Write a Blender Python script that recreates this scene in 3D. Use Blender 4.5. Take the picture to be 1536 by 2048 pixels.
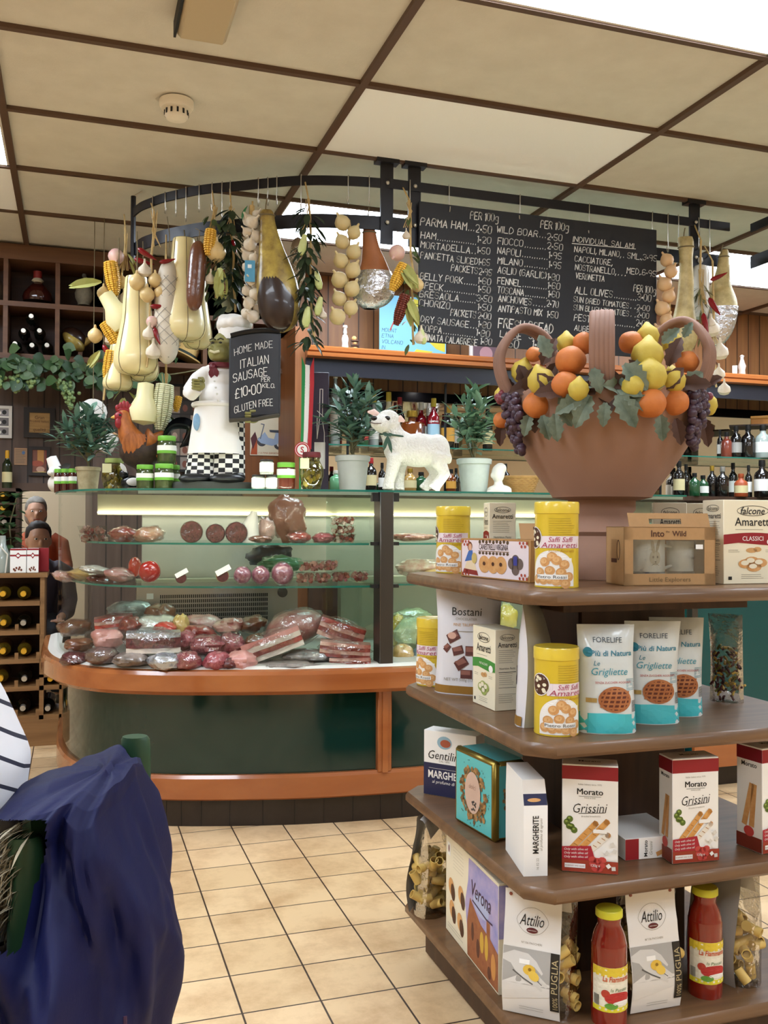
import bpy, bmesh, math, random
from mathutils import Vector as V, Matrix as Mx, Euler, noise
from mathutils.geometry import tessellate_polygon
from math import pi, sin, cos, radians as rad
for _o in list(bpy.data.objects): bpy.data.objects.remove(_o)
S = bpy.context.scene; COL = S.collection
R = random.Random(11)
# ---------------------------------------------------------------- camera
FPX, YAW, PITCH, ROLL, EYE = 1855., .3221, .0125, .0046, 1.21
fw = V((sin(YAW)*cos(PITCH), cos(YAW)*cos(PITCH), sin(PITCH)))
_r0 = V((cos(YAW), -sin(YAW), 0)); _u0 = _r0.cross(fw)
cr = _r0*cos(ROLL)+_u0*sin(ROLL); cu_ = -_r0*sin(ROLL)+_u0*cos(ROLL)
cam = bpy.data.cameras.new('camera'); cam.sensor_fit = 'HORIZONTAL'; cam.sensor_width = 36; cam.lens = 36*FPX/1536
camo = bpy.data.objects.new('camera', cam); COL.objects.link(camo)
camo.matrix_world = Mx(((cr.x, cu_.x, -fw.x, 0), (cr.y, cu_.y, -fw.y, 0), (cr.z, cu_.z, -fw.z, EYE), (0, 0, 0, 1)))
cam.clip_start = .05; S.camera = camo
# ---------------------------------------------------------------- world, exposure
W = bpy.data.worlds.new('world'); S.world = W; W.use_nodes = True
W.node_tree.nodes['Background'].inputs[0].default_value = (.9, .95, 1, 1); W.node_tree.nodes['Background'].inputs[1].default_value = .15
S.view_settings.view_transform = 'Standard'; S.view_settings.look = 'None'; S.view_settings.gamma = 1
S.view_settings.use_curve_mapping = False; S.view_settings.exposure = 1.0
PANEL_W = 10.5      # ceiling light panels
STRIP_W = 6.5      # lamps in the deli case, the added front fill tube too
S.cycles.transparent_max_bounces = 24; S.cycles.max_bounces = 10; S.cycles.diffuse_bounces = 5
# ---------------------------------------------------------------- measuring: a pixel of the photo's frame to a point on a plane of the room
O = V((0, 0, EYE))
def ray(px, py): return fw+cr*((px-768)/FPX)-cu_*((py-1024)/FPX)
def atZ(px, py, z): d = ray(px, py); return O+d*((z-EYE)/d.z)
def atY(px, py, y): d = ray(px, py); return O+d*(y/d.y)
def px_m(p): return (V(p)-O).dot(fw)/FPX          # metres per pixel at a point
# ---------------------------------------------------------------- materials
def lin(h):
    h = h.lstrip('#'); return tuple((lambda c: c/12.92 if c <= .04045 else ((c+.055)/1.055)**2.4)(int(h[i:i+2], 16)/255) for i in (0, 2, 4))+(1,)
_mc = {}
def mat(h, r=.5, m=0, n=0, ns=25, h2=None, bump=0, bs=80, coat=0, tr=0, al=1, em=0, sp=.5, st=None, sss=0, ior=1.45, dist=.004):
    key = (h, r, m, n, ns, h2, bump, bs, coat, tr, al, em, sp, st, sss, ior, dist)
    if key in _mc: return _mc[key]
    M = bpy.data.materials.new('m_'+h.strip('#')); M.use_nodes = True; nt = M.node_tree; b = nt.nodes['Principled BSDF']
    I = b.inputs; I['Base Color'].default_value = lin(h); I['Roughness'].default_value = r; I['Metallic'].default_value = m
    I['Specular IOR Level'].default_value = sp; I['Coat Weight'].default_value = coat; I['Coat Roughness'].default_value = .06
    I['Transmission Weight'].default_value = tr; I['Alpha'].default_value = al; I['IOR'].default_value = ior
    if sss: I['Subsurface Weight'].default_value = sss; I['Subsurface Radius'].default_value = (.02, .01, .005); I['Subsurface Scale'].default_value = .3
    if em: I['Emission Color'].default_value = lin(h); I['Emission Strength'].default_value = em
    if n or bump:
        tc = nt.nodes.new('ShaderNodeTexCoord'); mp = nt.nodes.new('ShaderNodeMapping'); nt.links.new(tc.outputs['Object'], mp.inputs[0])
        if st: mp.inputs['Scale'].default_value = st
    if n:
        no = nt.nodes.new('ShaderNodeTexNoise'); no.inputs['Scale'].default_value = ns; no.inputs['Detail'].default_value = 5; no.inputs['Roughness'].default_value = .62
        nt.links.new(mp.outputs[0], no.inputs['Vector'])
        rp = nt.nodes.new('ShaderNodeValToRGB'); w = .5-.42*min(n, 1)
        rp.color_ramp.elements[0].position = .5-.18; rp.color_ramp.elements[1].position = .5+.18
        rp.color_ramp.elements[0].color = lin(h); c2 = lin(h2) if h2 else tuple(c*(1-.6*n) for c in lin(h)[:3])+(1,)
        c1 = lin(h); rp.color_ramp.elements[1].color = tuple(c1[i]+(c2[i]-c1[i])*(n if h2 else 1) for i in range(3))+(1,)
        nt.links.new(no.outputs[0], rp.inputs[0]); nt.links.new(rp.outputs[0], I['Base Color'])
    if bump:
        nb = nt.nodes.new('ShaderNodeTexNoise'); nb.inputs['Scale'].default_value = bs; nb.inputs['Detail'].default_value = 4
        nt.links.new(mp.outputs[0], nb.inputs['Vector'])
        bp = nt.nodes.new('ShaderNodeBump'); bp.inputs['Strength'].default_value = bump; bp.inputs['Distance'].default_value = dist
        nt.links.new(nb.outputs[0], bp.inputs['Height']); nt.links.new(bp.outputs[0], I['Normal'])
        if coat: nt.links.new(bp.outputs[0], I['Coat Normal'])
    _mc[key] = M; return M
def wood(h1, h2, axis=0, sc=1., r=.45, coat=0, gap=0, gax=0):
    key = ('wood', h1, h2, axis, sc, r, coat, gap, gax)
    if key in _mc: return _mc[key]
    M = mat(h1, r, coat=coat, bump=.0001+abs(hash(key)) % 97*1e-7).copy(); nt = M.node_tree; b = nt.nodes['Principled BSDF']
    g = nt.nodes.new('ShaderNodeNewGeometry'); mp = nt.nodes.new('ShaderNodeMapping'); s = [14*sc]*3; s[axis] = 1.1*sc; mp.inputs['Scale'].default_value = s
    nt.links.new(g.outputs['Position'], mp.inputs[0])
    no = nt.nodes.new('ShaderNodeTexNoise'); no.inputs['Scale'].default_value = 1.6; no.inputs['Detail'].default_value = 6; no.inputs['Distortion'].default_value = .6
    nt.links.new(mp.outputs[0], no.inputs['Vector']); rp = nt.nodes.new('ShaderNodeValToRGB')
    rp.color_ramp.elements[0].position = .32; rp.color_ramp.elements[1].position = .68; rp.color_ramp.elements[0].color = lin(h1); rp.color_ramp.elements[1].color = lin(h2)
    nt.links.new(no.outputs[0], rp.inputs[0]); last = rp.outputs[0]
    if gap:                                            # tongue and groove boards
        sx = nt.nodes.new('ShaderNodeSeparateXYZ'); nt.links.new(g.outputs['Position'], sx.inputs[0])
        mo = nt.nodes.new('ShaderNodeMath'); mo.operation = 'PINGPONG'; mo.inputs[1].default_value = gap/2; nt.links.new(sx.outputs[gax], mo.inputs[0])
        lt = nt.nodes.new('ShaderNodeMath'); lt.operation = 'LESS_THAN'; lt.inputs[1].default_value = .004; nt.links.new(mo.outputs[0], lt.inputs[0])
        mx = nt.nodes.new('ShaderNodeMixRGB'); nt.links.new(lt.outputs[0], mx.inputs[0]); nt.links.new(last, mx.inputs[1]); mx.inputs[2].default_value = tuple(c*.25 for c in lin(h1)[:3])+(1,); last = mx.outputs[0]
    nt.links.new(last, b.inputs['Base Color']); _mc[key] = M; return M
def clear(tint='#ffffff', gl=.06, r=.02, key='', crinkle=0):
    k = ('clear', tint, gl, r, key, crinkle)
    if k in _mc: return _mc[k]
    M = bpy.data.materials.new('clear'); M.use_nodes = True; nt = M.node_tree; nt.nodes.clear()
    o = nt.nodes.new('ShaderNodeOutputMaterial'); t = nt.nodes.new('ShaderNodeBsdfTransparent'); t.inputs[0].default_value = lin(tint)
    g = nt.nodes.new('ShaderNodeBsdfGlossy'); g.inputs['Roughness'].default_value = r
    lw = nt.nodes.new('ShaderNodeLayerWeight'); lw.inputs[0].default_value = .35
    ma = nt.nodes.new('ShaderNodeMath'); ma.operation = 'MULTIPLY_ADD'; ma.inputs[1].default_value = .34 if key == 'wrap' else .22 if gl < .04 else .55; ma.inputs[2].default_value = gl; nt.links.new(lw.outputs['Fresnel'], ma.inputs[0])
    mx = nt.nodes.new('ShaderNodeMixShader'); nt.links.new(ma.outputs[0], mx.inputs[0]); nt.links.new(t.outputs[0], mx.inputs[1]); nt.links.new(g.outputs[0], mx.inputs[2])
    if crinkle:
        tc = nt.nodes.new('ShaderNodeTexCoord'); no = nt.nodes.new('ShaderNodeTexNoise'); no.inputs['Scale'].default_value = crinkle; no.inputs['Detail'].default_value = 3
        nt.links.new(tc.outputs['Object'], no.inputs['Vector']); bp = nt.nodes.new('ShaderNodeBump'); bp.inputs['Strength'].default_value = .9; bp.inputs['Distance'].default_value = .012
        nt.links.new(no.outputs[0], bp.inputs['Height']); nt.links.new(bp.outputs[0], g.inputs['Normal']); nt.links.new(bp.outputs[0], lw.inputs['Normal'])
    nt.links.new(mx.outputs[0], o.inputs[0]); _mc[k] = M; return M
# ---------------------------------------------------------------- mesh builder
class B:
    def __init__(s): s.v = []; s.f = []; s.mi = []; s.sm = []; s.ms = []; s.T = None
    def add(s, vs, fs, m, sm=False):
        if m not in s.ms: s.ms.append(m)
        k = s.ms.index(m); n = len(s.v)
        s.v += [tuple(s.T @ V(p)) if s.T else tuple(p) for p in vs]
        for f in fs: s.f.append([i+n for i in f]); s.mi.append(k); s.sm.append(sm)
        return s
    def cbox(s, c, d, m, rot=None, bev=0):
        x, y, z = d[0]/2, d[1]/2, d[2]/2
        if bev:
            b = min(bev, x*.9, y*.9, z*.9); vs = []
            for sx in (-1, 1):
                for sy in (-1, 1):
                    for sz in (-1, 1):
                        vs += [(sx*x, sy*(y-b), sz*(z-b)), (sx*(x-b), sy*y, sz*(z-b)), (sx*(x-b), sy*(y-b), sz*z)]
            I = lambda a, b_, c_, k: ((a*4+b_*2+c_)*3+k)
            fs = []
            for a in (0, 1):
                fs.append([I(a, 0, 0, 0), I(a, 1, 0, 0), I(a, 1, 1, 0), I(a, 0, 1, 0)]); fs.append([I(0, a, 0, 1), I(1, a, 0, 1), I(1, a, 1, 1), I(0, a, 1, 1)]); fs.append([I(0, 0, a, 2), I(1, 0, a, 2), I(1, 1, a, 2), I(0, 1, a, 2)])
                for c_ in (0, 1):
                    fs.append([I(a, c_, 0, 0), I(a, c_, 1, 0), I(a, c_, 1, 1), I(a, c_, 0, 1)]); fs.append([I(a, 0, c_, 0), I(a, 1, c_, 0), I(a, 1, c_, 2), I(a, 0, c_, 2)]); fs.append([I(0, a, c_, 1), I(1, a, c_, 1), I(1, a, c_, 2), I(0, a, c_, 2)])
                    for d_ in (0, 1): fs.append([I(a, c_, d_, 0), I(a, c_, d_, 1), I(a, c_, d_, 2)])
        else:
            vs = [(i*x, j*y, k*z) for i in (-1, 1) for j in (-1, 1) for k in (-1, 1)]
            fs = [(0, 1, 3, 2), (4, 6, 7, 5), (0, 4, 5, 1), (2, 3, 7, 6), (0, 2, 6, 4), (1, 5, 7, 3)]
        M = Mx.Translation(V(c)) @ (rot.to_4x4() if rot else Mx())
        return s.add([M @ V(p) for p in vs], fs, m)
    def box(s, a, b, m, bev=0): return s.cbox([(a[i]+b[i])/2 for i in range(3)], [abs(b[i]-a[i]) for i in range(3)], m, None, bev)
    def lathe(s, prof, m, seg=24, M=None, c=(0, 0, 0), sm=True, f=None, ms=None):
        n = len(prof); vs = []
        for j in range(seg):
            a = 2*pi*j/seg
            for (r_, z) in prof:
                k = f(a, z) if f else 1; vs.append((r_*k*cos(a), r_*k*sin(a), z))
        M2 = Mx.Translation(V(c)) @ (M.to_4x4() if M else Mx()); vs = [M2 @ V(p) for p in vs]
        for i in range(n-1):
            fs = [(j*n+i, ((j+1) % seg)*n+i, ((j+1) % seg)*n+i+1, j*n+i+1) for j in range(seg)]
            if i == 0: base = len(s.v); s.add(vs, fs, ms[0] if ms else m, sm)
            else:
                mm = ms[i] if ms else m
                if mm not in s.ms: s.ms.append(mm)
                for f_ in fs: s.f.append([q+base for q in f_]); s.mi.append(s.ms.index(mm)); s.sm.append(sm)
        for i, mm in ((0, ms[0] if ms else m), (n-1, ms[-1] if ms else m)):
            if prof[i][0] > 1e-5: s.f.append([base+j*n+i for j in range(seg)]); s.mi.append(s.ms.index(mm)); s.sm.append(False)
        return s
    def tube(s, pts, r, m, seg=8, cap=True, sm=True, sq=None):
        pts = [V(p) for p in pts]; n = len(pts); rs = r if isinstance(r, (list, tuple)) else [r]*n
        vs = []; T = (pts[1]-pts[0]).normalized(); N = T.orthogonal().normalized()
        if sq: N = (V(sq)-T*V(sq).dot(T)).normalized()
        for i in range(n):
            t = (pts[min(i+1, n-1)]-pts[max(i-1, 0)]).normalized(); N = (N-t*N.dot(t)).normalized(); Bn = t.cross(N)
            for j in range(seg):
                a = 2*pi*j/seg; k = rs[i]; kk = k if not isinstance(k, (tuple, list)) else None
                ra, rb = (k, k) if kk is not None else k
                vs.append(pts[i]+N*(cos(a)*ra)+Bn*(sin(a)*rb))
        fs = [(i*seg+j, i*seg+(j+1) % seg, (i+1)*seg+(j+1) % seg, (i+1)*seg+j) for i in range(n-1) for j in range(seg)]
        if cap: fs += [tuple(range(seg))[::-1], tuple((n-1)*seg+j for j in range(seg))]
        return s.add(vs, fs, m, sm)
    def ell(s, c, rd, m, seg=16, ring=10, rot=None, f=None):
        if not isinstance(rd, (tuple, list)): rd = (rd, rd, rd)
        vs = []; M = Mx.Translation(V(c)) @ (rot.to_4x4() if rot else Mx())
        for i in range(ring+1):
            t = pi*i/ring
            for j in range(seg):
                a = 2*pi*j/seg; u = V((sin(t)*cos(a), sin(t)*sin(a), cos(t))); k = f(u) if f else 1
                vs.append(M @ V((u.x*rd[0]*k, u.y*rd[1]*k, u.z*rd[2]*k)))
        return s.add(vs, [(i*seg+j, (i+1)*seg+j, (i+1)*seg+(j+1) % seg, i*seg+(j+1) % seg) for i in range(ring) for j in range(seg)], m, True)
    def sheet(s, fn, nu, nv, m, sm=True, cl=False):
        vs = [fn(i/nu, j/nv) for i in range(nu+1) for j in range(nv+1)]
        return s.add(vs, [(i*(nv+1)+j, (i+1)*(nv+1)+j, (i+1)*(nv+1)+j+1, i*(nv+1)+j+1) for i in range(nu) for j in range(nv)], m, sm)
    def loft(s, rings, m, sm=True, cap=True):
        n = len(rings[0]); vs = [p for r_ in rings for p in r_]
        fs = [(i*n+j, i*n+(j+1) % n, (i+1)*n+(j+1) % n, (i+1)*n+j) for i in range(len(rings)-1) for j in range(n)]
        s.add(vs, fs, m, sm)
        if cap: s.add(rings[0], [tuple(range(n))[::-1]], m); s.add(rings[-1], [tuple(range(n))], m)
        return s
    def prism(s, pts, z0, z1, m, M=None, sm=False):
        n = len(pts); M = M or Mx()
        vs = [M @ V((p[0], p[1], z0)) for p in pts]+[M @ V((p[0], p[1], z1)) for p in pts]
        return s.add(vs, [tuple(range(n))[::-1], tuple(range(n, 2*n))], m).add(vs, [(i, (i+1) % n, n+(i+1) % n, n+i) for i in range(n)], m, sm)
    def leaf(s, p, d, up, L, w, m, fold=.25, n=3, zz=0, curl=.15):
        d = V(d).normalized(); p = V(p); up = V(up); sd = d.cross(up)
        if sd.length < 1e-4: sd = d.orthogonal()
        sd.normalize(); nn = sd.cross(d); vs = []; fs = []
        for i in range(n+2):
            t = i/(n+1); ww = w*.5*sin(pi*min(1, t*.92+.05))**.8 if i < n+1 else w*.02
            if zz: ww *= 1-zz*(i % 2)
            q = p+d*(L*t)-nn*(curl*L*t*t)
            vs += [q+sd*ww+nn*(fold*ww), q, q-sd*ww+nn*(fold*ww)]
        for i in range(n+1): a = i*3; fs += [(a, a+1, a+4, a+3), (a+1, a+2, a+5, a+4)]
        return s.add(vs, fs, m, True)
    def mesh(s, name='mesh'):
        me = bpy.data.meshes.new(name); me.from_pydata(s.v, [], s.f)
        for m in s.ms: me.materials.append(m)
        me.polygons.foreach_set('material_index', s.mi); me.polygons.foreach_set('use_smooth', s.sm); me.update(); return me
    def build(s, name, parent=None, loc=None, rot=None, label=None, cat=None, group=None, kind=None, fix=True):
        me = s.mesh(name)
        if fix:
            bm = bmesh.new(); bm.from_mesh(me); bmesh.ops.recalc_face_normals(bm, faces=bm.faces); bm.to_mesh(me); bm.free()
        me.set_sharp_from_angle(angle=.75)
        o = bpy.data.objects.new(name, me); COL.objects.link(o)
        if parent: o.parent = parent
        if loc is not None: o.location = loc
        if rot is not None: o.rotation_euler = rot
        return tag(o, label, cat, group, kind)
def tag(o, label=None, cat=None, group=None, kind=None):
    for k, v_ in (('label', label), ('category', cat), ('group', group), ('kind', kind)):
        if v_: o[k] = v_
    return o
def thing(name, label, cat, loc=(0, 0, 0), rz=0, group=None, rot=None):
    o = bpy.data.objects.new(name, None); COL.objects.link(o); o.location = loc; o.rotation_euler = rot or (0, 0, rz); o.empty_display_size = .05
    return tag(o, label, cat, group)
def kids(o): return [c for c in COL.objects if c.parent == o]
def dup(root, loc, rz=0, label=None, group=None, rot=None, scale=None):
    r_ = root.copy(); COL.objects.link(r_); r_.location = loc; r_.rotation_euler = rot or (0, 0, rz)
    if scale: r_.scale = (scale,)*3 if not isinstance(scale, tuple) else scale
    if label: r_['label'] = label
    if group: r_['group'] = group
    for ch in kids(root):
        c = ch.copy(); COL.objects.link(c); c.parent = r_
        for g in kids(ch): d = g.copy(); COL.objects.link(d); d.parent = c
    return r_
def struct(b, name): return b.build(name, kind='structure')
def remesh(b, m, vox=.008, it=4, sm=True):
    me = b.mesh('tmp'); o = bpy.data.objects.new('tmp', me); COL.objects.link(o)
    q = o.modifiers.new('r', 'REMESH'); q.mode = 'VOXEL'; q.voxel_size = vox; q.use_smooth_shade = True
    k = o.modifiers.new('s', 'SMOOTH'); k.iterations = it; k.factor = .5
    me2 = bpy.data.meshes.new_from_object(o.evaluated_get(bpy.context.evaluated_depsgraph_get())); bpy.data.objects.remove(o)
    c = B(); c.add([v_.co.copy() for v_ in me2.vertices], [tuple(p.vertices) for p in me2.polygons], m, True); bpy.data.meshes.remove(me2); return c
def cat_rom(P, n=8):
    P = [V(p) for p in P]; out = []
    for i in range(len(P)-1):
        a, b, c, d = P[max(i-1, 0)], P[i], P[i+1], P[min(i+2, len(P)-1)]
        for k in range(n):
            t = k/n; out.append(.5*((2*b)+(c-a)*t+(2*a-5*b+4*c-d)*t*t+(3*b-a-3*c+d)*t**3))
    return out+[P[-1]]
ORD = ['first', 'second', 'third', 'fourth', 'fifth', 'sixth', 'seventh', 'eighth', 'ninth', 'tenth', 'eleventh', 'twelfth', 'thirteenth', 'fourteenth', 'fifteenth', 'sixteenth', 'seventeenth', 'eighteenth', 'nineteenth', 'twentieth']
RX = lambda a: Mx.Rotation(a, 3, 'X')
RY = lambda a: Mx.Rotation(a, 3, 'Y')
RZ = lambda a: Mx.Rotation(a, 3, 'Z')
# ---------------------------------------------------------------- printed art and lettering
_tc = {}
def text_geo(s, bold=0):
    if (s, bold) in _tc: return _tc[(s, bold)]
    c = bpy.data.curves.new('t', 'FONT'); c.body = s; c.resolution_u = 2; c.offset = bold; ob = bpy.data.objects.new('t', c)
    me = ob.to_mesh(); vs = [(v_.co.x, v_.co.y) for v_ in me.vertices]; fs = [tuple(p.vertices) for p in me.polygons]; ob.to_mesh_clear()
    bpy.data.objects.remove(ob); bpy.data.curves.remove(c)
    x0 = min(p[0] for p in vs); x1 = max(p[0] for p in vs); y0 = min(p[1] for p in vs); y1 = max(p[1] for p in vs)
    vs = [(p[0]-(x0+x1)/2, p[1]-(y0+y1)/2) for p in vs]; _tc[(s, bold)] = (vs, fs, x1-x0, y1-y0); return _tc[(s, bold)]
INK = {'A': '00 26 40,12 32', 'B': '00 06 36 45 44 33 03,33 42 41 30 00', 'C': '45 36 16 05 01 10 30 41', 'D': '00 06 26 44 42 20 00', 'E': '46 06 00 40,03 33', 'F': '46 06 00,03 33', 'G': '45 36 16 05 01 10 30 41 43 23', 'H': '00 06,40 46,03 43', 'I': '20 26', 'J': '46 41 30 10 01', 'K': '00 06,46 02,13 40', 'L': '06 00 40', 'M': '00 06 23 46 40', 'N': '00 06 40 46', 'O': '16 05 01 10 30 41 45 36 16', 'P': '00 06 36 45 44 33 03', 'R': '00 06 36 45 44 33 03,23 40', 'S': '45 36 16 05 04 13 33 42 41 30 10 01', 'T': '06 46,26 20', 'U': '06 01 10 30 41 46', 'V': '06 20 46', 'W': '06 10 24 30 46', 'X': '00 46,06 40', 'Y': '06 23 46,23 20', 'Z': '06 46 00 40', '0': '16 05 01 10 30 41 45 36 16', '1': '25 36 30', '2': '05 16 36 45 43 00 40', '3': '05 16 36 45 44 33 42 41 30 10 01,33 23', '4': '30 36 02 42', '5': '46 06 03 33 42 41 30 10 01', '6': '45 36 16 05 01 10 30 41 42 33 13 02', '7': '06 46 20', '8': '16 05 04 13 33 42 41 30 10 01 02 13,33 44 45 36 16', '9': '43 13 04 05 16 36 45 41 30', '.': '10 11', '*': '12 13,22 23', ',': '11 0z', '(': '36 24 22 30', ')': '16 24 22 10', '£': '45 36 26 15 11 00 40,03 33', 'g': '44 14 03 02 11 31 42,44 4z 3y 1y', '-': '03 33', "'": '26 25', '/': '00 46'}
class Art:
    def __init__(s): s.p = []
    def rect(s, a, b, c, d, m, l=1): s.p.append(([(a, b), (c, b), (c, d), (a, d)], m, l)); return s
    def poly(s, pts, m, l=1): s.p.append((pts, m, l)); return s
    def ell(s, x, y, rx, ry, m, l=1, n=18, rot=0, a0=0, a1=2*pi):
        q = [(cos(a0+(a1-a0)*i/n)*rx, sin(a0+(a1-a0)*i/n)*ry) for i in range(n if a1-a0 > 6.28 else n+1)]
        s.p.append(([(x+p[0]*cos(rot)-p[1]*sin(rot), y+p[0]*sin(rot)+p[1]*cos(rot)) for p in q], m, l)); return s
    def ring(s, x, y, rx, ry, w, m, l=1, n=20):
        q = [(x+rx*cos(2*pi*i/n), y+ry*sin(2*pi*i/n)) for i in range(n+1)]; return s.line(q, w, m, l)
    def line(s, pts, w, m, l=1):
        for (a, b), (c, d) in zip(pts, pts[1:]):
            L = math.hypot(c-a, d-b)
            if L < 1e-7: continue
            tx, ty = (c-a)/L*w/2, (d-b)/L*w/2
            s.p.append(([(a-tx*.7+ty, b-ty*.7-tx), (c+tx*.7+ty, d+ty*.7-tx), (c+tx*.7-ty, d+ty*.7+tx), (a-tx*.7-ty, b-ty*.7+tx)], m, l))
        return s
    def text(s, t, x, y, m, w=None, h=None, l=2, sh=0, rot=0, bold=0):
        vs, fs, W_, H_ = text_geo(t, bold); kx = w/W_ if w else None; ky = h/H_ if h else None
        kx = kx or ky; ky = ky or kx; c, d = cos(rot), sin(rot)
        q = [((p[0]+p[1]*sh)*kx, p[1]*ky) for p in vs]; q = [(x+a*c-b*d, y+a*d+b*c) for a, b in q]
        for f in fs: s.p.append(([q[i] for i in f], m, l))
        return s
    def ink(s, t, x, y, h, m, wd=None, w=None, l=2, rot=0, jit=.05, sh=.06):
        k = h/6; wd = wd or h*.1; X = 0; out = []
        for ch in t:
            if ch == ' ': X += 3; continue
            st = [[(int(q[0]), {'z': -1, 'y': -2}.get(q[1]) if q[1] in 'zy' else int(q[1])) for q in g.split()] for g in INK.get(ch, '00 40').split(',')]
            x0 = min(p[0] for g in st for p in g); x1 = max(p[0] for g in st for p in g); jy = R.uniform(-1, 1)*jit*6
            for g in st:
                if len(g) > 5:
                    n = [g[0]]
                    for a, b in zip(g, g[1:]): n += [(a[0]*.72+b[0]*.28, a[1]*.72+b[1]*.28), (a[0]*.28+b[0]*.72, a[1]*.28+b[1]*.72)]
                    g = n+[g[-1]]
                out.append([(X+p[0]-x0+R.uniform(-1, 1)*jit*2+p[1]*sh*2, p[1]+jy+R.uniform(-1, 1)*jit*2) for p in g])
            X += x1-x0+1.5
        kx = w/max(X-1.5, 1) if w else k; c, d = cos(rot), sin(rot)
        for g in out: s.line([(x+a*kx*c-b*k*d, y+a*kx*d+b*k*c) for a, b in g], wd, m, l)
        return s
    def to(s, b, fn, mx=None, eps=.00035):
        for pts, m, l in s.p:
            if mx is None: b.add([fn(u, v_, l*eps) for u, v_ in pts], [tuple(range(len(pts)))], m); continue
            tr = [tuple(q) for q in tessellate_polygon([[V((u, v_, 0)) for u, v_ in pts]])] if len(pts) > 3 else [(0, 1, 2)]
            st = [tuple(pts[i] for i in t) for t in tr]; vs = []; fs = []
            while st:
                t = st.pop(); d = [math.dist(t[i], t[(i+1) % 3]) for i in range(3)]; k = d.index(max(d))
                if d[k] > mx:
                    a, b_, c = t[k], t[(k+1) % 3], t[(k+2) % 3]; q = ((a[0]+b_[0])/2, (a[1]+b_[1])/2); st += [(a, q, c), (q, b_, c)]
                else: n = len(vs); vs += [fn(u, v_, l*eps) for u, v_ in t]; fs.append((n, n+1, n+2))
            if fs: b.add(vs, fs, m, False)
        return b
def plane_fn(o, U, Vv):
    o, U, Vv = V(o), V(U), V(Vv); N = U.cross(Vv).normalized(); return lambda u, v_, d: o+U*u+Vv*v_+N*d
# ================================================================ ROOM SHELL
CEIL = 2.76; GX0, GDX, GY0, GDY = -.2655, 1.2165, 2.49, .6135
def floor_mat():
    M = mat('#c9a072', .42, bump=.0002); nt = M.node_tree; b = nt.nodes['Principled BSDF']
    g = nt.nodes.new('ShaderNodeNewGeometry'); mp = nt.nodes.new('ShaderNodeMapping'); mp.inputs['Location'].default_value = (-.406+.003, -3.4926+.003, 0)
    nt.links.new(g.outputs['Position'], mp.inputs[0]); br = nt.nodes.new('ShaderNodeTexBrick'); nt.links.new(mp.outputs[0], br.inputs['Vector'])
    br.offset = 0; br.inputs['Scale'].default_value = 1; br.inputs['Brick Width'].default_value = .2; br.inputs['Row Height'].default_value = .1994
    br.inputs['Mortar Size'].default_value = .0028; br.inputs['Mortar Smooth'].default_value = .25; br.inputs['Bias'].default_value = -.1
    br.inputs['Color1'].default_value = lin('#dfc096'); br.inputs['Color2'].default_value = lin('#d3b489'); br.inputs['Mortar'].default_value = lin('#43342a')
    no = nt.nodes.new('ShaderNodeTexNoise'); no.inputs['Scale'].default_value = 4.5; no.inputs['Detail'].default_value = 7; no.inputs['Roughness'].default_value = .7; nt.links.new(g.outputs['Position'], no.inputs['Vector'])
    rp = nt.nodes.new('ShaderNodeValToRGB'); rp.color_ramp.elements[0].position = .36; rp.color_ramp.elements[1].position = .56; rp.color_ramp.elements[0].color = (.66, .57, .49, 1); rp.color_ramp.elements[1].color = (1, 1, 1, 1)
    nt.links.new(no.outputs[0], rp.inputs[0]); mx = nt.nodes.new('ShaderNodeMixRGB'); mx.blend_type = 'MULTIPLY'; mx.inputs[0].default_value = .75
    nt.links.new(br.outputs['Color'], mx.inputs[1]); nt.links.new(rp.outputs[0], mx.inputs[2]); nt.links.new(mx.outputs[0], b.inputs['Base Color'])
    bp = nt.nodes.new('ShaderNodeBump'); bp.invert = True; bp.inputs['Strength'].default_value = .6; bp.inputs['Distance'].default_value = .003
    nt.links.new(br.outputs['Fac'], bp.inputs['Height']); nt.links.new(bp.outputs[0], b.inputs['Normal']); return M
X0, X1, YF, YB = -3.2, 6.1, -2.7, 9.4
struct(B().box((X0, YF, -.05), (X1, YB, 0), floor_mat()), 'floor')
M_CEIL = mat('#d8d2c5', .9, n=.5, ns=7, h2='#c6bfb1', bump=.25, bs=160, dist=.002)
struct(B().box((X0, YF, CEIL+.004), (X1, YB, CEIL+.06), M_CEIL), 'ceiling')
M_BAR = mat('#5a4334', .55)
g = B()
for k in range(-3, 6):
    x = GX0+GDX*k
    if X0 < x < X1: g.box((x-.0135, YF, CEIL-.012), (x+.0135, YB, CEIL+.01), M_BAR)
for k in range(-9, 12):
    y = GY0+GDY*k
    if YF < y < YB: g.box((X0, y-.0115, CEIL-.0115), (X1, y+.0115, CEIL+.01), M_BAR)
struct(g, 'trim_1')
M_WHT = mat('#fafafa', .8, bump=.1, bs=200)
g = B()
for i, j in ((1, 1), (-1, 3), (2, 3), (-1, -2)):
    x, y = GX0+GDX*i, GY0+GDY*j; g.box((x+.012, y+.011, CEIL-.003), (x+GDX-.012, y+GDY-.011, CEIL+.008), M_WHT)
struct(g, 'trim_2')
M_PANEL = wood('#4a3a33', '#5b4a40', 2, 1.2, .55, gap=.09)
M_PINE = wood('#7d5536', '#95683f', 2, 1., .45, gap=.1)
M_BEIGE = mat('#cdbb9c', .85)
struct(B().box((X0, YB, 0), (X1, YB+.08, CEIL+.05), M_BEIGE), 'wall_far')
struct(B().box((X0, 6.0, 1.43), (.1, 6.08, CEIL+.05), M_PANEL).box((X0, 5.985, 1.40), (.1, 6.09, 1.445), M_BAR), 'wall_hatch')
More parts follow.
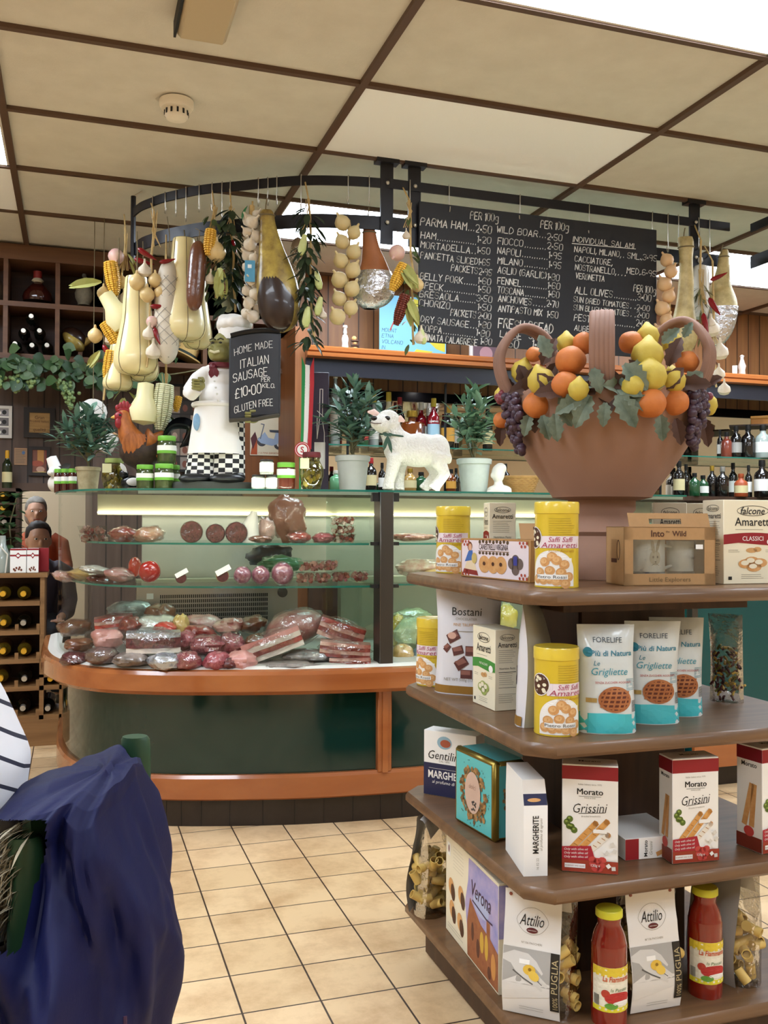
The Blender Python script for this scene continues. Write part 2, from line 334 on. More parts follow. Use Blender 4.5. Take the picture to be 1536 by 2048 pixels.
struct(B().box((.1, 5.78, 0), (1.3, 5.86, CEIL+.05), M_PANEL).box((.1, 5.86, 0), (.18, YB, CEIL+.05), M_PANEL), 'wall_back_left')
struct(B().box((1.3, 5.62, 0), (X1, 5.72, CEIL+.05), M_PINE), 'wall_back')
struct(B().box((X0-.08, YF, 0), (X0, YB, CEIL+.05), M_BEIGE), 'wall_left')
struct(B().box((X1, YF, 0), (X1+.08, YB, CEIL+.05), M_BEIGE), 'wall_right')
struct(B().box((X0, YF-.08, 0), (X1, YF, CEIL+.05), M_BEIGE), 'wall_front')
# ceiling lights: the fluorescent panels set in the grid
M_LIT = mat('#e6f2ff', .5, em=PANEL_W); M_FR = mat('#d8d4cc', .5)
def ceiling_light(i, j, label, grp='fluorescent panels in the ceiling'):
    x, y = GX0+GDX*(i+.5), GY0+GDY*(j+.5); t = thing('ceiling_light', label, 'ceiling light', (x, y, CEIL-.004), group=grp)
    a, b = GDX/2-.014, GDY/2-.012
    B().box((-a+.01, -b+.01, 0), (a-.01, b-.01, .006), M_LIT).build('diffuser', t)
    f = B()
    for s in (-1, 1): f.box((s*a-.01*(s > 0), -b, -.002), (s*a+.01*(s < 0), b, .008), M_FR).box((-a, s*b-.01*(s > 0), -.002), (a, s*b+.01*(s < 0), .008), M_FR)
    f.build('frame', t)
ceiling_light(1, -1, 'lit ceiling panel nearest the viewer at the top right')
ceiling_light(-1, 2, 'lit ceiling panel at the far left edge of the photo')
ceiling_light(1, 3, 'lit ceiling panel behind the curved black hanging rail')
for q in ((-1, -2), (3, -3), (1, -5), (-1, -6), (3, 1), (3, -7), (-2, -2), (3, 3), (-1, 9), (-2, 7)): ceiling_light(q[0], q[1], 'lit ceiling panel added out of the frame', 'ceiling panels added beyond the frame')  # unseen panels put in for the light they give, far room included
# smoke detector and the little ceiling unit
p = atZ(353, 218, CEIL-.03); M_CRM = mat('#e9e0d0', .5); M_DK = mat('#1c1a18', .6)
t = thing('smoke_detector', 'round off-white smoke detector with dark vents on the ceiling', 'smoke detector', (p.x, p.y, CEIL-.002))
B().lathe([(0, 0), (.062, 0), (.062, -.02), (.056, -.03), (.04, -.032)], M_CRM, 28).build('base', t)
B().lathe([(.041, -.03), (.043, -.055), (.036, -.066), (.015, -.07), (0, -.071)], M_CRM, 28).build('cap', t)
b = B()
for k in range(12): a = 2*pi*k/12; b.cbox((.0425*cos(a), .0425*sin(a), -.046), (.004, .007, .018), M_DK, RZ(a))
b.build('vents', t)
p = atZ(412, 40, CEIL-.04); t = thing('ceiling_speaker_box', 'small beige box with dark edge fixed to the ceiling', 'ceiling box', (p.x, p.y, CEIL-.002))
B().box((-.075, -.17, -.055), (.075, .11, 0), mat('#bfae90', .7), .012).build('housing', t); B().box((-.085, -.17, -.05), (-.0775, .11, 0), M_DK).build('side_plate', t); B().box((-.07, -.19, -.05), (.07, -.172, 0), mat('#6f6a58', .5)).build('end_cap', t)
# ================================================================ DELI CASE
OUT = cat_rom([(-.14, 5.05, 0), (-.141, 4.72, 0), (-.136, 4.45, 0), (-.098, 4.2, 0), (-.02, 3.985, 0), (.1, 3.835, 0), (.26, 3.735, 0), (.46, 3.655, 0), (.83, 3.56, 0), (1.19, 3.517, 0), (1.5, 3.51, 0), (2.1, 3.51, 0), (2.64, 3.51, 0)], 9)
def off(d, P=OUT):
    o = []
    for i, p in enumerate(P):
        t = (P[min(i+1, len(P)-1)]-P[max(i-1, 0)]).normalized(); o.append(p+V((-t.y, t.x, 0))*d)
    return o
XM = 1.205                                       # the mullion between the two cases
def strip(b, prof, m, P=OUT, sel=None, closed=True, sm=True):
    """sweep a (depth, height) section along the case outline"""
    if sel: P = [p for p in P if sel(p)]
    rings = []; o = {d: off(d, P) for d in set(q[0] for q in prof)}
    for i in range(len(P)): rings.append([V((o[d][i].x, o[d][i].y, z)) for d, z in prof])
    n = len(prof)
    for j in range(n if closed else n-1):
        k = (j+1) % n; b.add([p for r_ in rings for p in (r_[j], r_[k])], [(2*i, 2*i+1, 2*i+3, 2*i+2) for i in range(len(P)-1)], m, sm)
    if closed: b.add(rings[0], [tuple(range(n))[::-1]], m).add(rings[-1], [tuple(range(n))], m)
    return b
M_ORW = wood('#94532a', '#a46233', 0, .5, .22, coat=.6)
M_GRN = mat('#0d2b26', .09, coat=.3, n=.3, ns=2, h2='#16322d'); M_KICK = mat('#2b221d', .3, n=.4, ns=30)
M_STL = mat('#a8a49c', .3, m=.9); M_STLD = mat('#55524e', .32, m=.85); M_BLK = mat('#111113', .4)
M_CREAM = mat('#cfc9ae', .35); M_GLS = clear('#fbfefc', .02); M_GEDGE = mat('#1f6b5c', .15, coat=.5); M_GSH = clear('#f1f8f5', .03)
T_CASE = thing('deli_case', 'curved glass deli counter with orange wood rim and dark green front panels', 'deli counter', (0, 0, 0))
left = lambda p: p.x <= XM+.02 or p.y > 3.6
def cbuild(b, n, lab=None): return b.build(n, T_CASE, label=lab)
b = strip(B(), [(.0, .552), (.0, .615), (.006, .63), (.03, .634), (.055, .634), (.055, .535), (.022, .535), (.012, .543)], M_ORW); cbuild(b, 'rim', 'orange wood rim with raised edge')
cbuild(strip(B(), [(.03, .6345), (.055, .642), (.09, .642), (.09, .62), (.03, .62)], mat('#d5d2cb', .4)), 'sill', 'pale sill along the glass')
cbuild(strip(B(), [(.095, .2), (.095, .54), (.12, .54), (.12, .2)], M_GRN), 'front_panel', 'glossy dark green curved panel')
cbuild(strip(B(), [(.07, .115), (.07, .195), (.078, .208), (.12, .208), (.12, .108), (.078, .108)], M_ORW), 'lower_band', 'orange wood band')
k = strip(B(), [(.1, .0), (.1, .115), (.13, .115), (.13, .0)], M_KICK)
ko = off(.0985)
for i in range(6, len(ko)-1, 3): k.box((ko[i].x-.001, ko[i].y-.0005, .003), (ko[i].x+.001, ko[i].y+.004, .11), M_BLK)
cbuild(k, 'kick_plate', 'dark tiled kick plate')
b = B()
for x in (XM, ): b.box((x-.03, 3.585, .2), (x+.03, 3.63, .545), M_ORW, .004).box((x-.012, 3.578, .2), (x+.012, 3.59, .545), M_ORW)
cbuild(b, 'pilaster', 'orange wood post between the panels')
o0 = off(.105)[3]; cbuild(B().box((o0.x-.012, 4.62, .11), (o0.x+.012, 4.66, .545), M_ORW), 'end_post')
GL = .07
for nm, sel in (('curved_glass', lambda p: p.x < XM-.03), ('straight_glass', lambda p: p.x > XM+.02 and p.y < 3.6)):
    P = [p for p in OUT if sel(p)]; q = [p for p in off(GL) if True]; ii = [i for i, p in enumerate(OUT) if sel(p)]
    b = B(); b.add([V((q[i].x, q[i].y, z)) for i in ii for z in (.642, 1.337)], [(2*j, 2*j+2, 2*j+3, 2*j+1) for j in range(len(ii)-1)], M_GLS, True); cbuild(b, nm)
# top glass with its green edge
def plate(b, P, yb, z0, z1, m, edge=None, xr=None):
    P = [p for p in P if p.y < yb]; pts = [(p.x, p.y) for p in P]; pts = pts+[(pts[-1][0], yb), (pts[0][0], yb)]
    b.prism(pts, z0, z1, m)
    if edge:
        n = len(P); b.add([V((p.x, p.y-.0006, z)) for p in P for z in (z0, z1)], [(2*j, 2*j+2, 2*j+3, 2*j+1) for j in range(n-1)], edge)
    return b
b = plate(B(), off(.055), 4.62, 1.338, 1.346, M_GSH, M_GEDGE); cbuild(b, 'top_glass', 'green edged glass top')
SH1, SH2, DECK = 1.128, .955, .645
q = off(.17)
b = plate(B(), [p for p in q if p.x < XM-.03 and p.y < 4.4], 4.4, SH1-.008, SH1, M_GSH, M_GEDGE); cbuild(b, 'glass_shelf', 'upper green edged glass shelf of the curved case')
q = off(.12); b = plate(B(), [p for p in q if p.x < XM-.03 and p.y < 4.42], 4.42, SH2-.008, SH2, M_GSH, M_GEDGE); cbuild(b, 'glass_shelf', 'lower green edged glass shelf of the curved case')
for z, n_ in ((SH1, 'upper'), (SH2, 'lower')):
    b = B().box((XM+.03, 3.72, z-.008), (2.6, 4.3, z), M_GSH).box((XM+.03, 3.7185, z-.008), (2.6, 3.7199, z), M_GEDGE); cbuild(b, 'glass_shelf', n_+' green edged glass shelf of the straight case')
plate_b = plate(B(), off(.08), 4.6, .6, DECK, mat('#b9b6ae', .35)); cbuild(plate_b, 'deck', 'pale display deck')
cbuild(plate(B(), off(.13), 4.6, .02, .6, mat('#1b1b1b', .7)), 'carcass')
b = B().box((XM-.028, 3.573, .635), (XM+.03, 3.66, 1.345), M_STLD, .003)
cbuild(b, 'mullion', 'dark steel upright between the two cases')
for s in (-1, 1):
    for z, h in ((1.318, .035), (SH1, .014), (SH2, .014)): cbuild(B().cbox((XM+s*.042, 3.6, z), (.03, .03, h), M_BLK), 'glass_clamp')
cbuild(B().box((XM-.03, 3.66, .64), (XM-.024, 4.42, 1.338), M_GSH), 'divider', 'glass divider behind the upright')
cbuild(strip(B(), [(.082, 1.326), (.082, 1.3378), (.087, 1.3378), (.087, 1.326)], mat('#9aa596', .4), sel=lambda p: p.x > .2 and p.y < 3.83), 'fill_tube_cover', 'added pale lip hiding the fill tube')  # added lip, keeps the glow of the fill tube out of view
# back of the case: cream header, steel doors, grille, lamp strips, then an added fill tube at the front
cbuild(B().box((.1, 4.44, 1.245), (2.64, 4.47, 1.338), mat('#a8a284', .45)), 'header')
cbuild(B().box((.1, 4.425, 1.252), (XM, 4.44, 1.259), mat('#fff6da', .5, em=STRIP_W)), 'lamp_strip', 'lit tube over the curved case')
cbuild(B().box((XM+.03, 4.425, 1.252), (2.62, 4.44, 1.259), mat('#fff6da', .5, em=STRIP_W)), 'lamp_strip', 'lit tube over the straight case')
cbuild(strip(B(), [(.09, 1.331), (.09, 1.3365), (.1, 1.3365), (.1, 1.331)], mat('#fffbe8', .5, em=STRIP_W*3.2), sel=lambda p: p.x > .25 and p.y < 3.8), 'lamp_strip', 'added fill tube under the front edge of the top glass')  # added fill tube that brightens the food from the top front
M_DOOR = mat('#c6c9be', .3, m=.25, n=.15, ns=4)
cbuild(B().box((.3, 4.46, .93), (2.64, 4.48, 1.25), M_DOOR), 'sliding_door', 'brushed back doors')
cbuild(B().box((2.6, 3.6, .64), (2.615, 4.5, 1.338), M_GSH), 'end_glass')
g = B().box((.27, 4.36, .66), (1.02, 4.4, .935), M_STL).box((.27, 4.352, .8), (.275, 4.36, .9), M_STL)
for i in range(54):
    for j in range(6): g.box((.375+i*.0093, 4.3585, .752+j*.022), (.375+i*.0093+.0058, 4.361, .752+j*.022+.016), M_BLK)
g.box((.315, 4.356, .86), (.345, 4.36, .886), mat('#e8e8e4', .4)); cbuild(g, 'vent_grille', 'steel panel with rows of slots')
t_ = B().lathe([(0, 0), (.024, 0), (.024, .008), (.02, .01)], M_BLK, 24, RX(pi/2), (.945, 4.36, .88)).lathe([(0, .0085), (.0195, .0085), (.0195, .0095), (0, .0095)], mat('#f2f2ee', .4), 24, RX(pi/2), (.945, 4.36, .88)).box((.944, 4.349, .88), (.946, 4.3505, .895), M_BLK)
cbuild(t_, 'dial', 'small round thermometer dial')
cbuild(B().box((.27, 4.35, .935), (XM-.04, 4.44, .95), M_CREAM).box((.27, 4.38, .64), (1.02, 4.45, .8), M_STLD), 'ledge')
cbuild(B().box((XM+.03, 4.36, .64), (2.6, 4.42, .93), mat('#a9a691', .4)).box((XM+.03, 4.33, .92), (2.6, 4.43, .95), M_CREAM), 'back_panel')
# the taller teal counter beyond
M_TEAL = mat('#0c4a4a', .25, n=.25, ns=1.5, h2='#0a3a3d')
t = thing('till_counter', 'teal fronted counter joining the deli case behind the display stand', 'counter', (2.66, 3.5, 0))
B().box((.02, .08, .1), (3.2, .9, 1.19), M_TEAL).build('cabinet', t); B().box((.0, .02, 1.19), (3.25, .95, 1.22), M_GEDGE).build('worktop', t)
B().box((.0, .05, .54), (.03, .09, 1.19), M_STLD).build('corner_post', t); B().box((.02, .06, .1), (3.2, .079, .2), M_ORW).build('lower_band', t); B().box((.03, .12, 0), (3.2, .88, .1), M_KICK).build('kick_plate', t)
# ================================================================ HANGING RAIL
M_IRON = mat('#17161c', .42, m=.2, n=.2, ns=40, h2='#26262e'); M_HOOK = mat('#b9b4aa', .3, m=.9)
RAIL = cat_rom([(.248, 4.47, 0), (.275, 4.37, 0), (.318, 4.29, 0), (.375, 4.2, 0), (.506, 4.06, 0), (.643, 3.965, 0), (.88, 3.815, 0), (1.07, 3.75, 0), (1.24, 3.722, 0), (1.37, 3.716, 0), (2.2, 3.716, 0), (3.0, 3.72, 0)], 8)
ZU, ZL = 2.655, 2.487
def rail_at(px, z=ZU):
    best = None
    for a, b in zip(RAIL, RAIL[1:]):
        for k in range(8):
            p = a.lerp(b, k/8); q = V((p.x, p.y, z))-O; x = 768+FPX*q.dot(cr)/q.dot(fw)
            if best is None or abs(x-px) < best[0]: best = (abs(x-px), V((p.x, p.y, z)))
    return best[1]
def face(p): return -math.atan2(p.x, p.y)            # turn a thing's front (-y) towards the room's tables
t_rail = thing('hanging_rail', 'curved black iron double rail hung from the ceiling over the deli case', 'hanging rail', (0, 0, 0))
b = strip(B(), [(-.004, ZU-.02), (-.004, ZU+.02), (.004, ZU+.02), (.004, ZU-.02)], M_IRON, RAIL); b.build('upper_band', t_rail)
b = strip(B(), [(.006, ZL-.029), (.006, ZL+.029), (.014, ZL+.029), (.014, ZL-.029)], M_IRON, RAIL); b.build('lower_band', t_rail)
for x in (1.248, 1.373, 2.80):
    b = B().box((x-.028, 3.718, ZL-.09), (x+.028, 3.728, CEIL-.01), M_IRON).box((x-.05, 3.70, CEIL-.02), (x+.05, 3.75, CEIL-.002), M_IRON); b.build('post', t_rail)
    b = B()
    for z in (ZU, ZL): b.ell((x, 3.709, z), (.009, .006, .009), M_HOOK, 10, 6)
    for c, z in enumerate((ZU, ZL)): B().ell((x, 3.709, z), (.009, .006, .009), M_HOOK, 10, 6).build('bolt', t_rail)
B().tube([(.249, 4.47, ZL-.06), (.249, 4.47, ZU+.08)], .012, M_IRON, 6).tube([(.249, 4.47, ZU+.08), (.29, 4.46, CEIL)], .003, M_HOOK, 6).build('end_post', t_rail)
t2 = thing('hanging_rail', 'black iron rail running towards the viewer at the right edge', 'hanging rail', (0, 0, 0))
for z, n_ in ((ZU, 'upper_band'), (ZL, 'lower_band')):
    h = .02 if z == ZU else .03; B().box((3.106, 2.5, z-h), (3.114, 3.70, z+h), M_IRON).build(n_, t2)
B().box((3.114, 2.9, ZL-.05), (3.124, 2.955, CEIL-.003), M_IRON).build('post', t2)
# hooks
def hook_mesh(L, m=None):
    pts = [(0, .012, -.012), (0, .01, .015), (0, .0, .0255), (0, -.011, .015), (0, -.012, -.02), (0, -.006, -L*.6), (0, .0, -L+.02), (0, -.006, -L+.004), (0, -.018, -L), (0, -.028, -L+.008), (0, -.032, -L+.022)]
    return B().tube(cat_rom(pts, 3), .0022, M_HOOK, 6).mesh('meat_hook')
HK = {L: hook_mesh(L) for L in (.075, .1, .13, .16)}
_hn = [0]
def hook(px, L=.1, what='', low=False):
    p = rail_at(px, ZL if low else ZU); o = bpy.data.objects.new('meat_hook', HK[L]); COL.objects.link(o); o.location = p+V((0, 0, .0 if not low else .008)); o.rotation_euler = (0, 0, face(p)+R.uniform(-.25, .25)); _hn[0] += 1
    tag(o, 'thin steel S-hook %s' % what, 'hook', 'S-hooks on the black rail'); return p+V((0, -.012, -L))
# ---------------------------------------------------------------- parts of hung goods (origin at the hanging point, hanging down -z)
M_RAF = mat('#c3a66f', .8, n=.4, ns=60); M_STR = mat('#6e6248', .8); M_CORN = mat('#e2b440', .4, n=.4, ns=50, h2='#c98f2a'); M_HUSK = mat('#93984f', .7, n=.5, ns=25, h2='#b9ae73')
M_ONI = mat('#d9c28d', .35, n=.35, ns=12, h2='#b98f52'); M_GAR = mat('#d9cfb9', .5, n=.4, ns=25, h2='#a98f80'); M_PALE = mat('#cdbb8b', .5, n=.35, ns=14, h2='#b39c68'); M_CHI = mat('#7a0f18', .25)
M_LEAF = mat('#3d4f2b', .5, n=.5, ns=30, h2='#5b6a3a'); M_LEAFD = mat('#2a3a23', .5, n=.4, ns=30); M_PINK = mat('#c98f98', .45, n=.5, ns=14, h2='#d8d3a4')
def onion_b(b, c, r, m=None, rot=None, seg=14):
    m = m or M_ONI; return b.lathe([(r*.1, -r*1.06), (r*.45, -r*.9), (r*.86, -r*.5), (r, -r*.02), (r*.9, r*.42), (r*.55, r*.8), (r*.2, r*1.05), (r*.13, r*1.45), (0, r*1.5)], m, seg, rot, c)
def garlic_b(b, c, r, rot=None): return b.lathe([(r*.25, -r*.75), (r*.7, -r*.7), (r, -r*.2), (r*.88, r*.3), (r*.45, r*.75), (r*.17, r*1.1), (r*.13, r*1.7)], M_GAR, 20, rot, c, f=lambda a, z: 1+.09*abs(sin(3*a))-.05)
def corn_b(b, c, L, r, rot=None, m=None):
    m = m or M_CORN; seg = 16; return b.lathe([(r*.3, 0), (r*.85, -L*.06), (r, -L*.25), (r*.97, -L*.55), (r*.75, -L*.8), (r*.4, -L*.95), (0, -L)], m, seg, rot, c, f=lambda a, z: 1+.06*cos(8*a))
def kern(b, c, L, r, rot=None, m=None):            # rows of kernels
    m = m or M_CORN; Mt = Mx.Translation(V(c)) @ (rot.to_4x4() if rot else Mx()); b.T = Mt; nz = max(6, int(L/.0085))
    for i in range(nz):
        t = (i+.6)/nz; rr = r*(.88+.14*sin(pi*min(1, t*1.6)) if t < .5 else 1.02-.62*((t-.5)/.5)**2)
        for k in range(10): a = 2*pi*k/10; b.cbox((rr*cos(a), rr*sin(a), -L*t), (.0052, rr*.52, L/nz*.84), m, RZ(a), .0016)
    b.T = None; b.lathe([(r*.85, 0), (r*.9, -L*.5), (r*.35, -L*.98), (0, -L)], m, 10, rot, c); return b
def chili_b(b, p, d, L, r, m=None):
    p, d = V(p), V(d).normalized(); q = d.cross(V((0, 1, 0))); pts = [p+d*(L*t)+q*(.12*L*t*t) for t in (0, .12, .3, .5, .7, .88, 1)]
    return b.tube(pts, [r*.3, r*.9, r, r*.9, r*.65, r*.35, r*.08], m or M_CHI, 8)
def rope_b(b, L, r=.004, m=None, x=0, y=0, wob=.006):
    return b.tube([(x+R.uniform(-1, 1)*wob, y+R.uniform(-1, 1)*wob, -L*i/8) for i in range(9)], r, m or M_RAF, 6)
def leaves_b(b, n, z0, z1, rad, L, w, m, drop=.7, y0=0):
    for i in range(n):
        a = R.uniform(0, 2*pi); z = R.uniform(z1, z0); r_ = R.uniform(.1, .6)*rad
        b.leaf((r_*cos(a), y0+r_*sin(a), z), (cos(a)*R.uniform(.4, 1), sin(a)*R.uniform(.4, 1), -drop*R.uniform(.3, 1.6)), (0, 0, 1), L*R.uniform(.7, 1.2), w*R.uniform(.8, 1.2), m)
    return b
def hung(name, label, cat, p, group=None): return thing(name, label, cat, p, face(p), group)
def zat(px, py, p): q = atY(px, py, p.y); return q.z-p.z     # height of a pixel below the hanging point, in the plane of the thing
# --- provolone cheeses
M_PROV = mat('#e3d5a0', .32, n=.25, ns=5, h2='#d3bf83', coat=.35, sss=.1)
def provolone(px, py0, py1, wpx, label, dy=0, group='pear shaped provolone cheeses'):
    p = rail_at(px, ZL); p.y += dy; s = px_m(p); top = atY(px, py0, p.y); bot = atY(px, py1, p.y); H = top.z-bot.z; Rr = wpx*s/2
    t = hung('provolone_cheese', label, 'cheese', V((top.x, p.y, top.z)), group)
    pr = [(.0, 0), (.4, -.003*H), (.5, -.015*H), (.54, -.1*H), (.6, -.25*H), (.64, -.42*H), (.8, -.6*H), (.95, -.76*H), (1., -.85*H), (.95, -.92*H), (.78, -.975*H), (.45, -.998*H), (0, -H)]
    pr = cat_rom([(r_*Rr, 0, z) for r_, z in pr], 3); B().lathe([(q.x, q.z) for q in pr], M_PROV, 32, f=lambda a, z: 1-.035*(1-abs(cos(3*a+.5)))**6).build('cheese', t)
    c = B()
    for k in range(6): a = k*pi/3+.2-pi/2; c.tube([(q.x*1.008*cos(a), q.x*1.008*sin(a), q.z) for q in pr[::2]], .0016, M_STR, 5)
    for j in (4,): q = pr[j]; c.tube([(q.x*1.012*cos(2*pi*i/24), q.x*1.012*sin(2*pi*i/24), q.z) for i in range(25)], .0016, M_STR, 5, cap=False)
    z2 = ZL-p.z if False else (ZL-top.z); c.tube([(0, 0, -.003), (.003, .002, z2*.5), (0, 0, z2)], .0025, M_STR, 6); c.build('string', t); return t
provolone(368, 478, 682, 88, 'big pale provolone cheese beside the brown salami, the higher of the two large ones', -.02)
provolone(273, 554, 750, 86, 'big pale provolone cheese hanging lowest at the left of the rail', -.22)
provolone(285, 600, 763, 66, 'small provolone cheese peeping out below the lowest large one', -.02)
provolone(236, 690, 781, 58, 'small provolone cheese with flat lower half left of the large ones', -.16)
provolone(395, 520, 698, 60, 'provolone cheese half hidden behind the higher large one', .12)
# --- salami, netted sausages
M_SALB = mat('#5a3220', .3, n=.5, ns=16, h2='#7a4a2c', bump=.5, bs=50, coat=.5)
def sausage(name, label, px0, py0, px1, py1, wpx, m, cat='salami', net=None, dy=0, low=False, taper=1.):
    p = rail_at(px0, ZL if low else ZU); p.y += dy; a = atY(px0, py0, p.y); e = atY(px1, py1, p.y); s = px_m(p); r_ = wpx*s/2
    t = hung(name, label, cat, a); d = e-a; d = Mx.Rotation(-face(a), 3, 'Z') @ d; pts = [d*f_ for f_ in (0, .02, .06, .14, .3, .5, .7, .86, .94, .985, 1)]
    rr = [r_*k for k in (.12, .42, .7, .9, 1, 1*taper, .98*taper, .88*taper, .66*taper, .35*taper, .08)]
    b = B(); b.tube(cat_rom(pts, 2), [rr[min(i//2, 10)]*(1 if i % 2 == 0 else .5)+(rr[min(i//2+1, 10)]*.5 if i % 2 else 0) for i in range(len(pts)*2-1)], m, 16); b.build('casing', t)
    if net:
        c = B()
        for k in range(7):
            for sg in (1, -1):
                c.tube([d*f_+V((cos(sg*(f_*9+2*pi*k/7)), sin(sg*(f_*9+2*pi*k/7)), 0))*(r_*1.03*(1 if .14 < f_ < .86 else .62)*(1 if f_ < .5 else taper)) for f_ in [.05+.9*i/20 for i in range(21)]], .0011, net, 4, cap=False)
        c.build('netting', t)
    c = B(); ztop = (ZL if low else ZU-.09)-a.z; e_ = RZ(-face(a)) @ V((0, -dy, 0)); c.tube([(0, 0, -.01), (.002, 0, max(ztop, .02)*.5), (e_.x, e_.y, max(ztop, .02))], .002, M_STR, 5); c.build('string', t); return t
sausage('salami', 'knobbly dark brown salami in front of the higher provolone', 398, 482, 387, 622, 36, M_SALB, dy=-.12, low=True)
M_NETW = mat('#cfc6b4', .5, n=.35, ns=10, h2='#a59685'); M_NET = mat('#8e8b83', .6); M_NETO = mat('#b0763c', .6)
sausage('netted_salami', 'long white floured salami in grey netting between the provolones', 338, 520, 333, 728, 46, M_NETW, net=M_NET, dy=-.1, taper=1.12)
sausage('netted_salami', 'green netted salami tucked behind the bay leaves', 455, 505, 456, 625, 30, mat('#8d8b6e', .6, n=.4, ns=14), net=mat('#3f4a33', .6), dy=.06)
sausage('netted_salami', 'pale salami in white netting behind the bay leaf swag right of the ham', 596, 475, 594, 600, 30, mat('#a78d73', .6, n=.4, ns=12), net=mat('#d9d4c8', .6), dy=.16)
# --- hams
M_HAM = mat('#b5974f', .4, n=.75, ns=11, h2='#7a5a26', bump=.6, bs=30, coat=.2); M_HAMD = mat('#2c1a12', .3, n=.4, ns=20, coat=.3); M_HAMY = mat('#b9a24c', .4, n=1, ns=13, h2='#5e4422', bump=.5, bs=30, coat=.2)
M_FOIL = mat('#c9c9cd', .22, m=.95, bump=.9, bs=38, dist=.012); M_HAMP = mat('#a6673f', .45, n=.5, ns=12, h2='#80502f', bump=.3, bs=30); M_HAMW = mat('#cdbd88', .45, n=.8, ns=13, h2='#7d6a3c', bump=.5, bs=35)
def ham(label, cx, py0, py1, prof, m, skin=None, foil=None, dy=0, depth=.62, ztop=None, sx=0):
    """prof: (fraction down, centre shift px, half width px)"""
    p = rail_at(cx); p.y += dy; a = atY(cx, py0, p.y); e = atY(cx, py1, p.y); H = a.z-e.z; s = px_m(p)
    t = hung('cured_ham', label, 'ham', a, 'whole hams hanging on the rail')
    P = cat_rom([(f_, c_*s, w*s) for f_, c_, w in prof], 4)
    ring = lambda q, k=1: [V((q.y+q.z*k*cos(2*pi*i/24), q.z*k*depth*sin(2*pi*i/24), -q.x*H)) for i in range(24)]
    b = B().loft([ring(q) for q in P], m); b.build('meat', t)
    if skin:
        f0, f1, ms = skin; b = B(); n = 14
        rows = []
        for q in P:
            if q.x < f0: continue
            k = min(1, (q.x-f0)/.14); lim = .3+.7*k
            rows.append([V((q.y+q.z*1.02*cos(an), q.z*1.02*depth*sin(an), -q.x*H+(.035*H*abs(sin(i*1.1+1)) if k < .5 else 0))) for i, an in enumerate([-pi/2-.3+(-1+1.85*i/n)*lim*1.25 for i in range(n+1)])])
        vs = [v_ for r_ in rows for v_ in r_]; b.add(vs, [(i*(n+1)+j, i*(n+1)+j+1, (i+1)*(n+1)+j+1, (i+1)*(n+1)+j) for i in range(len(rows)-1) for j in range(n)], ms, True)
        b.build('dark_rind', t, label='dark rind on the cut end')
    if foil:
        b = B(); rows = [ring(q, 1.05) for q in P if q.x >= foil]; b.loft(rows, M_FOIL); b.build('foil_wrap', t, label='crinkled silver foil')
    b = B(); zt = (ztop if ztop else ZU-.1)-a.z; b.tube([(-.008, -.012, -.05*H), (-.004, -.008, zt*.5), (0, -.012, zt)], .0028, M_STR, 6).tube([(P[5].z*1.06*cos(2*pi*i/16)+P[5].y, P[5].z*1.06*depth*sin(2*pi*i/16), -P[5].x*H) for i in range(17)], .003, M_STR, 5, cap=False); b.build('string', t); return t
ham('cured ham with mottled yellow fat and a dark rind at its lower end', 534, 420, 664, [(0, 0, 9), (.03, 0, 14), (.12, 2, 16), (.28, 8, 23), (.45, 16, 33), (.6, 21, 41), (.75, 25, 42), (.88, 27, 37), (.96, 28, 25), (1, 28, 8)], M_HAMY, skin=(.6, 1, M_HAMD), dy=-.09)
ham('cured ham wrapped in silver foil just left of the price board', 738, 452, 618, [(0, 0, 8), (.04, 0, 12), (.25, 4, 17), (.45, 10, 26), (.65, 12, 37), (.82, 10, 40), (.94, 6, 30), (1, 2, 12)], M_HAMP, foil=.52, dy=.03)
ham('pale cured ham tied with string right of the price board', 1370, 475, 705, [(0, 0, 14), (.06, 2, 15), (.2, 2, 13), (.4, 2, 15), (.56, 0, 17), (.75, -2, 24), (.9, -4, 27), (1, -4, 16)], M_HAMW, dy=-.04, ztop=ZU-.05)
ham('cured ham with its foot up and foil over the lower half, last on the rail', 1446, 500, 696, [(0, 3, 6), (.04, 2, 9), (.2, 0, 13), (.35, -4, 19), (.5, -2, 27), (.62, -4, 31), (.8, -8, 28), (.93, -14, 20), (1, -18, 8)], M_HAMW, foil=.56, dy=-.02)
# --- plaits and swags
def plait_onion(label, px0, py0, px1, py1, n, rpx, m=None, dy=-.05, name='onion_string', stagger=.8):
    p = rail_at(px0); p.y += dy; a = atY(px0, py0, p.y); s = px_m(p); e = atY(px1, py1, p.y); t = hung(name, label, 'onion string', a, 'strings of onions and garlic'); d = RZ(-face(a)) @ (e-a)
    rope_b(B(), (a.z-e.z)*.95, .006).build('plaited_stalks', t)
    for i in range(n):
        f_ = (i+.5)/n; sd = 1 if i % 2 else -1; r_ = rpx*s*R.uniform(.9, 1.08)
        b = B(); onion_b(b, (0, 0, 0), r_, m or M_PALE, RX(.5+R.uniform(-.3, .3)) @ RY(sd*.5)); b.build('onion', t, loc=(d.x*f_+sd*r_*stagger, -r_*.5+R.uniform(-.2, .2)*r_, d.z*f_))
    return t
plait_onion('string of pale flat onions hanging left of the foil wrapped ham', 698, 440, 688, 645, 11, 15.5)
plait_onion('string of large pale onions beside the right edge of the price board', 1340, 510, 1322, 700, 8, 14.5, mat('#d3ae83', .4, n=.3, ns=10, h2='#b98d62'), stagger=.35)
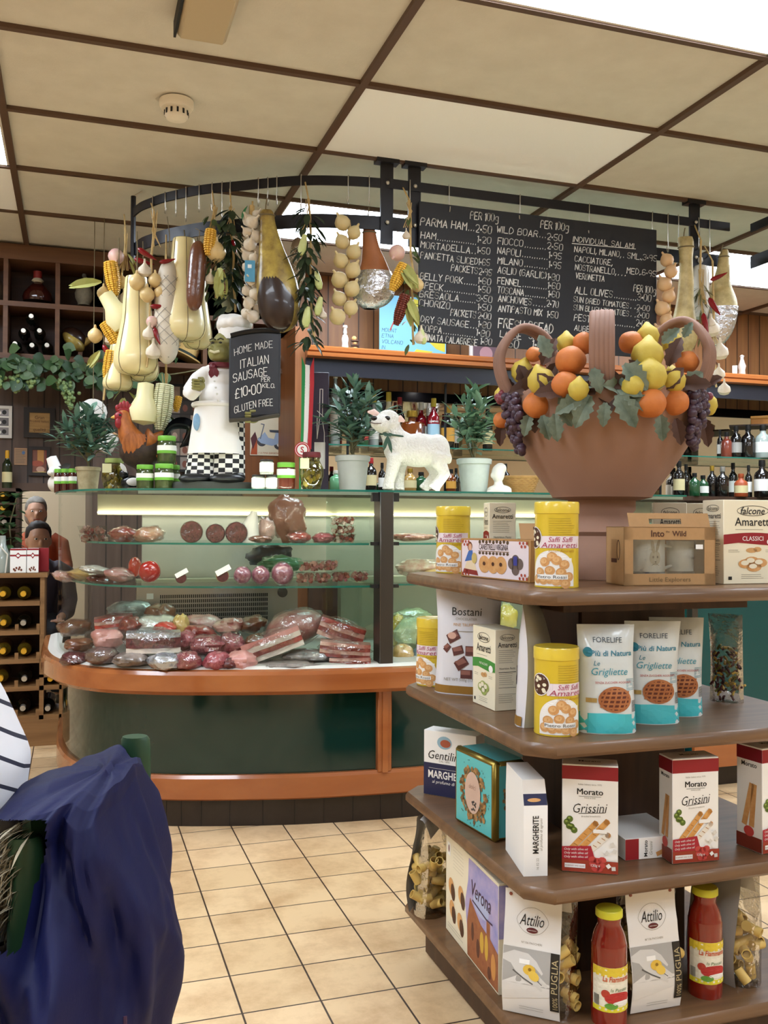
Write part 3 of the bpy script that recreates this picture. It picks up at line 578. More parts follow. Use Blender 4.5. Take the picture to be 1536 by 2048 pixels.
# garlic braid
p = rail_at(505); p.y -= .07; a = atY(505, 412, p.y); t = hung('garlic_braid', 'thick braid of white garlic with a small blue tag', 'garlic', a, 'strings of onions and garlic'); s = px_m(p); Hh = -zat(502, 645, a)
rope_b(B(), Hh, .012).build('plaited_stalks', t)
for i in range(24):
    f_ = (i+.5)/24; an = i*2.4; b = B(); garlic_b(b, (0, 0, 0), .026*R.uniform(.85, 1.1), RX(1.2)); b.build('garlic_bulb', t, loc=(.021*cos(an), -.012+.02*sin(an), -.03-f_*(Hh-.04)), rot=(0, 0, R.uniform(-.8, .8)))
B().box((-.03, -.056, -Hh*.68), (.012, -.053, -Hh*.5), mat('#4f93b5', .5)).box((-.018, -.0575, -Hh*.565), (-.002, -.0555, -Hh*.535), mat('#dfe8ea', .5)).build('tag', t, label='small blue paper tag')
B().leaf((-.02, 0, .0), (-.5, -.3, -1), (0, 0, 1), .07, .03, mat('#1f6b3a', .5)).tube([(0, 0, -.01), (0, 0, .02), (0, -.005, ZU-.1-a.z)], .004, M_RAF, 6).build('tie', t)
# mixed swags
def swag(label, px0, py0, px1, py1, items, dy=-.05, n_leaf=0, leafm=None, rl=.05, leaf=(.06, .022), ztop=None, name='vegetable_swag', cat='swag'):
    p = rail_at(px0); p.y += dy; a = atY(px0, py0, p.y); e = atY(px1, py1, p.y); d = RZ(-face(a)) @ (e-a); s = px_m(p); t = hung(name, label, cat, a, 'swags of dried vegetables and leaves')
    zt = (ztop or ZU-.1)-a.z; b = B(); b.tube([(0, 0, zt)]+[(d.x*f_+R.uniform(-.006, .006), R.uniform(-.006, .006), d.z*f_) for f_ in [i/8 for i in range(9)]], .005, M_RAF, 6)
    for i in range(5): b.tube([(R.uniform(-.015, .015), R.uniform(-.015, .015), min(zt, .05)), (R.uniform(-.01, .01), -.01, -.05), (R.uniform(-.03, .03), -.015, -.12)], .002, M_RAF, 5)
    e_ = RZ(-face(a)) @ V((0, -dy, 0)); b.tube([(0, 0, zt), (e_.x, e_.y, zt+.09)], .0035, M_RAF, 5); b.build('raffia_cord', t)
    for it in items:
        k, u, f_, sz = it[:4]; an = it[4] if len(it) > 4 else 0; b = B(); L = (d.x*f_+u, -.02-.3*sz, d.z*f_)
        if k == 'o': onion_b(b, (0, 0, 0), sz, M_ONI, RX(.35) @ RY(an)); b.build('onion', t, loc=L)
        elif k == 'p': onion_b(b, (0, 0, 0), sz, M_PINK, RX(2.4) @ RY(an)); b.build('shallot', t, loc=L)
        elif k == 'g': garlic_b(b, (0, 0, 0), sz, RX(.5) @ RY(an)); b.build('garlic_bulb', t, loc=L)
        elif k == 'c':
            kern(b, (0, 0, 0), sz, sz*.2, RY(an)); b.build('corn_cob', t, loc=L)
        elif k == 'w':
            kern(b, (0, 0, 0), sz, sz*.2, RY(an), mat('#cfd0ae', .5)); b.build('corn_cob', t, loc=L, label='pale green white corn cob')
        elif k == 'r':
            kern(b, (0, 0, 0), sz, sz*.16, RY(an), mat('#6d2b1a', .4)); b.build('corn_cob', t, loc=L, label='dark red corn cob')
        elif k == 'h':
            for q in range(5): b.leaf((0, 0, 0), (sin(an)+R.uniform(-.25, .25), R.uniform(-.5, .2), -cos(an)), (0, -1, .2), sz, sz*.3, M_HUSK, fold=.5)
            b.build('corn_husk', t, loc=L)
        elif k == 'x': chili_b(b, (0, 0, 0), (sin(an), -.1, -cos(an)), sz, sz*.14); b.build('chili_pepper', t, loc=L)
        elif k == 'z': b.lathe([(0, 0), (sz*.1, -sz*.02), (sz*.16, -sz*.3), (sz*.2, -sz*.7), (sz*.12, -sz*.95), (0, -sz)], mat('#a7b46a', .4, n=.5, ns=9, h2='#d9d7a0'), 14, RY(an)); b.build('courgette', t, loc=L)
        elif k == 'q': b.lathe([(0, 0), (sz*.18, -sz*.05), (sz*.2, -sz*.35), (sz*.36, -sz*.65), (sz*.3, -sz*.92), (0, -sz)], mat('#e4ddb0', .35, n=.3, ns=8, h2='#cfc98a'), 18, RY(an)); b.build('gourd', t, loc=L)
    if n_leaf: leaves_b(B(), n_leaf, -.02, d.z*1.0, rl, leaf[0], leaf[1], leafm or M_LEAF).build('leaves', t)
    return t
swag('long swag of corn cobs, gourd and onions at the far left end of the rail', 250, 490, 205, 800, [('p', -.03, .09, .036), ('x', .05, .1, .09, 1.2), ('c', -.05, .14, .15, -.15), ('h', -.075, .27, .14, -1.35), ('o', -.06, .33, .03), ('q', -.055, .34, .19, -.55), ('c', -.035, .52, .15, -.55), ('o', -.07, .6, .033), ('g', .0, .62, .03), ('x', -.03, .66, .09, .5), ('c', .015, .7, .15, .12), ('z', .055, .7, .15, .3), ('h', -.04, .7, .09, -.6), ('o', .02, .45, .03), ('o', .01, .25, .028), ('g', .03, .36, .03)], n_leaf=40, leafm=M_HUSK, leaf=(.07, .02), dy=-.1)
swag('bundle of golden onions, garlic and chillies tied with raffia in front of the lowest provolone', 308, 440, 296, 735, [('x', -.06, .22, .09, .9), ('x', .03, .3, .07, 1.7), ('o', -.06, .44, .034), ('o', .015, .42, .03), ('o', -.015, .52, .032), ('g', -.03, .36, .03), ('x', .0, .6, .08, 1.5), ('p', .01, .7, .026), ('g', .0, .78, .03), ('g', .02, .9, .034), ('x', .02, .74, .08, .2), ('o', .04, .5, .028)], dy=-.17)
swag('bunch with a large brown onion, orange corn and green beans beside the brown salami', 428, 410, 432, 600, [('c', -.015, .3, .11, .1), ('o', .005, .52, .042), ('r', .02, .72, .1, -.2), ('h', .02, .7, .13, .1), ('z', .02, .7, .12, .05), ('g', -.02, .8, .025)], n_leaf=26, dy=-.06, leaf=(.05, .02))
swag('thick swag of dark green bay leaves left of the garlic braid', 462, 410, 470, 625, [('x', .0, .35, .06, .2)], n_leaf=110, rl=.07, leafm=M_LEAFD, leaf=(.075, .03), dy=-.03, name='bay_leaf_swag')
swag('long swag of green leaves and gherkins with trailing raffia right of the dark ham', 617, 405, 628, 690, [('z', -.02, .25, .09, .2), ('z', .02, .5, .08, -.2), ('z', -.02, .75, .09, .1), ('z', .035, .68, .08, .2), ('g', .04, .8, .018)], n_leaf=130, rl=.06, leafm=M_LEAFD, leaf=(.07, .024), dy=-.06, name='bay_leaf_swag')
swag('slim swag of corn, garlic and pink shallot overlapping the price board left edge', 820, 400, 828, 690, [('g', -.02, .26, .018), ('p', -.06, .38, .034, -.4), ('c', -.03, .47, .12, .45), ('h', -.045, .46, .13, .5), ('r', -.03, .68, .13, .3), ('h', -.02, .7, .12, .25), ('g', .0, .77, .024), ('o', .02, .6, .028), ('z', .03, .9, .07, -.2), ('g', .03, .96, .03)], n_leaf=24, leaf=(.045, .018), dy=-.09)
swag('hanging white corn cob with beans and leaves behind the rooster', 330, 770, 330, 850, [('w', .0, .05, .2, .1), ('q', -.08, .0, .19, .05), ('c', .06, .3, .07, .2)], n_leaf=26, leafm=M_LEAF, dy=-.0, leaf=(.05, .03), ztop=2.4)
swag('dried herbs and red chillies with garlic between the two right hand hams', 1402, 560, 1410, 680, [('x', .04, .05, .08, 1.8), ('x', .03, .35, .1, .4), ('g', .03, .75, .024), ('x', .0, .6, .1, .1)], n_leaf=50, rl=.03, leafm=mat('#6f6b45', .7), leaf=(.06, .01), dy=-.05)
swag('plait of large garlic bulbs hanging lowest at the right end of the rail', 1425, 640, 1432, 775, [('g', -.01, .15, .043), ('g', .025, .5, .04), ('g', .015, .82, .03), ('g', .035, 1.05, .03)], n_leaf=5, leafm=mat('#7a5040', .8), leaf=(.05, .02), dy=-.06, ztop=2.46, name='garlic_plait')
p = rail_at(1400); a = atY(1400, 515, p.y); t = hung('hanging_flask', 'white bottle shaped salami with a knob, between the two right hand hams', 'salami', a)
B().lathe([(0, 0), (.012, -.002), (.014, -.02), (.006, -.03), (.01, -.035), (.034, -.045), (.042, -.07), (.044, -.24), (.034, -.29), (0, -.3)], mat('#dedad0', .4, n=.15, ns=12), 22).build('body', t); B().tube([(0, 0, -.002), (0, 0, .06)], .003, M_STR, 6).build('string', t)
# hooks in order
HOOKS = [(306, .1, 'farthest left on the rail'), (330, .075, 'empty at the left bend of the rail'), (352, .1, ''), (372, .13, 'over the higher provolone'), (398, .1, 'above the brown salami'), (425, .1, 'holding the bunch with the brown onion'), (445, .13, ''), (460, .1, 'holding the bay leaves'), (517, .1, 'holding the garlic braid'), (535, .1, 'holding the dark rinded ham'), (553, .1, 'empty right of the dark rinded ham'), (602, .13, 'holding the green swag with raffia'), (698, .1, 'holding the flat onions'), (738, .1, 'holding the foil wrapped ham'), (820, .13, 'at the post by the board')]
for k, (px, L, w) in enumerate(HOOKS): hook(px, L, w or 'between its neighbours, %s from the left on the curved rail' % ORD[k])
for k, (px, L, w) in enumerate([(899, .1, 'at the left end of the price board'), (1044, .1, 'second from the left on the price board'), (1177, .13, 'third from the left on the price board'), (1306, .13, 'at the right end of the price board'), (1335, .16, 'holding the large onions'), (1357, .13, 'holding the tied ham'), (1398, .13, 'holding the white flask shape'), (1421, .16, 'holding the last ham')]): hook(px, L, w)
# ================================================================ PRICE BOARD
YBD = 3.692; M_BOARD = mat('#15161c', .55, n=.3, ns=6, h2='#1c1d24'); M_CHK = mat('#d9d8d4', .9)
tl, tr, br_, bl = [atY(px, py, YBD) for px, py in ((838, 403), (1316, 459), (1311, 700), (837, 683))]
xl, xr = (tl.x+bl.x)/2, (tr.x+br_.x)/2; zt, zb = (tl.z+tr.z)/2, bl.z
t = thing('price_board', 'large black chalkboard price list hanging from the rail', 'price board', (xl, YBD, zb))
B().box((0, 0, 0), (xr-xl, .009, zt-zb), M_BOARD, .002).build('board', t)
g = Art()
def CH(s, cx, cy, w, h=38, wd=None):        # lettering measured on the board itself
    p0 = atY(820+cx*520/1536, 380+cy*340/1004, YBD); p1 = atY(820+(cx+w)*520/1536, 380+(cy+w*.118)*340/1004, YBD)
    hh = h*.3386*px_m(p0); g.ink(s, p0.x-xl, p0.z-zb, hh, M_CHK, wd=hh*.115, w=p1.x-p0.x, rot=math.atan2(p1.z-p0.z, p1.x-p0.x))
def ROW(n, x, y, w, pr, px, py, pw=85, h=38):
    CH(n, x, y, w, h)
    if pr: CH(pr, px, py, pw, h)
    k = x+w+14
    if pr and px-k > 20:
        m_ = int((px-k)/13); CH('.'*m_, k, y+w*.11+4, px-k-10, 30)
for q in [('PARMA HAM', 60, 205, 272, '2*50', 385, 248, 95, 45), ('HAM', 62, 283, 88, '1*20', 396, 308, 80), ('MORTADELLA', 62, 340, 290, '1*50', 395, 372, 75), ('PANCETTA SLICED', 60, 402, 338, '1*65', 403, 440, 66), ('PACKETS', 242, 478, 155, '2*95', 405, 498, 75), ('BELLY PORK', 58, 525, 250, '1*60', 400, 552, 75), ('SPECK', 57, 580, 135, '1*50', 400, 603, 72), ('BRESAOLA', 55, 630, 230, '3*50', 392, 655, 90), ('CHORIZO', 53, 682, 180, '1*50', 398, 707, 78), ('PACKETS', 238, 740, 148, '2*00', 398, 757, 78), ('DRY SAUSAGE', 62, 780, 282, '1*80', 400, 810, 75), ('COPPA', 62, 832, 122, '1*80', 390, 860, 78), ('SPINATA CALABRESE', 60, 882, 335, '1*80', 415, 910, 65),
          ('WILD BOAR', 512, 250, 240, '2*50', 808, 292, 88), ('FIOCCO', 517, 318, 148, '2*50', 808, 347, 92), ('NAPOLI', 515, 376, 135, '1*95', 818, 402, 74), ('MILANO', 517, 433, 146, '1*95', 818, 458, 72), ('AGLIO (GARLIC)', 517, 490, 285, '1*80', 812, 530, 68), ('FENNEL', 515, 553, 138, '1*60', 812, 580, 72), ('TOSCANA', 515, 606, 155, '1*60', 815, 630, 64), ('ANCHOVIES', 520, 658, 195, '2*70', 805, 688, 70), ('ANTIPASTO MIX', 520, 715, 258, '1*50', 808, 750, 64), ('FRESH BREAD', 520, 812, 322, None, 0, 0, 0, 56), ('LARGE', 530, 868, 125, None, 0, 0), ('SMALL', 702, 878, 120, None, 0, 0), ('1*50', 548, 925, 90, None, 0, 0, 0, 48), ('1*00', 720, 930, 90, None, 0, 0, 0, 44),
          ('INDIVIDUAL SALAMI', 962, 305, 358, None, 0, 0, 0, 32), ('NAPOLI, MILANO,', 970, 365, 275, 'SML..3*95', 1283, 403, 172, 34), ('CACCIATORE,', 972, 422, 222, None, 0, 0, 0, 34), ('NOSTRANELLO,', 975, 472, 240, 'MED..6*95', 1280, 492, 170, 34), ('VERONETTA', 978, 522, 168, None, 0, 0, 0, 34), ('ALL OLIVES', 975, 610, 218, '3*00', 1342, 650, 80, 40), ('SUN DRIED TOMATOES', 965, 660, 325, '2*00', 1337, 708, 76, 32), ('SUN BLUSH TOMATOES', 965, 708, 325, '2*00', 1337, 750, 72, 32), ('PESTO', 968, 770, 120, '2*00', 1333, 802, 76, 38), ('AUBERGINE', 970, 828, 190, None, 0, 0, 0, 32), ('PEPPERS', 1010, 872, 140, None, 0, 0, 0, 32)]: ROW(*q)
CH('PER 100g', 355, 170, 165, 44); CH('PER 100g', 770, 222, 165, 44); CH('PER 100g', 1320, 598, 130, 40); CH('MIXED', 1330, 862, 88, 28)
p0, p1 = atY(1144, 487, YBD), atY(1271, 498, YBD); g.line([(p0.x-xl, p0.z-zb), (p1.x-xl, p1.z-zb)], .003, M_CHK, 2)
fn = plane_fn((0, 0, 0), (1, 0, 0), (0, 0, 1)); g.to(B(), fn).build('chalk_lettering', t, fix=False, label='white handwritten chalk prices')
# ================================================================ MEATS AND CHEESES IN THE CASE
def mt_(h, h2, ns=22, n=.8, coat=.7): return mat(h, .35, n=n, ns=ns, h2=h2, bump=.45, bs=32, coat=coat, dist=.006)
M_MEAT = mt_('#6b1815', '#b35549', 30); M_MEATD = mt_('#2f0d10', '#7d3a3c', 55); M_SAL = mt_('#74202a', '#b86a70', 70); M_PURP = mt_('#7d2a45', '#c58a9a', 60)
M_FAT = mt_('#cfae9c', '#9a4138', 14, .9); M_WHTF = mt_('#d8cdbf', '#b9a698', 16, .5); M_PINKM = mt_('#b06a62', '#d0a098', 9, .8); M_RED = mt_('#b3261c', '#d14a35', 8, .5); M_BRN = mt_('#5a3322', '#8a5a3e', 18)
M_SILV = mat('#b9bcc2', .25, m=.8, bump=.8, bs=30, dist=.01); M_YEL = mt_('#d8c12a', '#e8dc7a', 14, .7); M_CHE = mt_('#cfa65a', '#dfc07e', 9, .5); M_GRC = mt_('#a9c79a', '#e6ecb0', 14, .8); M_BLUE = mt_('#4e9ac0', '#d5e6ee', 12, .8)
M_WRAP = clear('#ffffff', .1, .06, 'wrap', 24); M_TUB = clear('#f4f6f5', .06, .05, 'tub'); M_PAP = mat('#e7e3da', .7)
_pw = [0]
def pc(px, py, y): return atY(px, py, y)
def food(name, label, cat, px, py, y, group=None, rot=0): p = pc(px, py, y); return thing(name, label, cat, p, face(p)+rot, group), px_m(p)
def lump(name, label, px, py, w, h, y, m, cat='meat', dep=None, tilt=0, wrap=False, group='cured meats piled in the case', squ=.0, rough=.14, part='meat'):
    t, s = food(name, label, cat, px, py, y, group); a, b_ = w*s/2, h*s/2; d = dep or min(a, .07); sd = V((px*.37, py*.21, y)); f = lambda u: 1+rough*1.6*noise.noise(u*1.6+sd)+rough*1.1*noise.noise(u*4+sd)+squ*(abs(u.x)*abs(u.z))
    b = B(); b.ell((0, 0, 0), (a, d, b_), m, 26, 16, RY(tilt), f); b.build(part, t)
    if wrap: B().ell((0, 0, 0), (a*1.06, d*1.08, b_*1.1), M_WRAP, 20, 12, RY(tilt), lambda u: f(u)*(1+.13*noise.noise(u*5+sd)+.07*noise.noise(u*11+sd))).build('plastic_wrap', t)
    return t
def roundcut(name, label, px, py, r, y, m, cut, L=.12, group='cut salami on the glass shelves', wrap=True, paper=False):
    t, s = food(name, label, 'salami', px, py, y, group); r_ = r*s; M_ = RX(pi/2)
    B().lathe([(0, 0), (r_*.94, 0), (r_, .006), (r_*1.0, -.0), (r_, -L*.5), (r_*.96, -L*.8), (r_*.6, -L*.97), (0, -L)][:1]+[(r_*.9, .004), (r_, -.004), (r_, -L*.6), (r_*.85, -L*.9), (0, -L)], m, 24, M_).build('sausage', t)
    B().lathe([(0, .0055), (r_*.92, .0055), (r_*.92, .003), (0, .003)], cut, 24, M_).build('cut_face', t, label='dark cut face')
    if wrap: B().lathe([(0, .008), (r_*.9, .009), (r_*1.05, .0), (r_*1.06, -L*.6), (r_*.9, -L*.93)], M_WRAP, 20, M_, f=lambda a, z: 1+.03*sin(9*a)).build('plastic_wrap', t)
    if paper: B().cbox((r_*.1, -.012, r_*.9), (r_*2.4, .002, r_*.9), M_PAP, RY(-.5) @ RX(-.4)).build('paper_label', t)
    return t
def tub(label, px, py, w, h, y, m, group='clear tubs of diced meat', z=None):
    t, s = food('meat_tub', label, 'meat tub', px, py, y, group); a, hh = w*s/2, h*s; q = R.Random if False else random.Random(int(px+py))
    ring = lambda k, z_: [V((i*a*k, j*.04*k, z_)) for i, j in ((-1, -1), (1, -1), (1, 1), (-1, 1))]
    B().loft([ring(.84, 0), ring(1, hh*.85)], M_TUB, False).build('tray', t); B().box((-a*1.05, -.043, hh*.85), (a*1.05, .043, hh*.9), M_TUB).build('lid', t)
    b = B()
    for i in range(40): b.cbox((q.uniform(-.78, .78)*a, q.uniform(-.03, .03), hh*q.uniform(.1, .72)), (.013, .013, .012), q.choice((M_MEAT, m, M_FAT)), Euler((q.random()*3, q.random()*3, 0)).to_matrix())
    b.build('diced_meat', t, kind='stuff'); return t
YS = 3.86
# upper glass shelf
for k, (px, w) in enumerate(((185, 56), (190, 60))): tub('%s shallow tray of pink diced meat, left end of the upper shelf' % ('upper', 'lower')[k], px, (1067, 1084)[k], w, 17, 4.32, M_FAT, 'meat trays at the left end of the shelf')
lump('wrapped_sausage', 'plastic wrapped orange and brown sausage left of the steel strip on the upper shelf', 247, 1069, 52, 30, 4.12, M_MEAT, wrap=True, group='wrapped sausages on the upper shelf')
lump('wrapped_sausage', 'plastic wrapped pale orange sausage, second from the left on the upper shelf', 298, 1069, 56, 30, 4.08, mt_('#a5562f', '#e3c4a4', 14), wrap=True, group='wrapped sausages on the upper shelf')
roundcut('cut_salami', 'large dark round salami cut face, leftmost of three on the upper shelf', 383, 1064, 22, 3.93, M_BRN, M_MEATD); roundcut('cut_salami', 'dark round salami cut face, middle of three on the upper shelf', 431, 1067, 19, 3.9, M_MEATD, M_MEATD); roundcut('cut_salami', 'dark round salami cut face with lighter rim, right of three on the upper shelf', 473, 1066, 22, 3.88, M_MEATD, M_MEATD)
lump('printed_bag', 'black printed bag hanging behind the lower glass shelf', 540, 1112, 96, 44, 4.25, mat('#17181a', .4, coat=.3), 'bag', part='bag')
lump('green_bag', 'dark green bag behind the speckled salami on the lower shelf', 560, 1128, 90, 34, 4.15, mat('#2f6a3f', .4, coat=.4, bump=.4, bs=30), 'bag', part='bag')
t, s = food('paper_cone', 'white paper wrapped around a sausage on the upper shelf', 'wrapped sausage', 492, 1086, 3.97); B().lathe([(.0, .01), (.05, .0), (.052, .03), (.02, .12), (.012, .14)], M_PAP, 10, RY(.25)).build('paper', t)
lump('mortadella_piece', 'pink mortadella end piece behind the upper glass shelf', 533, 1058, 34, 44, 4.0, mt_('#c39a8c', '#d9bbb0', 6, .5), wrap=True)
lump('ham_piece', 'tall brown ham piece standing at the back of the upper shelf', 575, 1035, 75, 90, 4.22, mt_('#8a5340', '#b0806a', 7, .6))
lump('wrapped_sausage', 'small pack of sliced sausage right of the round cut salami on the upper shelf', 522, 1078, 44, 15, 3.84, M_BRN, wrap=True, group='wrapped sausages on the upper shelf')
lump('meat_pack', 'pack of mottled sliced meat, left of two beside the tubs on the upper shelf', 598, 1075, 46, 24, 3.82, M_MEAT, wrap=True, group='packs beside the tubs'); lump('meat_pack', 'pack of mottled sliced meat, right of two beside the tubs on the upper shelf', 646, 1076, 42, 20, 3.8, M_SAL, wrap=True, group='packs beside the tubs')
for k, py in enumerate((1084, 1067, 1049)): tub('clear tub of diced meat, %s of the stack of three on the upper shelf' % ('bottom', 'middle', 'top')[k], 686, py, 50, 18, 3.8, M_WHTF)
# lower glass shelf
for k, (px, py, w, h, m, d) in enumerate([(135, 1153, 60, 20, M_FAT, 'pink'), (170, 1149, 66, 22, M_CHE, 'yellow'), (205, 1158, 60, 18, M_MEAT, 'reddish'), (190, 1139, 60, 16, M_WHTF, 'white'), (238, 1149, 58, 26, M_PINKM, 'rosy')]): lump('flat_meat_pack', '%s vacuum pack in the heap at the left of the lower glass shelf' % d, px, py, w, h, 4.45-.07*k, m, wrap=True, tilt=.12, group='flat vacuum packs heaped on the lower shelf')
lump('red_cheese_ball', 'shiny red ball at the left of the lower glass shelf, the front one', 299, 1143, 44, 44, 3.95, mat('#a8221b', .2, n=.4, ns=7, h2='#7e1d1c', coat=.8), 'ball', rough=.02, part='ball', group='red balls'); lump('red_cheese_ball', 'small shiny red ball behind the front red ball', 270, 1134, 26, 40, 4.2, mat('#c0402c', .2, coat=.8), 'ball', rough=.02, part='ball', group='red balls')
roundcut('small_salami', 'small salami under a tilted paper label, left of two on the lower shelf', 362, 1156, 11, 3.86, M_BRN, M_MEATD, .08, 'small labelled salami', False, True); roundcut('small_salami', 'small salami under a tilted paper label, right of two on the lower shelf', 445, 1152, 13, 3.82, M_CHE, M_MEATD, .08, 'small labelled salami', False, True)
for k, (px, r) in enumerate(((485, 17), (521, 18), (565, 22))): lump('speckled_salami', 'round purple speckled salami, %s of three on the lower shelf' % ('left', 'middle', 'right')[k], px, 1150-(k == 2)*3, 2*r, 2*r, 3.78, M_PURP, 'salami', wrap=True, rough=.02, group='round speckled salami', part='salami')
for k, (px, py) in enumerate(((610, 1164), (645, 1164), (682, 1162), (718, 1161), (618, 1141), (656, 1140))): tub('clear tub of chopped meat, %s of the %s row on the lower shelf' % (ORD[k % 4], ('bottom', 'top')[k > 3]), px, py, 36 if k < 4 else 42, 22, 3.74, M_SAL, 'small clear tubs on the lower shelf')
# deck
def slab(label, px, py, w, h, y, ms, tilt=0, group='bacon and pancetta slabs on the deck', wrap=True, dep=.06, arch=.0):
    t, s = food('bacon_slab', label, 'bacon', px, py, y, group); W_, H_ = w*s, h*s; n = len(ms); b = B()
    for k, m in enumerate(ms):
        z0, z1 = -H_/2+H_*k/n, -H_/2+H_*(k+1)/n
        ring = lambda u: [V((u*W_/2, -dep*(1-.25*u*u)-.004*sin(u*9+k), z0+arch*H_*(1-u*u))), V((u*W_/2, dep, z0+arch*H_*(1-u*u))), V((u*W_/2, dep*.9, z1+arch*H_*(1-u*u))), V((u*W_/2, -dep*.95*(1-.25*u*u), z1+arch*H_*(1-u*u)))]
        b.T = RY(tilt).to_4x4(); b.loft([ring(-1+2*i/10) for i in range(11)], m, False); b.T = None
    b.build('meat', t)
    if wrap: B().ell((0, 0, 0), (W_*.54, dep*1.25, H_*.75), M_WRAP, 20, 12, RY(tilt), lambda u: 1+.08*sin(9*u.x+px)*cos(8*u.z)).build('plastic_wrap', t)
    return t
SG = 'salami piled in the case'
for a in [('dark maroon ham slab with a white fat rim in the left pile', 307, 1283, 105, 40, 3.83, (M_WHTF, M_MEATD, M_MEATD, M_SILV), 0), ('ribbed bacon slab on top of the right hand pile by the upright', 683, 1262, 92, 36, 3.78, (M_FAT, M_MEAT, M_FAT, M_MEAT), .32), ('pink and white bacon slab under the ribbed one', 690, 1298, 100, 28, 3.68, (M_MEAT, M_FAT, M_MEAT, M_FAT), .08), ('bottom bacon slab by the upright', 700, 1322, 82, 18, 3.66, (M_FAT, M_MEAT, M_FAT), 0), ('pancetta piece with a white band in the middle of the deck', 545, 1288, 120, 40, 3.75, (M_WHTF, M_MEAT, M_WHTF, M_PINKM), -.35), ('stack of sliced bacon at the back of the left pile', 228, 1245, 74, 26, 4.2, (M_FAT, M_RED, M_FAT, M_MEAT), -.1)]: slab(*a)
lump('cooked_ham', 'very large pink ham in shiny clear plastic, the biggest piece on the deck', 590, 1255, 118, 68, 3.9, M_PINKM, 'ham', dep=.1, tilt=-.25, wrap=True, rough=.02)
lump('meat_pack', 'red and white printed bag standing before the grille', 408, 1246, 80, 34, 4.1, mt_('#c8463a', '#e9d6d0', 8, .9), 'bag', tilt=.1, wrap=True, part='bag', group='packs on the deck')
lump('meat_pack', 'crumpled silver wrapped packet at the front of the deck', 330, 1322, 72, 32, 3.74, M_SILV, 'packet', part='foil', group='packs on the deck')
lump('meat_pack', 'long grey vacuum packet at the front right of the deck', 580, 1330, 120, 18, 3.67, mt_('#7d7672', '#b3a59c', 16), wrap=True, group='packs on the deck')
lump('meat_pack', 'dark wrapped packet with silver shine under the big ham', 615, 1312, 100, 26, 3.72, mt_('#4c4645', '#b0acaa', 20), wrap=True, group='packs on the deck')
for k, (px, py, w, h, y, m, d) in enumerate([(150, 1255, 62, 30, 4.3, M_BRN, 'brown packed meat at the top left of the pile'), (158, 1290, 52, 28, 4.12, M_BRN, 'square brown packed meat in the left pile'), (150, 1318, 56, 26, 4.02, M_MEATD, 'dark packed meat at the bottom left of the pile'), (215, 1278, 60, 40, 4.0, M_PINKM, 'folded pink meat in the left pile'), (205, 1312, 62, 30, 3.9, mt_('#4a3531', '#8a6f68', 20), 'grey brown packed meat at the left front'), (262, 1318, 66, 26, 3.8, mt_('#514740', '#9d8f86', 16), 'dark bundle at the left front of the deck'), (265, 1252, 52, 34, 4.1, M_MEAT, 'red brown cut meat behind the maroon slab'), (322, 1228, 60, 40, 4.2, M_BRN, 'brown salami end at the back of the pile'), (318, 1250, 80, 36, 4.08, M_WHTF, 'white paper wrapped meat over the maroon slab'), (330, 1258, 44, 26, 3.98, M_RED, 'bright red piece peeping over the maroon slab'), (262, 1218, 84, 30, 4.32, mt_('#5e6660', '#c8d2cc', 14), 'silver green bag at the back of the left pile'), (362, 1252, 32, 44, 4.02, M_CHE, 'pale cheese wedge behind the salami heap')]): lump('packed_meat', d, px, py, w, h, y, m, wrap=k % 2 == 0, squ=.2)
for k, (px, py, w, h, y, m, d) in enumerate([(375, 1322, 54, 38, 3.72, M_SAL, 'salami end facing out, left of two at the deck front'), (432, 1322, 52, 40, 3.7, M_SAL, 'salami end facing out, right of two at the deck front'), (372, 1282, 40, 40, 3.86, M_SAL, 'mottled salami at the left of the middle heap'), (415, 1290, 72, 40, 3.8, M_SAL, 'thick netted salami lying across the middle heap'), (400, 1265, 60, 30, 3.95, M_MEAT, 'salami at the top of the middle heap'), (458, 1252, 64, 36, 4.0, M_FAT, 'ribbed pale salami leaning at the back of the heap'), (462, 1290, 56, 48, 3.8, M_SAL, 'dark red salami in the middle heap beside the pancetta'), (482, 1322, 62, 40, 3.7, M_PINKM, 'rosy plastic bagged salami at the deck front'), (505, 1248, 56, 34, 3.98, M_BRN, 'brown salami next to the big ham'), (512, 1290, 44, 46, 3.76, M_BRN, 'round brown smoked cheese before the big ham'), (458, 1328, 30, 24, 3.67, M_MEATD, 'small dark sausage between the salami ends')]): lump('heaped_salami', d, px, py, w, h, y, m, 'salami', wrap=k % 3 == 0, group=SG, tilt=R.uniform(-.3, .3), part='salami')
# straight case
CG = 'cheeses and packs in the straight case'
for a in [('cheese_pack', 'big yellow and green cheese bag on the deck of the straight case', 825, 1268, 78, 62, 3.9, M_GRC), ('cheese_pack', 'bright yellow cheese pack against the upright', 795, 1262, 34, 66, 3.95, M_YEL), ('cheese_pack', 'round tan cheese at the front of the straight case', 806, 1312, 46, 44, 3.75, M_CHE), ('cheese_pack', 'blue and white packet beside the tan cheese', 845, 1312, 40, 34, 3.75, M_BLUE), ('cheese_pack', 'crinkled pale green bag behind the yellow cheese', 828, 1232, 78, 30, 4.1, M_GRC), ('cheese_pack', 'yellow packet seen right of the white chocolate bag', 1015, 1235, 40, 56, 3.9, M_YEL), ('cheese_pack', 'yellow packet glimpsed between the display stand and the teal counter', 1362, 1220, 40, 50, 3.9, M_YEL)]: lump(a[0], a[1], *a[2:], cat='cheese', wrap=True, group=CG, part='cheese')
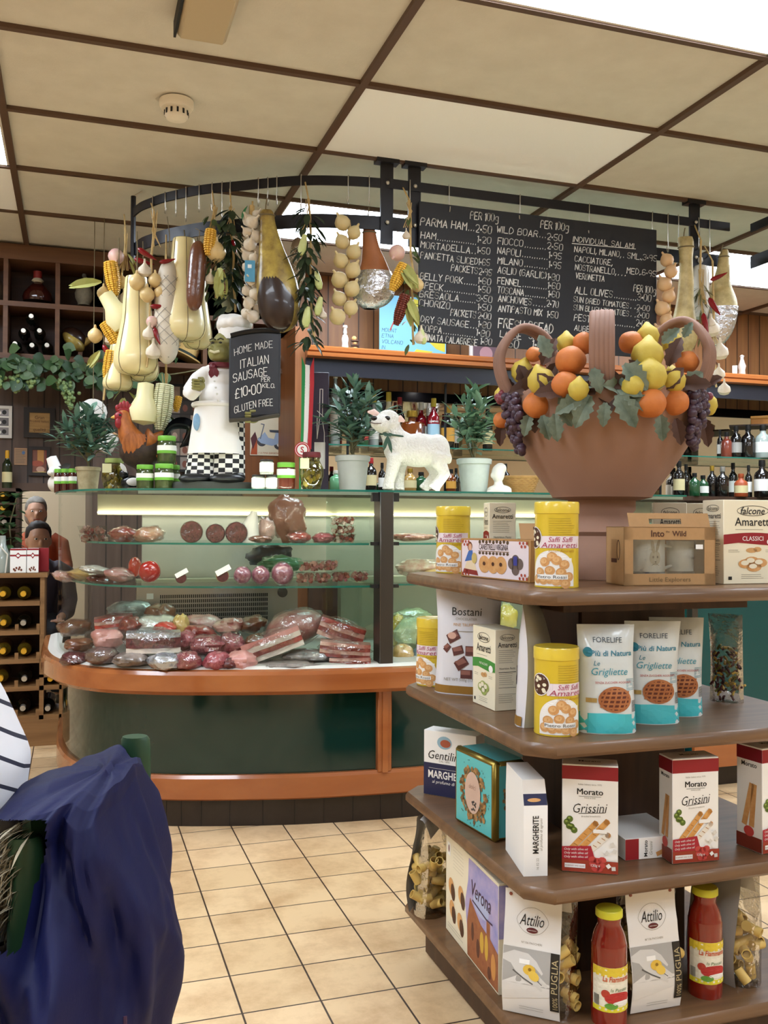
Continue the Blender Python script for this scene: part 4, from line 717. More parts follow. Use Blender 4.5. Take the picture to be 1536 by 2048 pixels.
lump('olive_tray', 'long tray of white beans under pink dressing on the lower shelf of the straight case', 850, 1135, 120, 34, 3.9, mt_('#c98f7a', '#e4dcc0', 26, .9), 'tray', group=CG); lump('olive_tray', 'shallow tray of red antipasti on the upper shelf of the straight case', 825, 1074, 90, 16, 3.9, mt_('#8e4030', '#d0b09a', 40, .9), 'tray', group=CG); lump('olive_tray', 'brown bread loaf on the lower shelf of the straight case', 880, 1148, 60, 22, 3.8, M_CHE, 'tray', group=CG)
# ================================================================ ON TOP OF THE CASE
ZT = 1.3465
def stand(name, label, cat, px, y, z=ZT, group=None, rz=0): p = atY(px, 980, y); p.z = z; return thing(name, label, cat, p, face(p)+rz, group), px_m(p)
M_LID = mat('#6fae3c', .4); M_PLID = mat('#26241f', .4); M_LBL = mat('#e9e7e0', .6); M_JGL = clear('#f6fbf6', .05, .02, 'jar')
def jar(label, px, y, w, h, lid, fill, z=ZT, group=None, lidh=.18, lab=(.45, .8), labm=None, stripe=None, name='jar', cat='jar'):
    t, s = stand(name, label, cat, px, y, z, group); r_, H = w*s/2, h*s; z1 = H*(1-lidh)
    B().lathe([(0, .001), (r_*.9, .001), (r_*.98, H*.05), (r_, H*.12), (r_, z1*.86), (r_*.9, z1*.96), (r_*.88, z1), (0, z1)], fill, 22).build('contents', t)
    B().lathe([(r_*.93, .0005), (r_*1.01, H*.05), (r_*1.03, H*.12), (r_*1.03, z1*.87), (r_*.93, z1*.98), (r_*.9, z1)], M_JGL, 22).build('glass', t)
    B().lathe([(r_*.97, z1), (r_*.99, z1+.002), (r_*.99, H-.003), (r_*.94, H), (0, H)], lid, 22).build('lid', t)
    if lab:
        b = B().lathe([(r_*1.045, z1*lab[0]), (r_*1.045, z1*lab[1])], labm or M_LBL, 22)
        if stripe: b.lathe([(r_*1.05, z1*lab[0]), (r_*1.05, z1*(lab[0]+.13))], stripe, 22)
        b.build('label', t)
    return t
M_PESTO = mat('#3a4a1c', .5, n=.6, ns=60, h2='#5f6b2c'); M_JAM = mat('#5e1216', .25, n=.3, ns=20); M_OLIV = mat('#6d6a2c', .3, n=.6, ns=22, h2='#a89b4a'); M_RSAU = mat('#7c2a16', .4, n=.4, ns=25)
GJ = 'green lidded pesto jars beside the chef figure'
jar('green lidded pesto jar, front left of the stack beside the chef', 290, 4.0, 33, 50, M_LID, M_PESTO, group=GJ, stripe=M_LID); jar('green lidded pesto jar, front right of the stack beside the chef', 328, 3.97, 36, 52, M_LID, M_PESTO, group=GJ, stripe=M_LID)
jar('green lidded pesto jar, topmost of the stack beside the chef', 333, 4.03, 36, 56, M_LID, M_PESTO, z=ZT+.112, group=GJ, stripe=M_LID); jar('green lidded pesto jar, half hidden at the back of the stack by the chef', 343, 4.09, 32, 52, M_LID, M_PESTO, group=GJ, stripe=M_LID)
for k, (px, y) in enumerate(((116, 4.6), (130, 4.56), (145, 4.52))): jar('small red jam jar with green lid, %s of three at the case end' % ('left', 'middle', 'right')[k], px, y, 15, 48, M_LID, M_JAM, group='red jam jars at the left end of the case', stripe=M_LID, lidh=.16)
def lump_jar(label, px, y, w, h, seed, top):
    t, s = stand('olive_jar', label, 'jar', px, y); r_, H = w*s/2, h*s; q = random.Random(seed)
    pr = [(r_*.55, 0), (r_*.72, H*.04), (r_*.8, H*.15), (r_*.98, H*.4), (r_*.95, H*.58), (r_*.7, H*.74), (r_*.62, H*.8), (r_*.72, H*.88)]
    B().lathe(pr, clear('#e9e4b8', .08, .02, 'oj'), 22).build('glass', t)
    b = B()
    for i in range(60): a, zz, k = q.uniform(0, 6.28), q.uniform(.06, .72)*H, q.uniform(.2, .72); b.ell((r_*k*cos(a), r_*k*sin(a), zz), (.011, .011, .014), q.choice((M_OLIV, mat('#4f4a1e', .3), mat('#8f7d35', .3))), 8, 6)
    b.build('olives', t, kind='stuff'); B().lathe([(r_*.72, H*.86), (r_*.74, H*.9), (r_*.7, H), (0, H)], top, 20).build('lid', t)
    B().box((-r_*.9, -r_*1.02, H*.55), (-r_*.2, -r_*.9, H*.82), mat('#e3e0b0', .7)).build('price_ticket', t)
lump_jar('bulbous jar of green olives with a pale ticket near the rooster', 228, 4.28, 50, 66, 3, mat('#8b9a52', .5)); lump_jar('bulbous jar of green olives with a dark red lid beside the flag', 623, 3.74, 50, 76, 5, mat('#5f1c22', .4))
GW = 'white pots with black lids'
for k, (px, z) in enumerate(((517, 0), (545, 0), (533, .062))): jar('small white pot with black lid, %s of the pile of three' % ('bottom left', 'bottom right', 'top')[k], px, 3.8-.02*k, 27, 30, M_PLID, mat('#dcdad6', .4), z=ZT+z, group=GW, lab=(.2, .9), labm=mat('#efeeea', .5), lidh=.12)
jar('red sauce jar with green lid right of the white pots', 572, 3.76, 36, 55, M_LID, M_RSAU, lab=(.52, .92), stripe=M_LID)
# olive trees in pots
M_OLF = mat('#4f7363', .5, n=.6, ns=20, h2='#86a593'); M_OLF2 = mat('#638a70', .5, n=.5, ns=20, h2='#93b098'); M_STEM = mat('#6f6a4a', .7); M_POT = mat('#c9cbc6', .7, n=.25, ns=18, h2='#aeb3af'); M_POTC = mat('#b5a988', .7, n=.6, ns=30, h2='#8c7d58', bump=.4, bs=40); M_SOIL = mat('#2c2218', .9)
def olive_tree(label, px, y, potw, poth, potm, spread, h, n, seed, L=.08, W=.025, lm=M_OLF):
    t, s = stand('olive_tree', label, 'potted plant', px, y); q = random.Random(seed); r_, H = potw*s/2, poth*s
    B().lathe([(0, 0), (r_*.72, 0), (r_*.75, H*.03), (r_*.93, H*.84), (r_*1.02, H*.85), (r_*1.05, H*.98), (r_*.96, H), (r_*.9, H*.92), (0, H*.92)], potm, 28).build('pot', t); B().lathe([(0, H*.93), (r_*.92, H*.93), (r_*.9, H*.91)], M_SOIL, 20).build('soil', t)
    st, lf = B(), B(); top = h*s; sp = spread*s
    tips = [(0, 0, H*.9)]
    for i in range(17):
        a = i*2.4+q.uniform(-.4, .4); k = (i+1)/17; sh = max(.12, sin(pi*(.18+.78*k)))*q.uniform(.6, 1.05); e = V((cos(a)*sp*sh, sin(a)*sp*.6*sh, H+(top-H)*(.22+.76*k))); base = V((q.uniform(-.01, .01), q.uniform(-.01, .01), H+(top-H)*q.uniform(.02, .3))); mid = base.lerp(e, .5)+V((0, 0, .03)); P = cat_rom([base, mid, e], 5)
        st.tube(P, [.0035-.0022*j/len(P) for j in range(len(P))], M_STEM, 5)
        m_ = n//17
        for j in range(m_):
            f_ = .25+.75*j/m_; c = P[min(int(f_*len(P)), len(P)-1)]; d = (P[-1]-P[0]).normalized(); sd = V((q.uniform(-1, 1), q.uniform(-1, 1), q.uniform(-.35, .5))); lf.leaf(c, d*.45+sd*1.1, (0, 0, 1), L*q.uniform(.7, 1.25), W*q.uniform(.8, 1.2), lm, fold=.2)
    st.tube([(0, 0, H*.85), (.004, 0, H+(top-H)*.2), (-.003, .002, H+(top-H)*.55)], [.006, .005, .003], M_STEM, 7); st.build('stems', t); lf.build('foliage', t); return t
olive_tree('little olive tree in a pale grey pot just left of the lamb', 705, 3.97, 68, 74, M_POT, 84, 222, 330, 4)
olive_tree('little olive tree in a pale grey pot between the lamb and the white bust', 948, 3.86, 68, 70, mat('#c3cdc6', .7, n=.2, ns=18), 66, 210, 240, 9, L=.075, W=.027, lm=M_OLF2)
olive_tree('little olive tree in a cream stone pot at the left end of the case', 176, 4.4, 48, 50, M_POTC, 72, 168, 250, 21, L=.085, W=.024)
# --- lamb
t, s = stand('lamb_figure', 'white woolly lamb figure with a green ribbon standing on the case', 'lamb figure', 832, 3.72, rz=0)
def Q(px, py, y=0): return V(((px-832)*s, y, (979-py)*s))
M_WOOL = mat('#e3e0d8', .85, n=.35, ns=60, h2='#c9c4b8', bump=1, bs=110, dist=.012)
b = B(); k = s
b.ell(Q(838, 896), (60*k, 33*k, 34*k), M_WOOL, 20, 14).ell(Q(800, 892), (34*k, 30*k, 36*k), M_WOOL).ell(Q(874, 896), (26*k, 30*k, 33*k), M_WOOL)
b.tube([Q(802, 890), Q(788, 872, -.01), Q(778, 852, -.02)], [30*k, 25*k, 22*k], M_WOOL, 12).ell(Q(776, 840, -.03), (25*k, 24*k, 24*k), M_WOOL).ell(Q(764, 846, -.07), (19*k, 22*k, 18*k), M_WOOL).ell(Q(756, 847, -.1), (14*k, 13*k, 12*k), M_WOOL)
for px, y, x2, bx in ((785, -.035, 778, 777), (798, .04, 797, 797)): b.tube([Q(px+6, 905, y), Q(px, 935, y), Q(x2, 962, y), Q(bx, 976, y-.004)], [17*k, 13*k, 11*k, 13*k], M_WOOL, 10)
for y, o_ in ((-.035, 0), (.04, -18)): b.tube([Q(882+o_*.3, 905, y), Q(878+o_, 925, y), Q(889+o_, 944, y), Q(872+o_, 966, y), Q(866+o_, 975, y)], [22*k, 16*k, 12*k, 11*k, 14*k], M_WOOL, 10)
b.ell(Q(897, 912), (7*k, 8*k, 12*k), M_WOOL)
lb = remesh(b, M_WOOL, .0055, 5); q = random.Random(2)
def wool(v_):
    n_ = v_; return n_
lb.build('body', t)
e = B()
for px, py, y, r_ in ((775, 837, -.098, 6), (750, 838, -.121, 6)): B().ell(Q(px, py, y), (r_*k, .006, r_*k*.8), mat('#17120f', .15), 12, 8).build('eye' if y > -.11 else 'nose', t, label='dark')
B().tube([Q(741, 846, -.128), Q(752, 849, -.137), Q(764, 848, -.12)], .0022, mat('#57433c', .6), 5).build('mouth', t)
for x0, y0, x1, y1, yy in ((787, 833, 809, 840, -.03), (760, 826, 735, 820, -.01)): B().tube([Q(x0, y0, yy), Q((x0+x1)/2, (y0+y1)/2-2, yy-.012), Q(x1, y1, yy-.01)], [(.008, .005), (.023, .008), (.006, .003)], mat('#d9b7a8', .7), 10).build('ear', t)
M_RIB = mat('#2f4b3e', .5); c0 = Q(786, 868, -.012); rb = B().tube([c0+V((cos(a)*27*k, sin(a)*25*k, -.3*cos(a)*27*k*.4+.0)) for a in [i*pi/8 for i in range(17)]], (.004), M_RIB, 6, False)
for d in ((-8, 30), (8, 34), (-10, -6), (9, -4)): rb.leaf(Q(776, 870, -.075), (d[0]*k, -.002, -d[1]*k), (0, -1, 0), math.hypot(*d)*k, .016, M_RIB, fold=.1)
rb.build('ribbon', t, label='dark green ribbon bow')
for px, y in ((777, -.037), (797, .038), (867, -.035), (850, .04)): B().ell(Q(px, 976.5, y), (10*k, .02, 3*k), mat('#55483c', .6), 10, 6).build('hoof', t)
# --- rooster
t, s = stand('rooster_figure', 'painted rooster figure with orange neck, red comb and black tail', 'rooster figure', 285, 4.12); k = s
def Q(px, py, y=0): return V(((px-285)*s, y, (978-py)*s))
M_RORG = mat('#b5682c', .5, n=.7, ns=45, h2='#6e3a1a', bump=.5, bs=60, st=(1, 1, .3)); M_RDK = mat('#2b1d16', .6, n=.6, ns=40, h2='#4a3626', bump=.6, bs=50); M_RRED = mat('#8f1820', .45, n=.4, ns=30, bump=.4, bs=60)
b = B().ell(Q(280, 900), (42*k, 26*k, 34*k), M_RDK).ell(Q(300, 890), (32*k, 22*k, 26*k), M_RDK).tube([Q(288, 920), Q(286, 950), Q(290, 962)], [20*k, 12*k, 14*k], M_RDK, 10); remesh(b, M_RDK, .006).build('body', t)
b = B().tube([Q(247, 828), Q(250, 845), Q(256, 862), Q(266, 880), Q(280, 892)], [12*k, 15*k, 20*k, 25*k, 26*k], M_RORG, 14).ell(Q(247, 829), (13*k, 11*k, 12*k), M_RORG)
for i in range(16): a = -1.9+i*.24; b.leaf(Q(262, 866)+V((26*k*cos(a), -20*k*abs(sin(a))-.01, 0)), (cos(a)*.25, -.12, -1), (0, -1, 0), .085, .03, M_RORG)
b.build('neck_feathers', t, label='orange neck feathers')
b = B().tube([Q(290, 876, -.01), Q(310, 880), Q(326, 864), Q(330, 872)], [24*k, 18*k, 9*k, 3*k], M_RORG, 12)
for i in range(12): b.leaf(Q(305+2*i, 872, -.03+.005*i), (.25, -.15, -1), (0, -1, 0), .1, .025, M_RORG)
b.build('saddle_feathers', t, label='orange back feathers')
b = B()
for i, h in enumerate((8, 12, 15, 14, 10)): b.ell(Q(236+i*6, 817-h*.5), (5*k, .007, h*k*.75), M_RRED, 10, 8)
b.ell(Q(248, 818), (16*k, .009, 6*k), M_RRED, 12, 8); b.build('comb', t, label='red comb')
B().ell(Q(240, 832, -.01), (11*k, .018, 11*k), M_RRED).ell(Q(238, 845, -.02), (7*k, .011, 11*k), M_RRED).ell(Q(244, 847, .015), (6*k, .01, 9*k), M_RRED).build('wattles', t, label='red face and wattles')
B().lathe([(5*k, 0), (2.5*k, 7*k), (0, 11*k)], mat('#c9a04a', .4), 10, RY(-pi/2-.2), Q(233, 832, -.01)).build('beak', t); B().ell(Q(241, 829, -.03), (.006, .004, .006), M_BLK, 10, 6).build('eye', t)
b = B(); M_TAIL = mat('#101214', .25, n=.2, ns=20)
for i in range(12):
    u = i/11; P = cat_rom([Q(318, 885, -.02+.04*u), Q(334+6*u, 850-16*u+8, -.03+.06*u), Q(352+14*u, 838-6*u+10*(1-u), -.03+.05*u), Q(374+14*u, 846+8*(1-u), -.02+.05*u), Q(380+12*u-22*(1-u), 872+18*(1-u)+8*u, -.01+.03*u)], 5); b.tube(P, [(.004+.012*sin(pi*min(1, j/len(P)+.08)), .003) for j in range(len(P))], M_TAIL, 6)
b.build('tail', t, label='arched glossy black tail'); b = B()
for y in (-.03, .03): b.tube([Q(288, 950, y), Q(290, 978, y)], .006, mat('#b3a15e', .5), 6)
B().lathe([(0, 0), (.075, 0), (.07, .012), (0, .014)], mat('#4c4433', .7), 20, c=Q(288, 978)).build('stand', t)
# --- pig/sheep shaped dark ornament between jars
t, s = stand('dark_bird_figure', 'small black and white bird figure crouching before the rooster', 'bird figure', 262, 4.2)
B().ell((0, 0, .035), (.045, .03, .035), M_TAIL).ell((-.03, -.005, .075), (.02, .018, .02), M_TAIL).build('body', t); B().ell((.01, -.027, .04), (.03, .01, .018), mat('#d6d3cc', .6)).leaf((-.02, -.02, .08), (-.6, 0, 1), (0, -1, 0), .05, .02, mat('#d6d3cc', .6)).build('white_patches', t)
# --- chef
t, s = stand('chef_figure', 'tall painted chef figure in white holding a black menu board', 'chef figure', 440, 3.93); k = s
def Q(px, py, y=0): return V(((px-440)*s, y, (978-py)*s))
M_CW = mat('#e2e0dc', .55, n=.2, ns=12, h2='#cfccc6', bump=.15, bs=20); M_SKIN = mat('#8c8750', .45, n=.6, ns=22, h2='#5d5c34', bump=.3, bs=50); M_NEC = mat('#5d1420', .5); M_BASEM = mat('#34362f', .7, n=.4, ns=30)
B().loft([[Q(432, 978)+V((86*k*cos(a)*g_, 46*k*sin(a)*g_, z*k)) for a in [2*pi*i/28 for i in range(28)]] for g_, z in ((1, 0), (1, 12), (.95, 16))], M_BASEM).build('plinth', t)
for px, y in ((402, -.01), (462, -.03)): B().ell(Q(px-8, 956, y-.03), (36*k, 24*k, 11*k), M_BLK, 18, 10, RZ(.35)).ell(Q(px+6, 952, y), (22*k, 22*k, 12*k), M_BLK).build('shoe', t)
M_CB, M_CWH = mat('#15151a', .5), mat('#dedcd6', .5)
def checks(rings, nm):
    b = B(); n = len(rings[0])
    for i in range(len(rings)-1):
        for j in range(n): b.add([rings[i][j], rings[i][(j+1) % n], rings[i+1][(j+1) % n], rings[i+1][j]], [(0, 1, 2, 3)], (M_CB if (i+j) % 2 else M_CWH))
    b.build(nm, t, label='black and white checked trouser leg')
E2 = lambda cx, py, rx, ry, y=0, n=14: [Q(cx, py, y)+V((rx*k*cos(2*pi*i/n), ry*k*sin(2*pi*i/n), 0)) for i in range(n)]
checks([E2(404-i*.3, 886+i*7.5, 25+i*.7, 24+i*.5, -.0) for i in range(10)], 'trouser_leg'); checks([E2(458-i*.1, 826+i*9, 30+i*.2, 27, -.01) for i in range(15)], 'trouser_leg')
b = B().ell(Q(441, 798), (44*k, 40*k, 44*k), M_CW).ell(Q(444, 760), (36*k, 31*k, 34*k), M_CW).ell(Q(440, 740), (36*k, 26*k, 18*k), M_CW).ell(Q(442, 835), (46*k, 36*k, 30*k), M_CW)
b.tube([Q(414, 744), Q(394, 758, -.015), Q(376, 784, -.035)], [17*k, 15*k, 12*k], M_CW, 12).tube([Q(376, 784, -.035), Q(384, 793, -.07), Q(396, 781, -.1)], [12*k, 12*k, 12*k], M_CW, 12)
b.tube([Q(470, 748), Q(500, 785, .0), Q(505, 815, -.05)], [20*k, 18*k, 14*k], M_CW, 12); remesh(b, M_CW, .0055, 3).build('jacket', t)
for i in range(4): B().ell(Q(428+i*2.5, 765+i*13, -.085-.006*i), (2.2*k, .005, 2.2*k), M_CWH2 if False else mat('#c9c6be', .5), 10, 6).build('button', t)
b = B(); n = 26; rows = []
for i in range(14):
    u = i/13; py = 806+100*u; rows.append([Q(436-4*u, py)+V(((46+9*u)*k*sin(a)*(1+.025*u*sin(7*a)), -((38+6*u)*k)*cos(a)*(1+.04*u*sin(9*a))-.004, 0)) for a in [-1.75+3.3*j/n for j in range(n+1)]])
b.sheet(lambda u, v_: rows[round(u*13)][round(v_*n)], 13, n, M_CW); b.tube([Q(436, 808)+V((49*k*sin(a), -41*k*cos(a), 0)) for a in [-1.75+3.3*j/n for j in range(n+1)]], 5*k, M_CW, 8); b.build('apron', t)
B().ell(Q(394, 845, -.062), (7*k, .014, 17*k), mat('#7fa5c4', .7, n=.3, ns=30)).build('cloth', t, label='light blue cloth tucked in the apron')
def fist(c, rz, nm):
    b = B(); M_ = RZ(rz); b.T = Mx.Translation(c) @ M_.to_4x4(); b.ell((0, 0, 0), (13*k, 9*k, 11*k), M_SKIN, 14, 10)
    for i in range(4): z = (8-5.3*i)*k; b.tube([(-6*k, -5*k, z), (-14*k, -9*k, z), (-13*k, -16*k, z-1*k), (-3*k, -17*k, z-1*k)], [3.2*k, 3.1*k, 2.9*k, 2.3*k], M_SKIN, 7)
    b.tube([(8*k, -4*k, 8*k), (4*k, -12*k, 12*k), (-5*k, -16*k, 11*k)], [3.6*k, 3.2*k, 2.5*k], M_SKIN, 7); b.T = None; return b.build(nm, t)
fist(Q(398, 776, -.11), .3, 'hand'); fist(Q(503, 836, -.1), -.1, 'hand')
b = B().ell(Q(446, 690, -.01), (24*k, 26*k, 30*k), M_SKIN).ell(Q(438, 704, -.03), (24*k, 22*k, 20*k), M_SKIN).ell(Q(430, 712, -.035), (14*k, 15*k, 11*k), M_SKIN).ell(Q(424, 697, -.045), (7*k, 8*k, 7*k), M_SKIN).ell(Q(420, 698, -.06), (5*k, 6*k, 5*k), M_SKIN).ell(Q(438, 704, -.06), (9*k, 7*k, 9*k), M_SKIN).ell(Q(430, 684, -.05), (14*k, 6*k, 4*k), M_SKIN).tube([Q(446, 715), Q(446, 735)], 17*k, M_SKIN, 12)
remesh(b, M_SKIN, .0045, 3).build('head', t)
B().tube([Q(419, 705, -.07), Q(427, 709, -.085), Q(437, 706, -.085)], 2.6*k, mat('#c2bd9a', .5), 6).build('mouth', t)
for px, y in ((424, -.072), (439, -.083)): B().ell(Q(px, 689, y), (3.4*k, .004, 2.2*k), mat('#1b1a12', .3), 10, 6).tube([Q(px-6, 684, y-.002), Q(px, 681, y-.004), Q(px+6, 683, y)], 1.4*k, mat('#2a2616', .7), 5).build('eye', t)
B().ell(Q(459, 684, -.01), (10*k, 24*k, 10*k), mat('#2c3032', .6)).build('hair', t); B().ell(Q(455, 697, -.055), (4*k, 3*k, 6*k), M_SKIN).build('ear', t)
b = B().loft([E2(463, 678, 27, 26, -.01, 20), E2(466, 656, 32, 30, -.01, 20), E2(466, 650, 30, 28, -.01, 20)], M_CW)
b.build('hat_band', t); b = B()
for i in range(11): a = 2*pi*i/11; b.ell(Q(466+24*cos(a), 646-2*cos(a+.3), -.01+24*k*sin(a)), (13*k, 13*k, 13*k), M_CW)
b.ell(Q(464, 642, -.01), (30*k, 28*k, 18*k), M_CW).ell(Q(446, 637, -.02), (13*k, 13*k, 11*k), M_CW); remesh(b, M_CW, .006, 3).build('hat_puff', t)
b = B().tube([Q(446, 728)+V((25*k*cos(a), 23*k*sin(a)-.01, 3*k*sin(a))) for a in [2*pi*i/16 for i in range(17)]], 6*k, M_NEC, 8, False)
b.ell(Q(425, 736, -.05), (8*k, .02, 9*k), M_NEC).leaf(Q(424, 738, -.068), (-.15, 0, -1), (0, -1, 0), 20*k, 13*k, M_NEC).leaf(Q(428, 738, -.068), (.3, 0, -1), (0, -1, 0), 18*k, 12*k, M_NEC); b.build('neckerchief', t, label='dark red neckerchief')
# his board
M_MEN = mat('#1b1c22', .5, n=.4, ns=7, h2='#2a2c33'); bw = lambda u: -.115+.02*u*u-.012*sin(pi*u)
def bp(px, py, d=0):
    u = (px-506)/47; return Q(px, py+4*(u*u)-6*u-3, -.118-.012*(1-u*u)-d)
b = B(); rows = [[bp(459+94*i/12, 676+160*j/10) for i in range(13)] for j in range(11)]; bk = [[p+V((0, .012, 0)) for p in r_] for r_ in rows]
b.sheet(lambda u, v_: rows[round(u*10)][round(v_*12)], 10, 12, M_MEN); b.sheet(lambda u, v_: bk[round(u*10)][round(v_*12)], 10, 12, M_MEN)
rim = [rows[0][i] for i in range(13)]+[rows[j][12] for j in range(1, 11)]+[rows[10][i] for i in range(11, -1, -1)]+[rows[j][0] for j in range(9, -1, -1)]
b.tube([p+V((0, .006, 0)) for p in rim], .007, M_MEN, 6, False); b.build('menu_board', t, label='black curled menu board')
B().tube([bp(459+94*i/10, 673)+V((0, .0, .004)) for i in range(11)], .011, mat('#0d0d10', .3), 8).build('top_scroll', t); B().tube([bp(457+96*i/10, 838)+V((0, -.004, -.004+.018*abs(i-5)/5-.01)) for i in range(11)], .009, mat('#3a352c', .5), 8).build('bottom_roll', t)
g = Art(); A = lambda s_, px, py, w, h, wd=1.6, rot=0: g.ink(s_, px, -py, h, M_CHK, wd=wd, w=w, rot=rot, sh=.04)
A('HOME MADE', 466, 712, 74, 13, .9, .1); A('ITALIAN', 478, 740, 54, 16, 1.3, .08); A('SAUSAGE', 464, 765, 66, 16, 1.3, .08); A('PER', 518, 771, 16, 9, 1); A('£10*00', 468, 797, 50, 18, 1.6, .08); A('KILO.', 520, 783, 24, 8, 1); A('GLUTEN FREE', 467, 825, 74, 13, 1.1, .1)
g.to(B(), lambda u, v_, d: bp(u, -v_, .002+d), mx=14).build('chalk_lettering', t, fix=False, label='white chalk lettering')
# --- bust and basket
t, s = stand('white_bust', 'small white plaster bust beside the wicker basket', 'bust', 996, 3.78); M_PL = mat('#dcd9d2', .7)
b = B().ell((0, 0, .09), (.03, .034, .042), M_PL).ell((-.024, -.01, .082), (.01, .012, .014), M_PL).tube([(0, 0, .06), (.004, 0, .02)], [.018, .024], M_PL).ell((.006, .0, .018), (.055, .035, .022), M_PL).ell((.01, 0, .112), (.028, .03, .026), M_PL); b.box((-.05, -.03, 0), (.06, .03, .012), M_PL); remesh(b, M_PL, .004, 2).build('bust', t)
t, s = stand('wicker_basket', 'shallow oval wicker basket behind the big terracotta pot', 'basket', 1040, 3.84); M_WIC = mat('#b08850', .6, n=.5, ns=40, h2='#8a6434'); b = B()
for j in range(9):
    f_ = .68+.32*j/8; b.tube([(.085*f_*cos(a), .055*f_*sin(a), .004+.0088*j+.0016*sin(a*18+pi*(j % 2))) for a in [2*pi*i/72 for i in range(73)]], .0046, M_WIC, 5, False)
b.build('weave', t); B().lathe([(0, .001), (.056, .001), (.056, .005), (0, .005)], M_WIC, 20, Mx.Diagonal((1, .65, 1))).build('base', t); B().tube([(.09*cos(a), .058*sin(a), .08) for a in [2*pi*i/40 for i in range(41)]], .006, M_WIC, 6, False).build('rim', t)
# --- Italian pennant, badge, purple board
M_IG, M_IW, M_IR = mat('#1f8a4a', .6), mat('#ece9e4', .6), mat('#b3242c', .6)
t, s = stand('flag_pennant', 'tall narrow Italian flag pennant in green, white and red', 'pennant', 614, 3.98); z = lambda py: (978-py)*s; q = lambda px: (px-614)*s
for px0, px1, a0, a1, m, n_ in ((603.5, 609, 706, 754, M_IG, 'green_stripe'), (609, 617.5, 722, 724, M_IW, 'white_stripe'), (617.5, 626, 757, 706, M_IR, 'red_stripe')):
    mid = (px0+px1)/2; B().prism([(q(px0-1.5*(m == M_IG)), z(745)), (q(px0+2*(m == M_IR)-1.5*(m == M_IG)), z(a0 if m != M_IR else 728)), (q(px1+.5), z(a1 if m == M_IR else (728 if m == M_IG else 724))), (q(px1+1), z(760)), (q(px1-4), z(892 if m == M_IR else 925)), (q(px0-5), z(892 if m == M_IR else 935)), (q(px0-2), z(850))], 0, .004, m, RX(pi/2).to_4x4()).build(n_, t)
B().box((q(598), -.012, 0), (q(612), .0, z(900)), M_IG).build('foot', t)
t, s = stand('round_badge', 'round red and white paper badge in front of the pennant', 'badge', 604, 3.92, z=ZT); g = Art().ell(0, 0, .034, .034, M_IR, 1, 26).ell(0, 0, .022, .022, M_IW, 2).text('S', 0, 0, M_IR, h=.026, l=3, bold=.02).ring(0, 0, .029, .029, .002, M_IW, 2)
g.to(B().lathe([(0, 0), (.034, 0), (.034, .003), (0, .003)], M_IR, 26, RX(pi/2), (0, 0, .182)).box((-.004, .0, 0), (.004, .003, .16), M_IW), plane_fn((0, -.0032, .182), (1, 0, 0), (0, 0, 1))).build('badge', t, fix=False)
t, s = stand('purple_gift_box', 'tall dark purple box with a white line drawing of a bottle', 'gift box', 639, 4.06); M_PUR = mat('#2b1f33', .4); hw, H = 18*s, 242*s
B().box((-hw, 0, 0), (hw, .06, H), M_PUR, .003).build('carton', t); g = Art(); M_SK = mat('#d9d2c8', .7)
g.line([(-.3*hw, .62*H), (-.3*hw, .45*H), (-.05*hw, .6*H), (0, .86*H), (.25*hw, .86*H)], .003, M_SK).line([(.3*hw, .86*H), (.28*hw, .6*H), (.5*hw, .5*H), (.5*hw, .25*H)], .003, M_SK).rect(-.6*hw, .2*H, .6*hw, .42*H, M_SK).line([(-.3*hw, .68*H), (.6*hw, .62*H)], .003, M_SK)
g.to(B(), plane_fn((0, -.0005, 0), (1, 0, 0), (0, 0, 1))).build('printed_bottle', t, fix=False, label='white printed line drawing')
# ================================================================ DISPLAY STAND
TX0, TX1, TY0, TY1 = .885, 1.70, 1.692, 2.505; SZ = (1.072, .758, .46, .15)
M_OAK = wood('#5f452f', '#76573b', 0, 1.3, .42, coat=.15); M_OAKD = wood('#3a271c', '#4b3324', 2, 1.2, .5)
t = thing('display_stand', 'dark wood four tier display stand with chamfered shelves', 'display stand', ((TX0+TX1)/2, (TY0+TY1)/2, 0)); hx, hy, ch = (TX1-TX0)/2, (TY1-TY0)/2, .055
def octo(d): return [(-hx+ch, -hy+d), (hx-ch, -hy+d), (hx-d, -hy+ch), (hx-d, hy-ch), (hx-ch, hy-d), (-hx+ch, hy-d), (-hx+d, hy-ch), (-hx+d, -hy+ch)]
for z in SZ:
    b = B(); R_ = [[V((x*1, y, zz)) for x, y in octo(d)] for d, zz in ((.008, z-.03), (0, z-.022), (0, z-.008), (.007, z))]; b.loft(R_, M_OAK, False); b.build('shelf', t)
    if z > .2: B().box((-.25, -.25, z-.06), (.25, .25, z-.029), M_OAKD).build('apron', t)
B().box((-.15, -.15, .04), (.15, .15, SZ[0]-.03), M_OAKD, .006).build('column', t); B().box((-hx+.06, -hy+.05, 0), (hx-.06, hy-.05, .12), M_OAKD, .01).build('base', t)
# ---- package builders (origin at the middle of the base, front towards -y)
def pk(label, cat, name, px, y, z, rz=None, rel=0, group=None, xy=None):
    p = V((xy[0], xy[1], z)) if xy else atY(px, 1200, y); p.z = z+.0005; return thing(name, label, cat, p, (face(p)+rel) if rz is None else rz, group)
def carton(t, w, d, h, m, front=None, side=None, top=None, right=None, mt=None, bev=.0012):
    B().box((-w/2, -d/2, 0), (w/2, d/2, h), m, bev).build('carton', t)
    for art, o, U, Vv, nm in ((front, (0, -d/2, 0), (1, 0, 0), (0, 0, 1), 'front_print'), (side, (-w/2, 0, 0), (0, -1, 0), (0, 0, 1), 'side_print'), (right, (w/2, 0, 0), (0, 1, 0), (0, 0, 1), 'side_print'), (top, (0, 0, h), (1, 0, 0), (0, 1, 0), 'top_print')):
        if art: art.to(B(), plane_fn(o, U, Vv)).build(nm, t, fix=False)
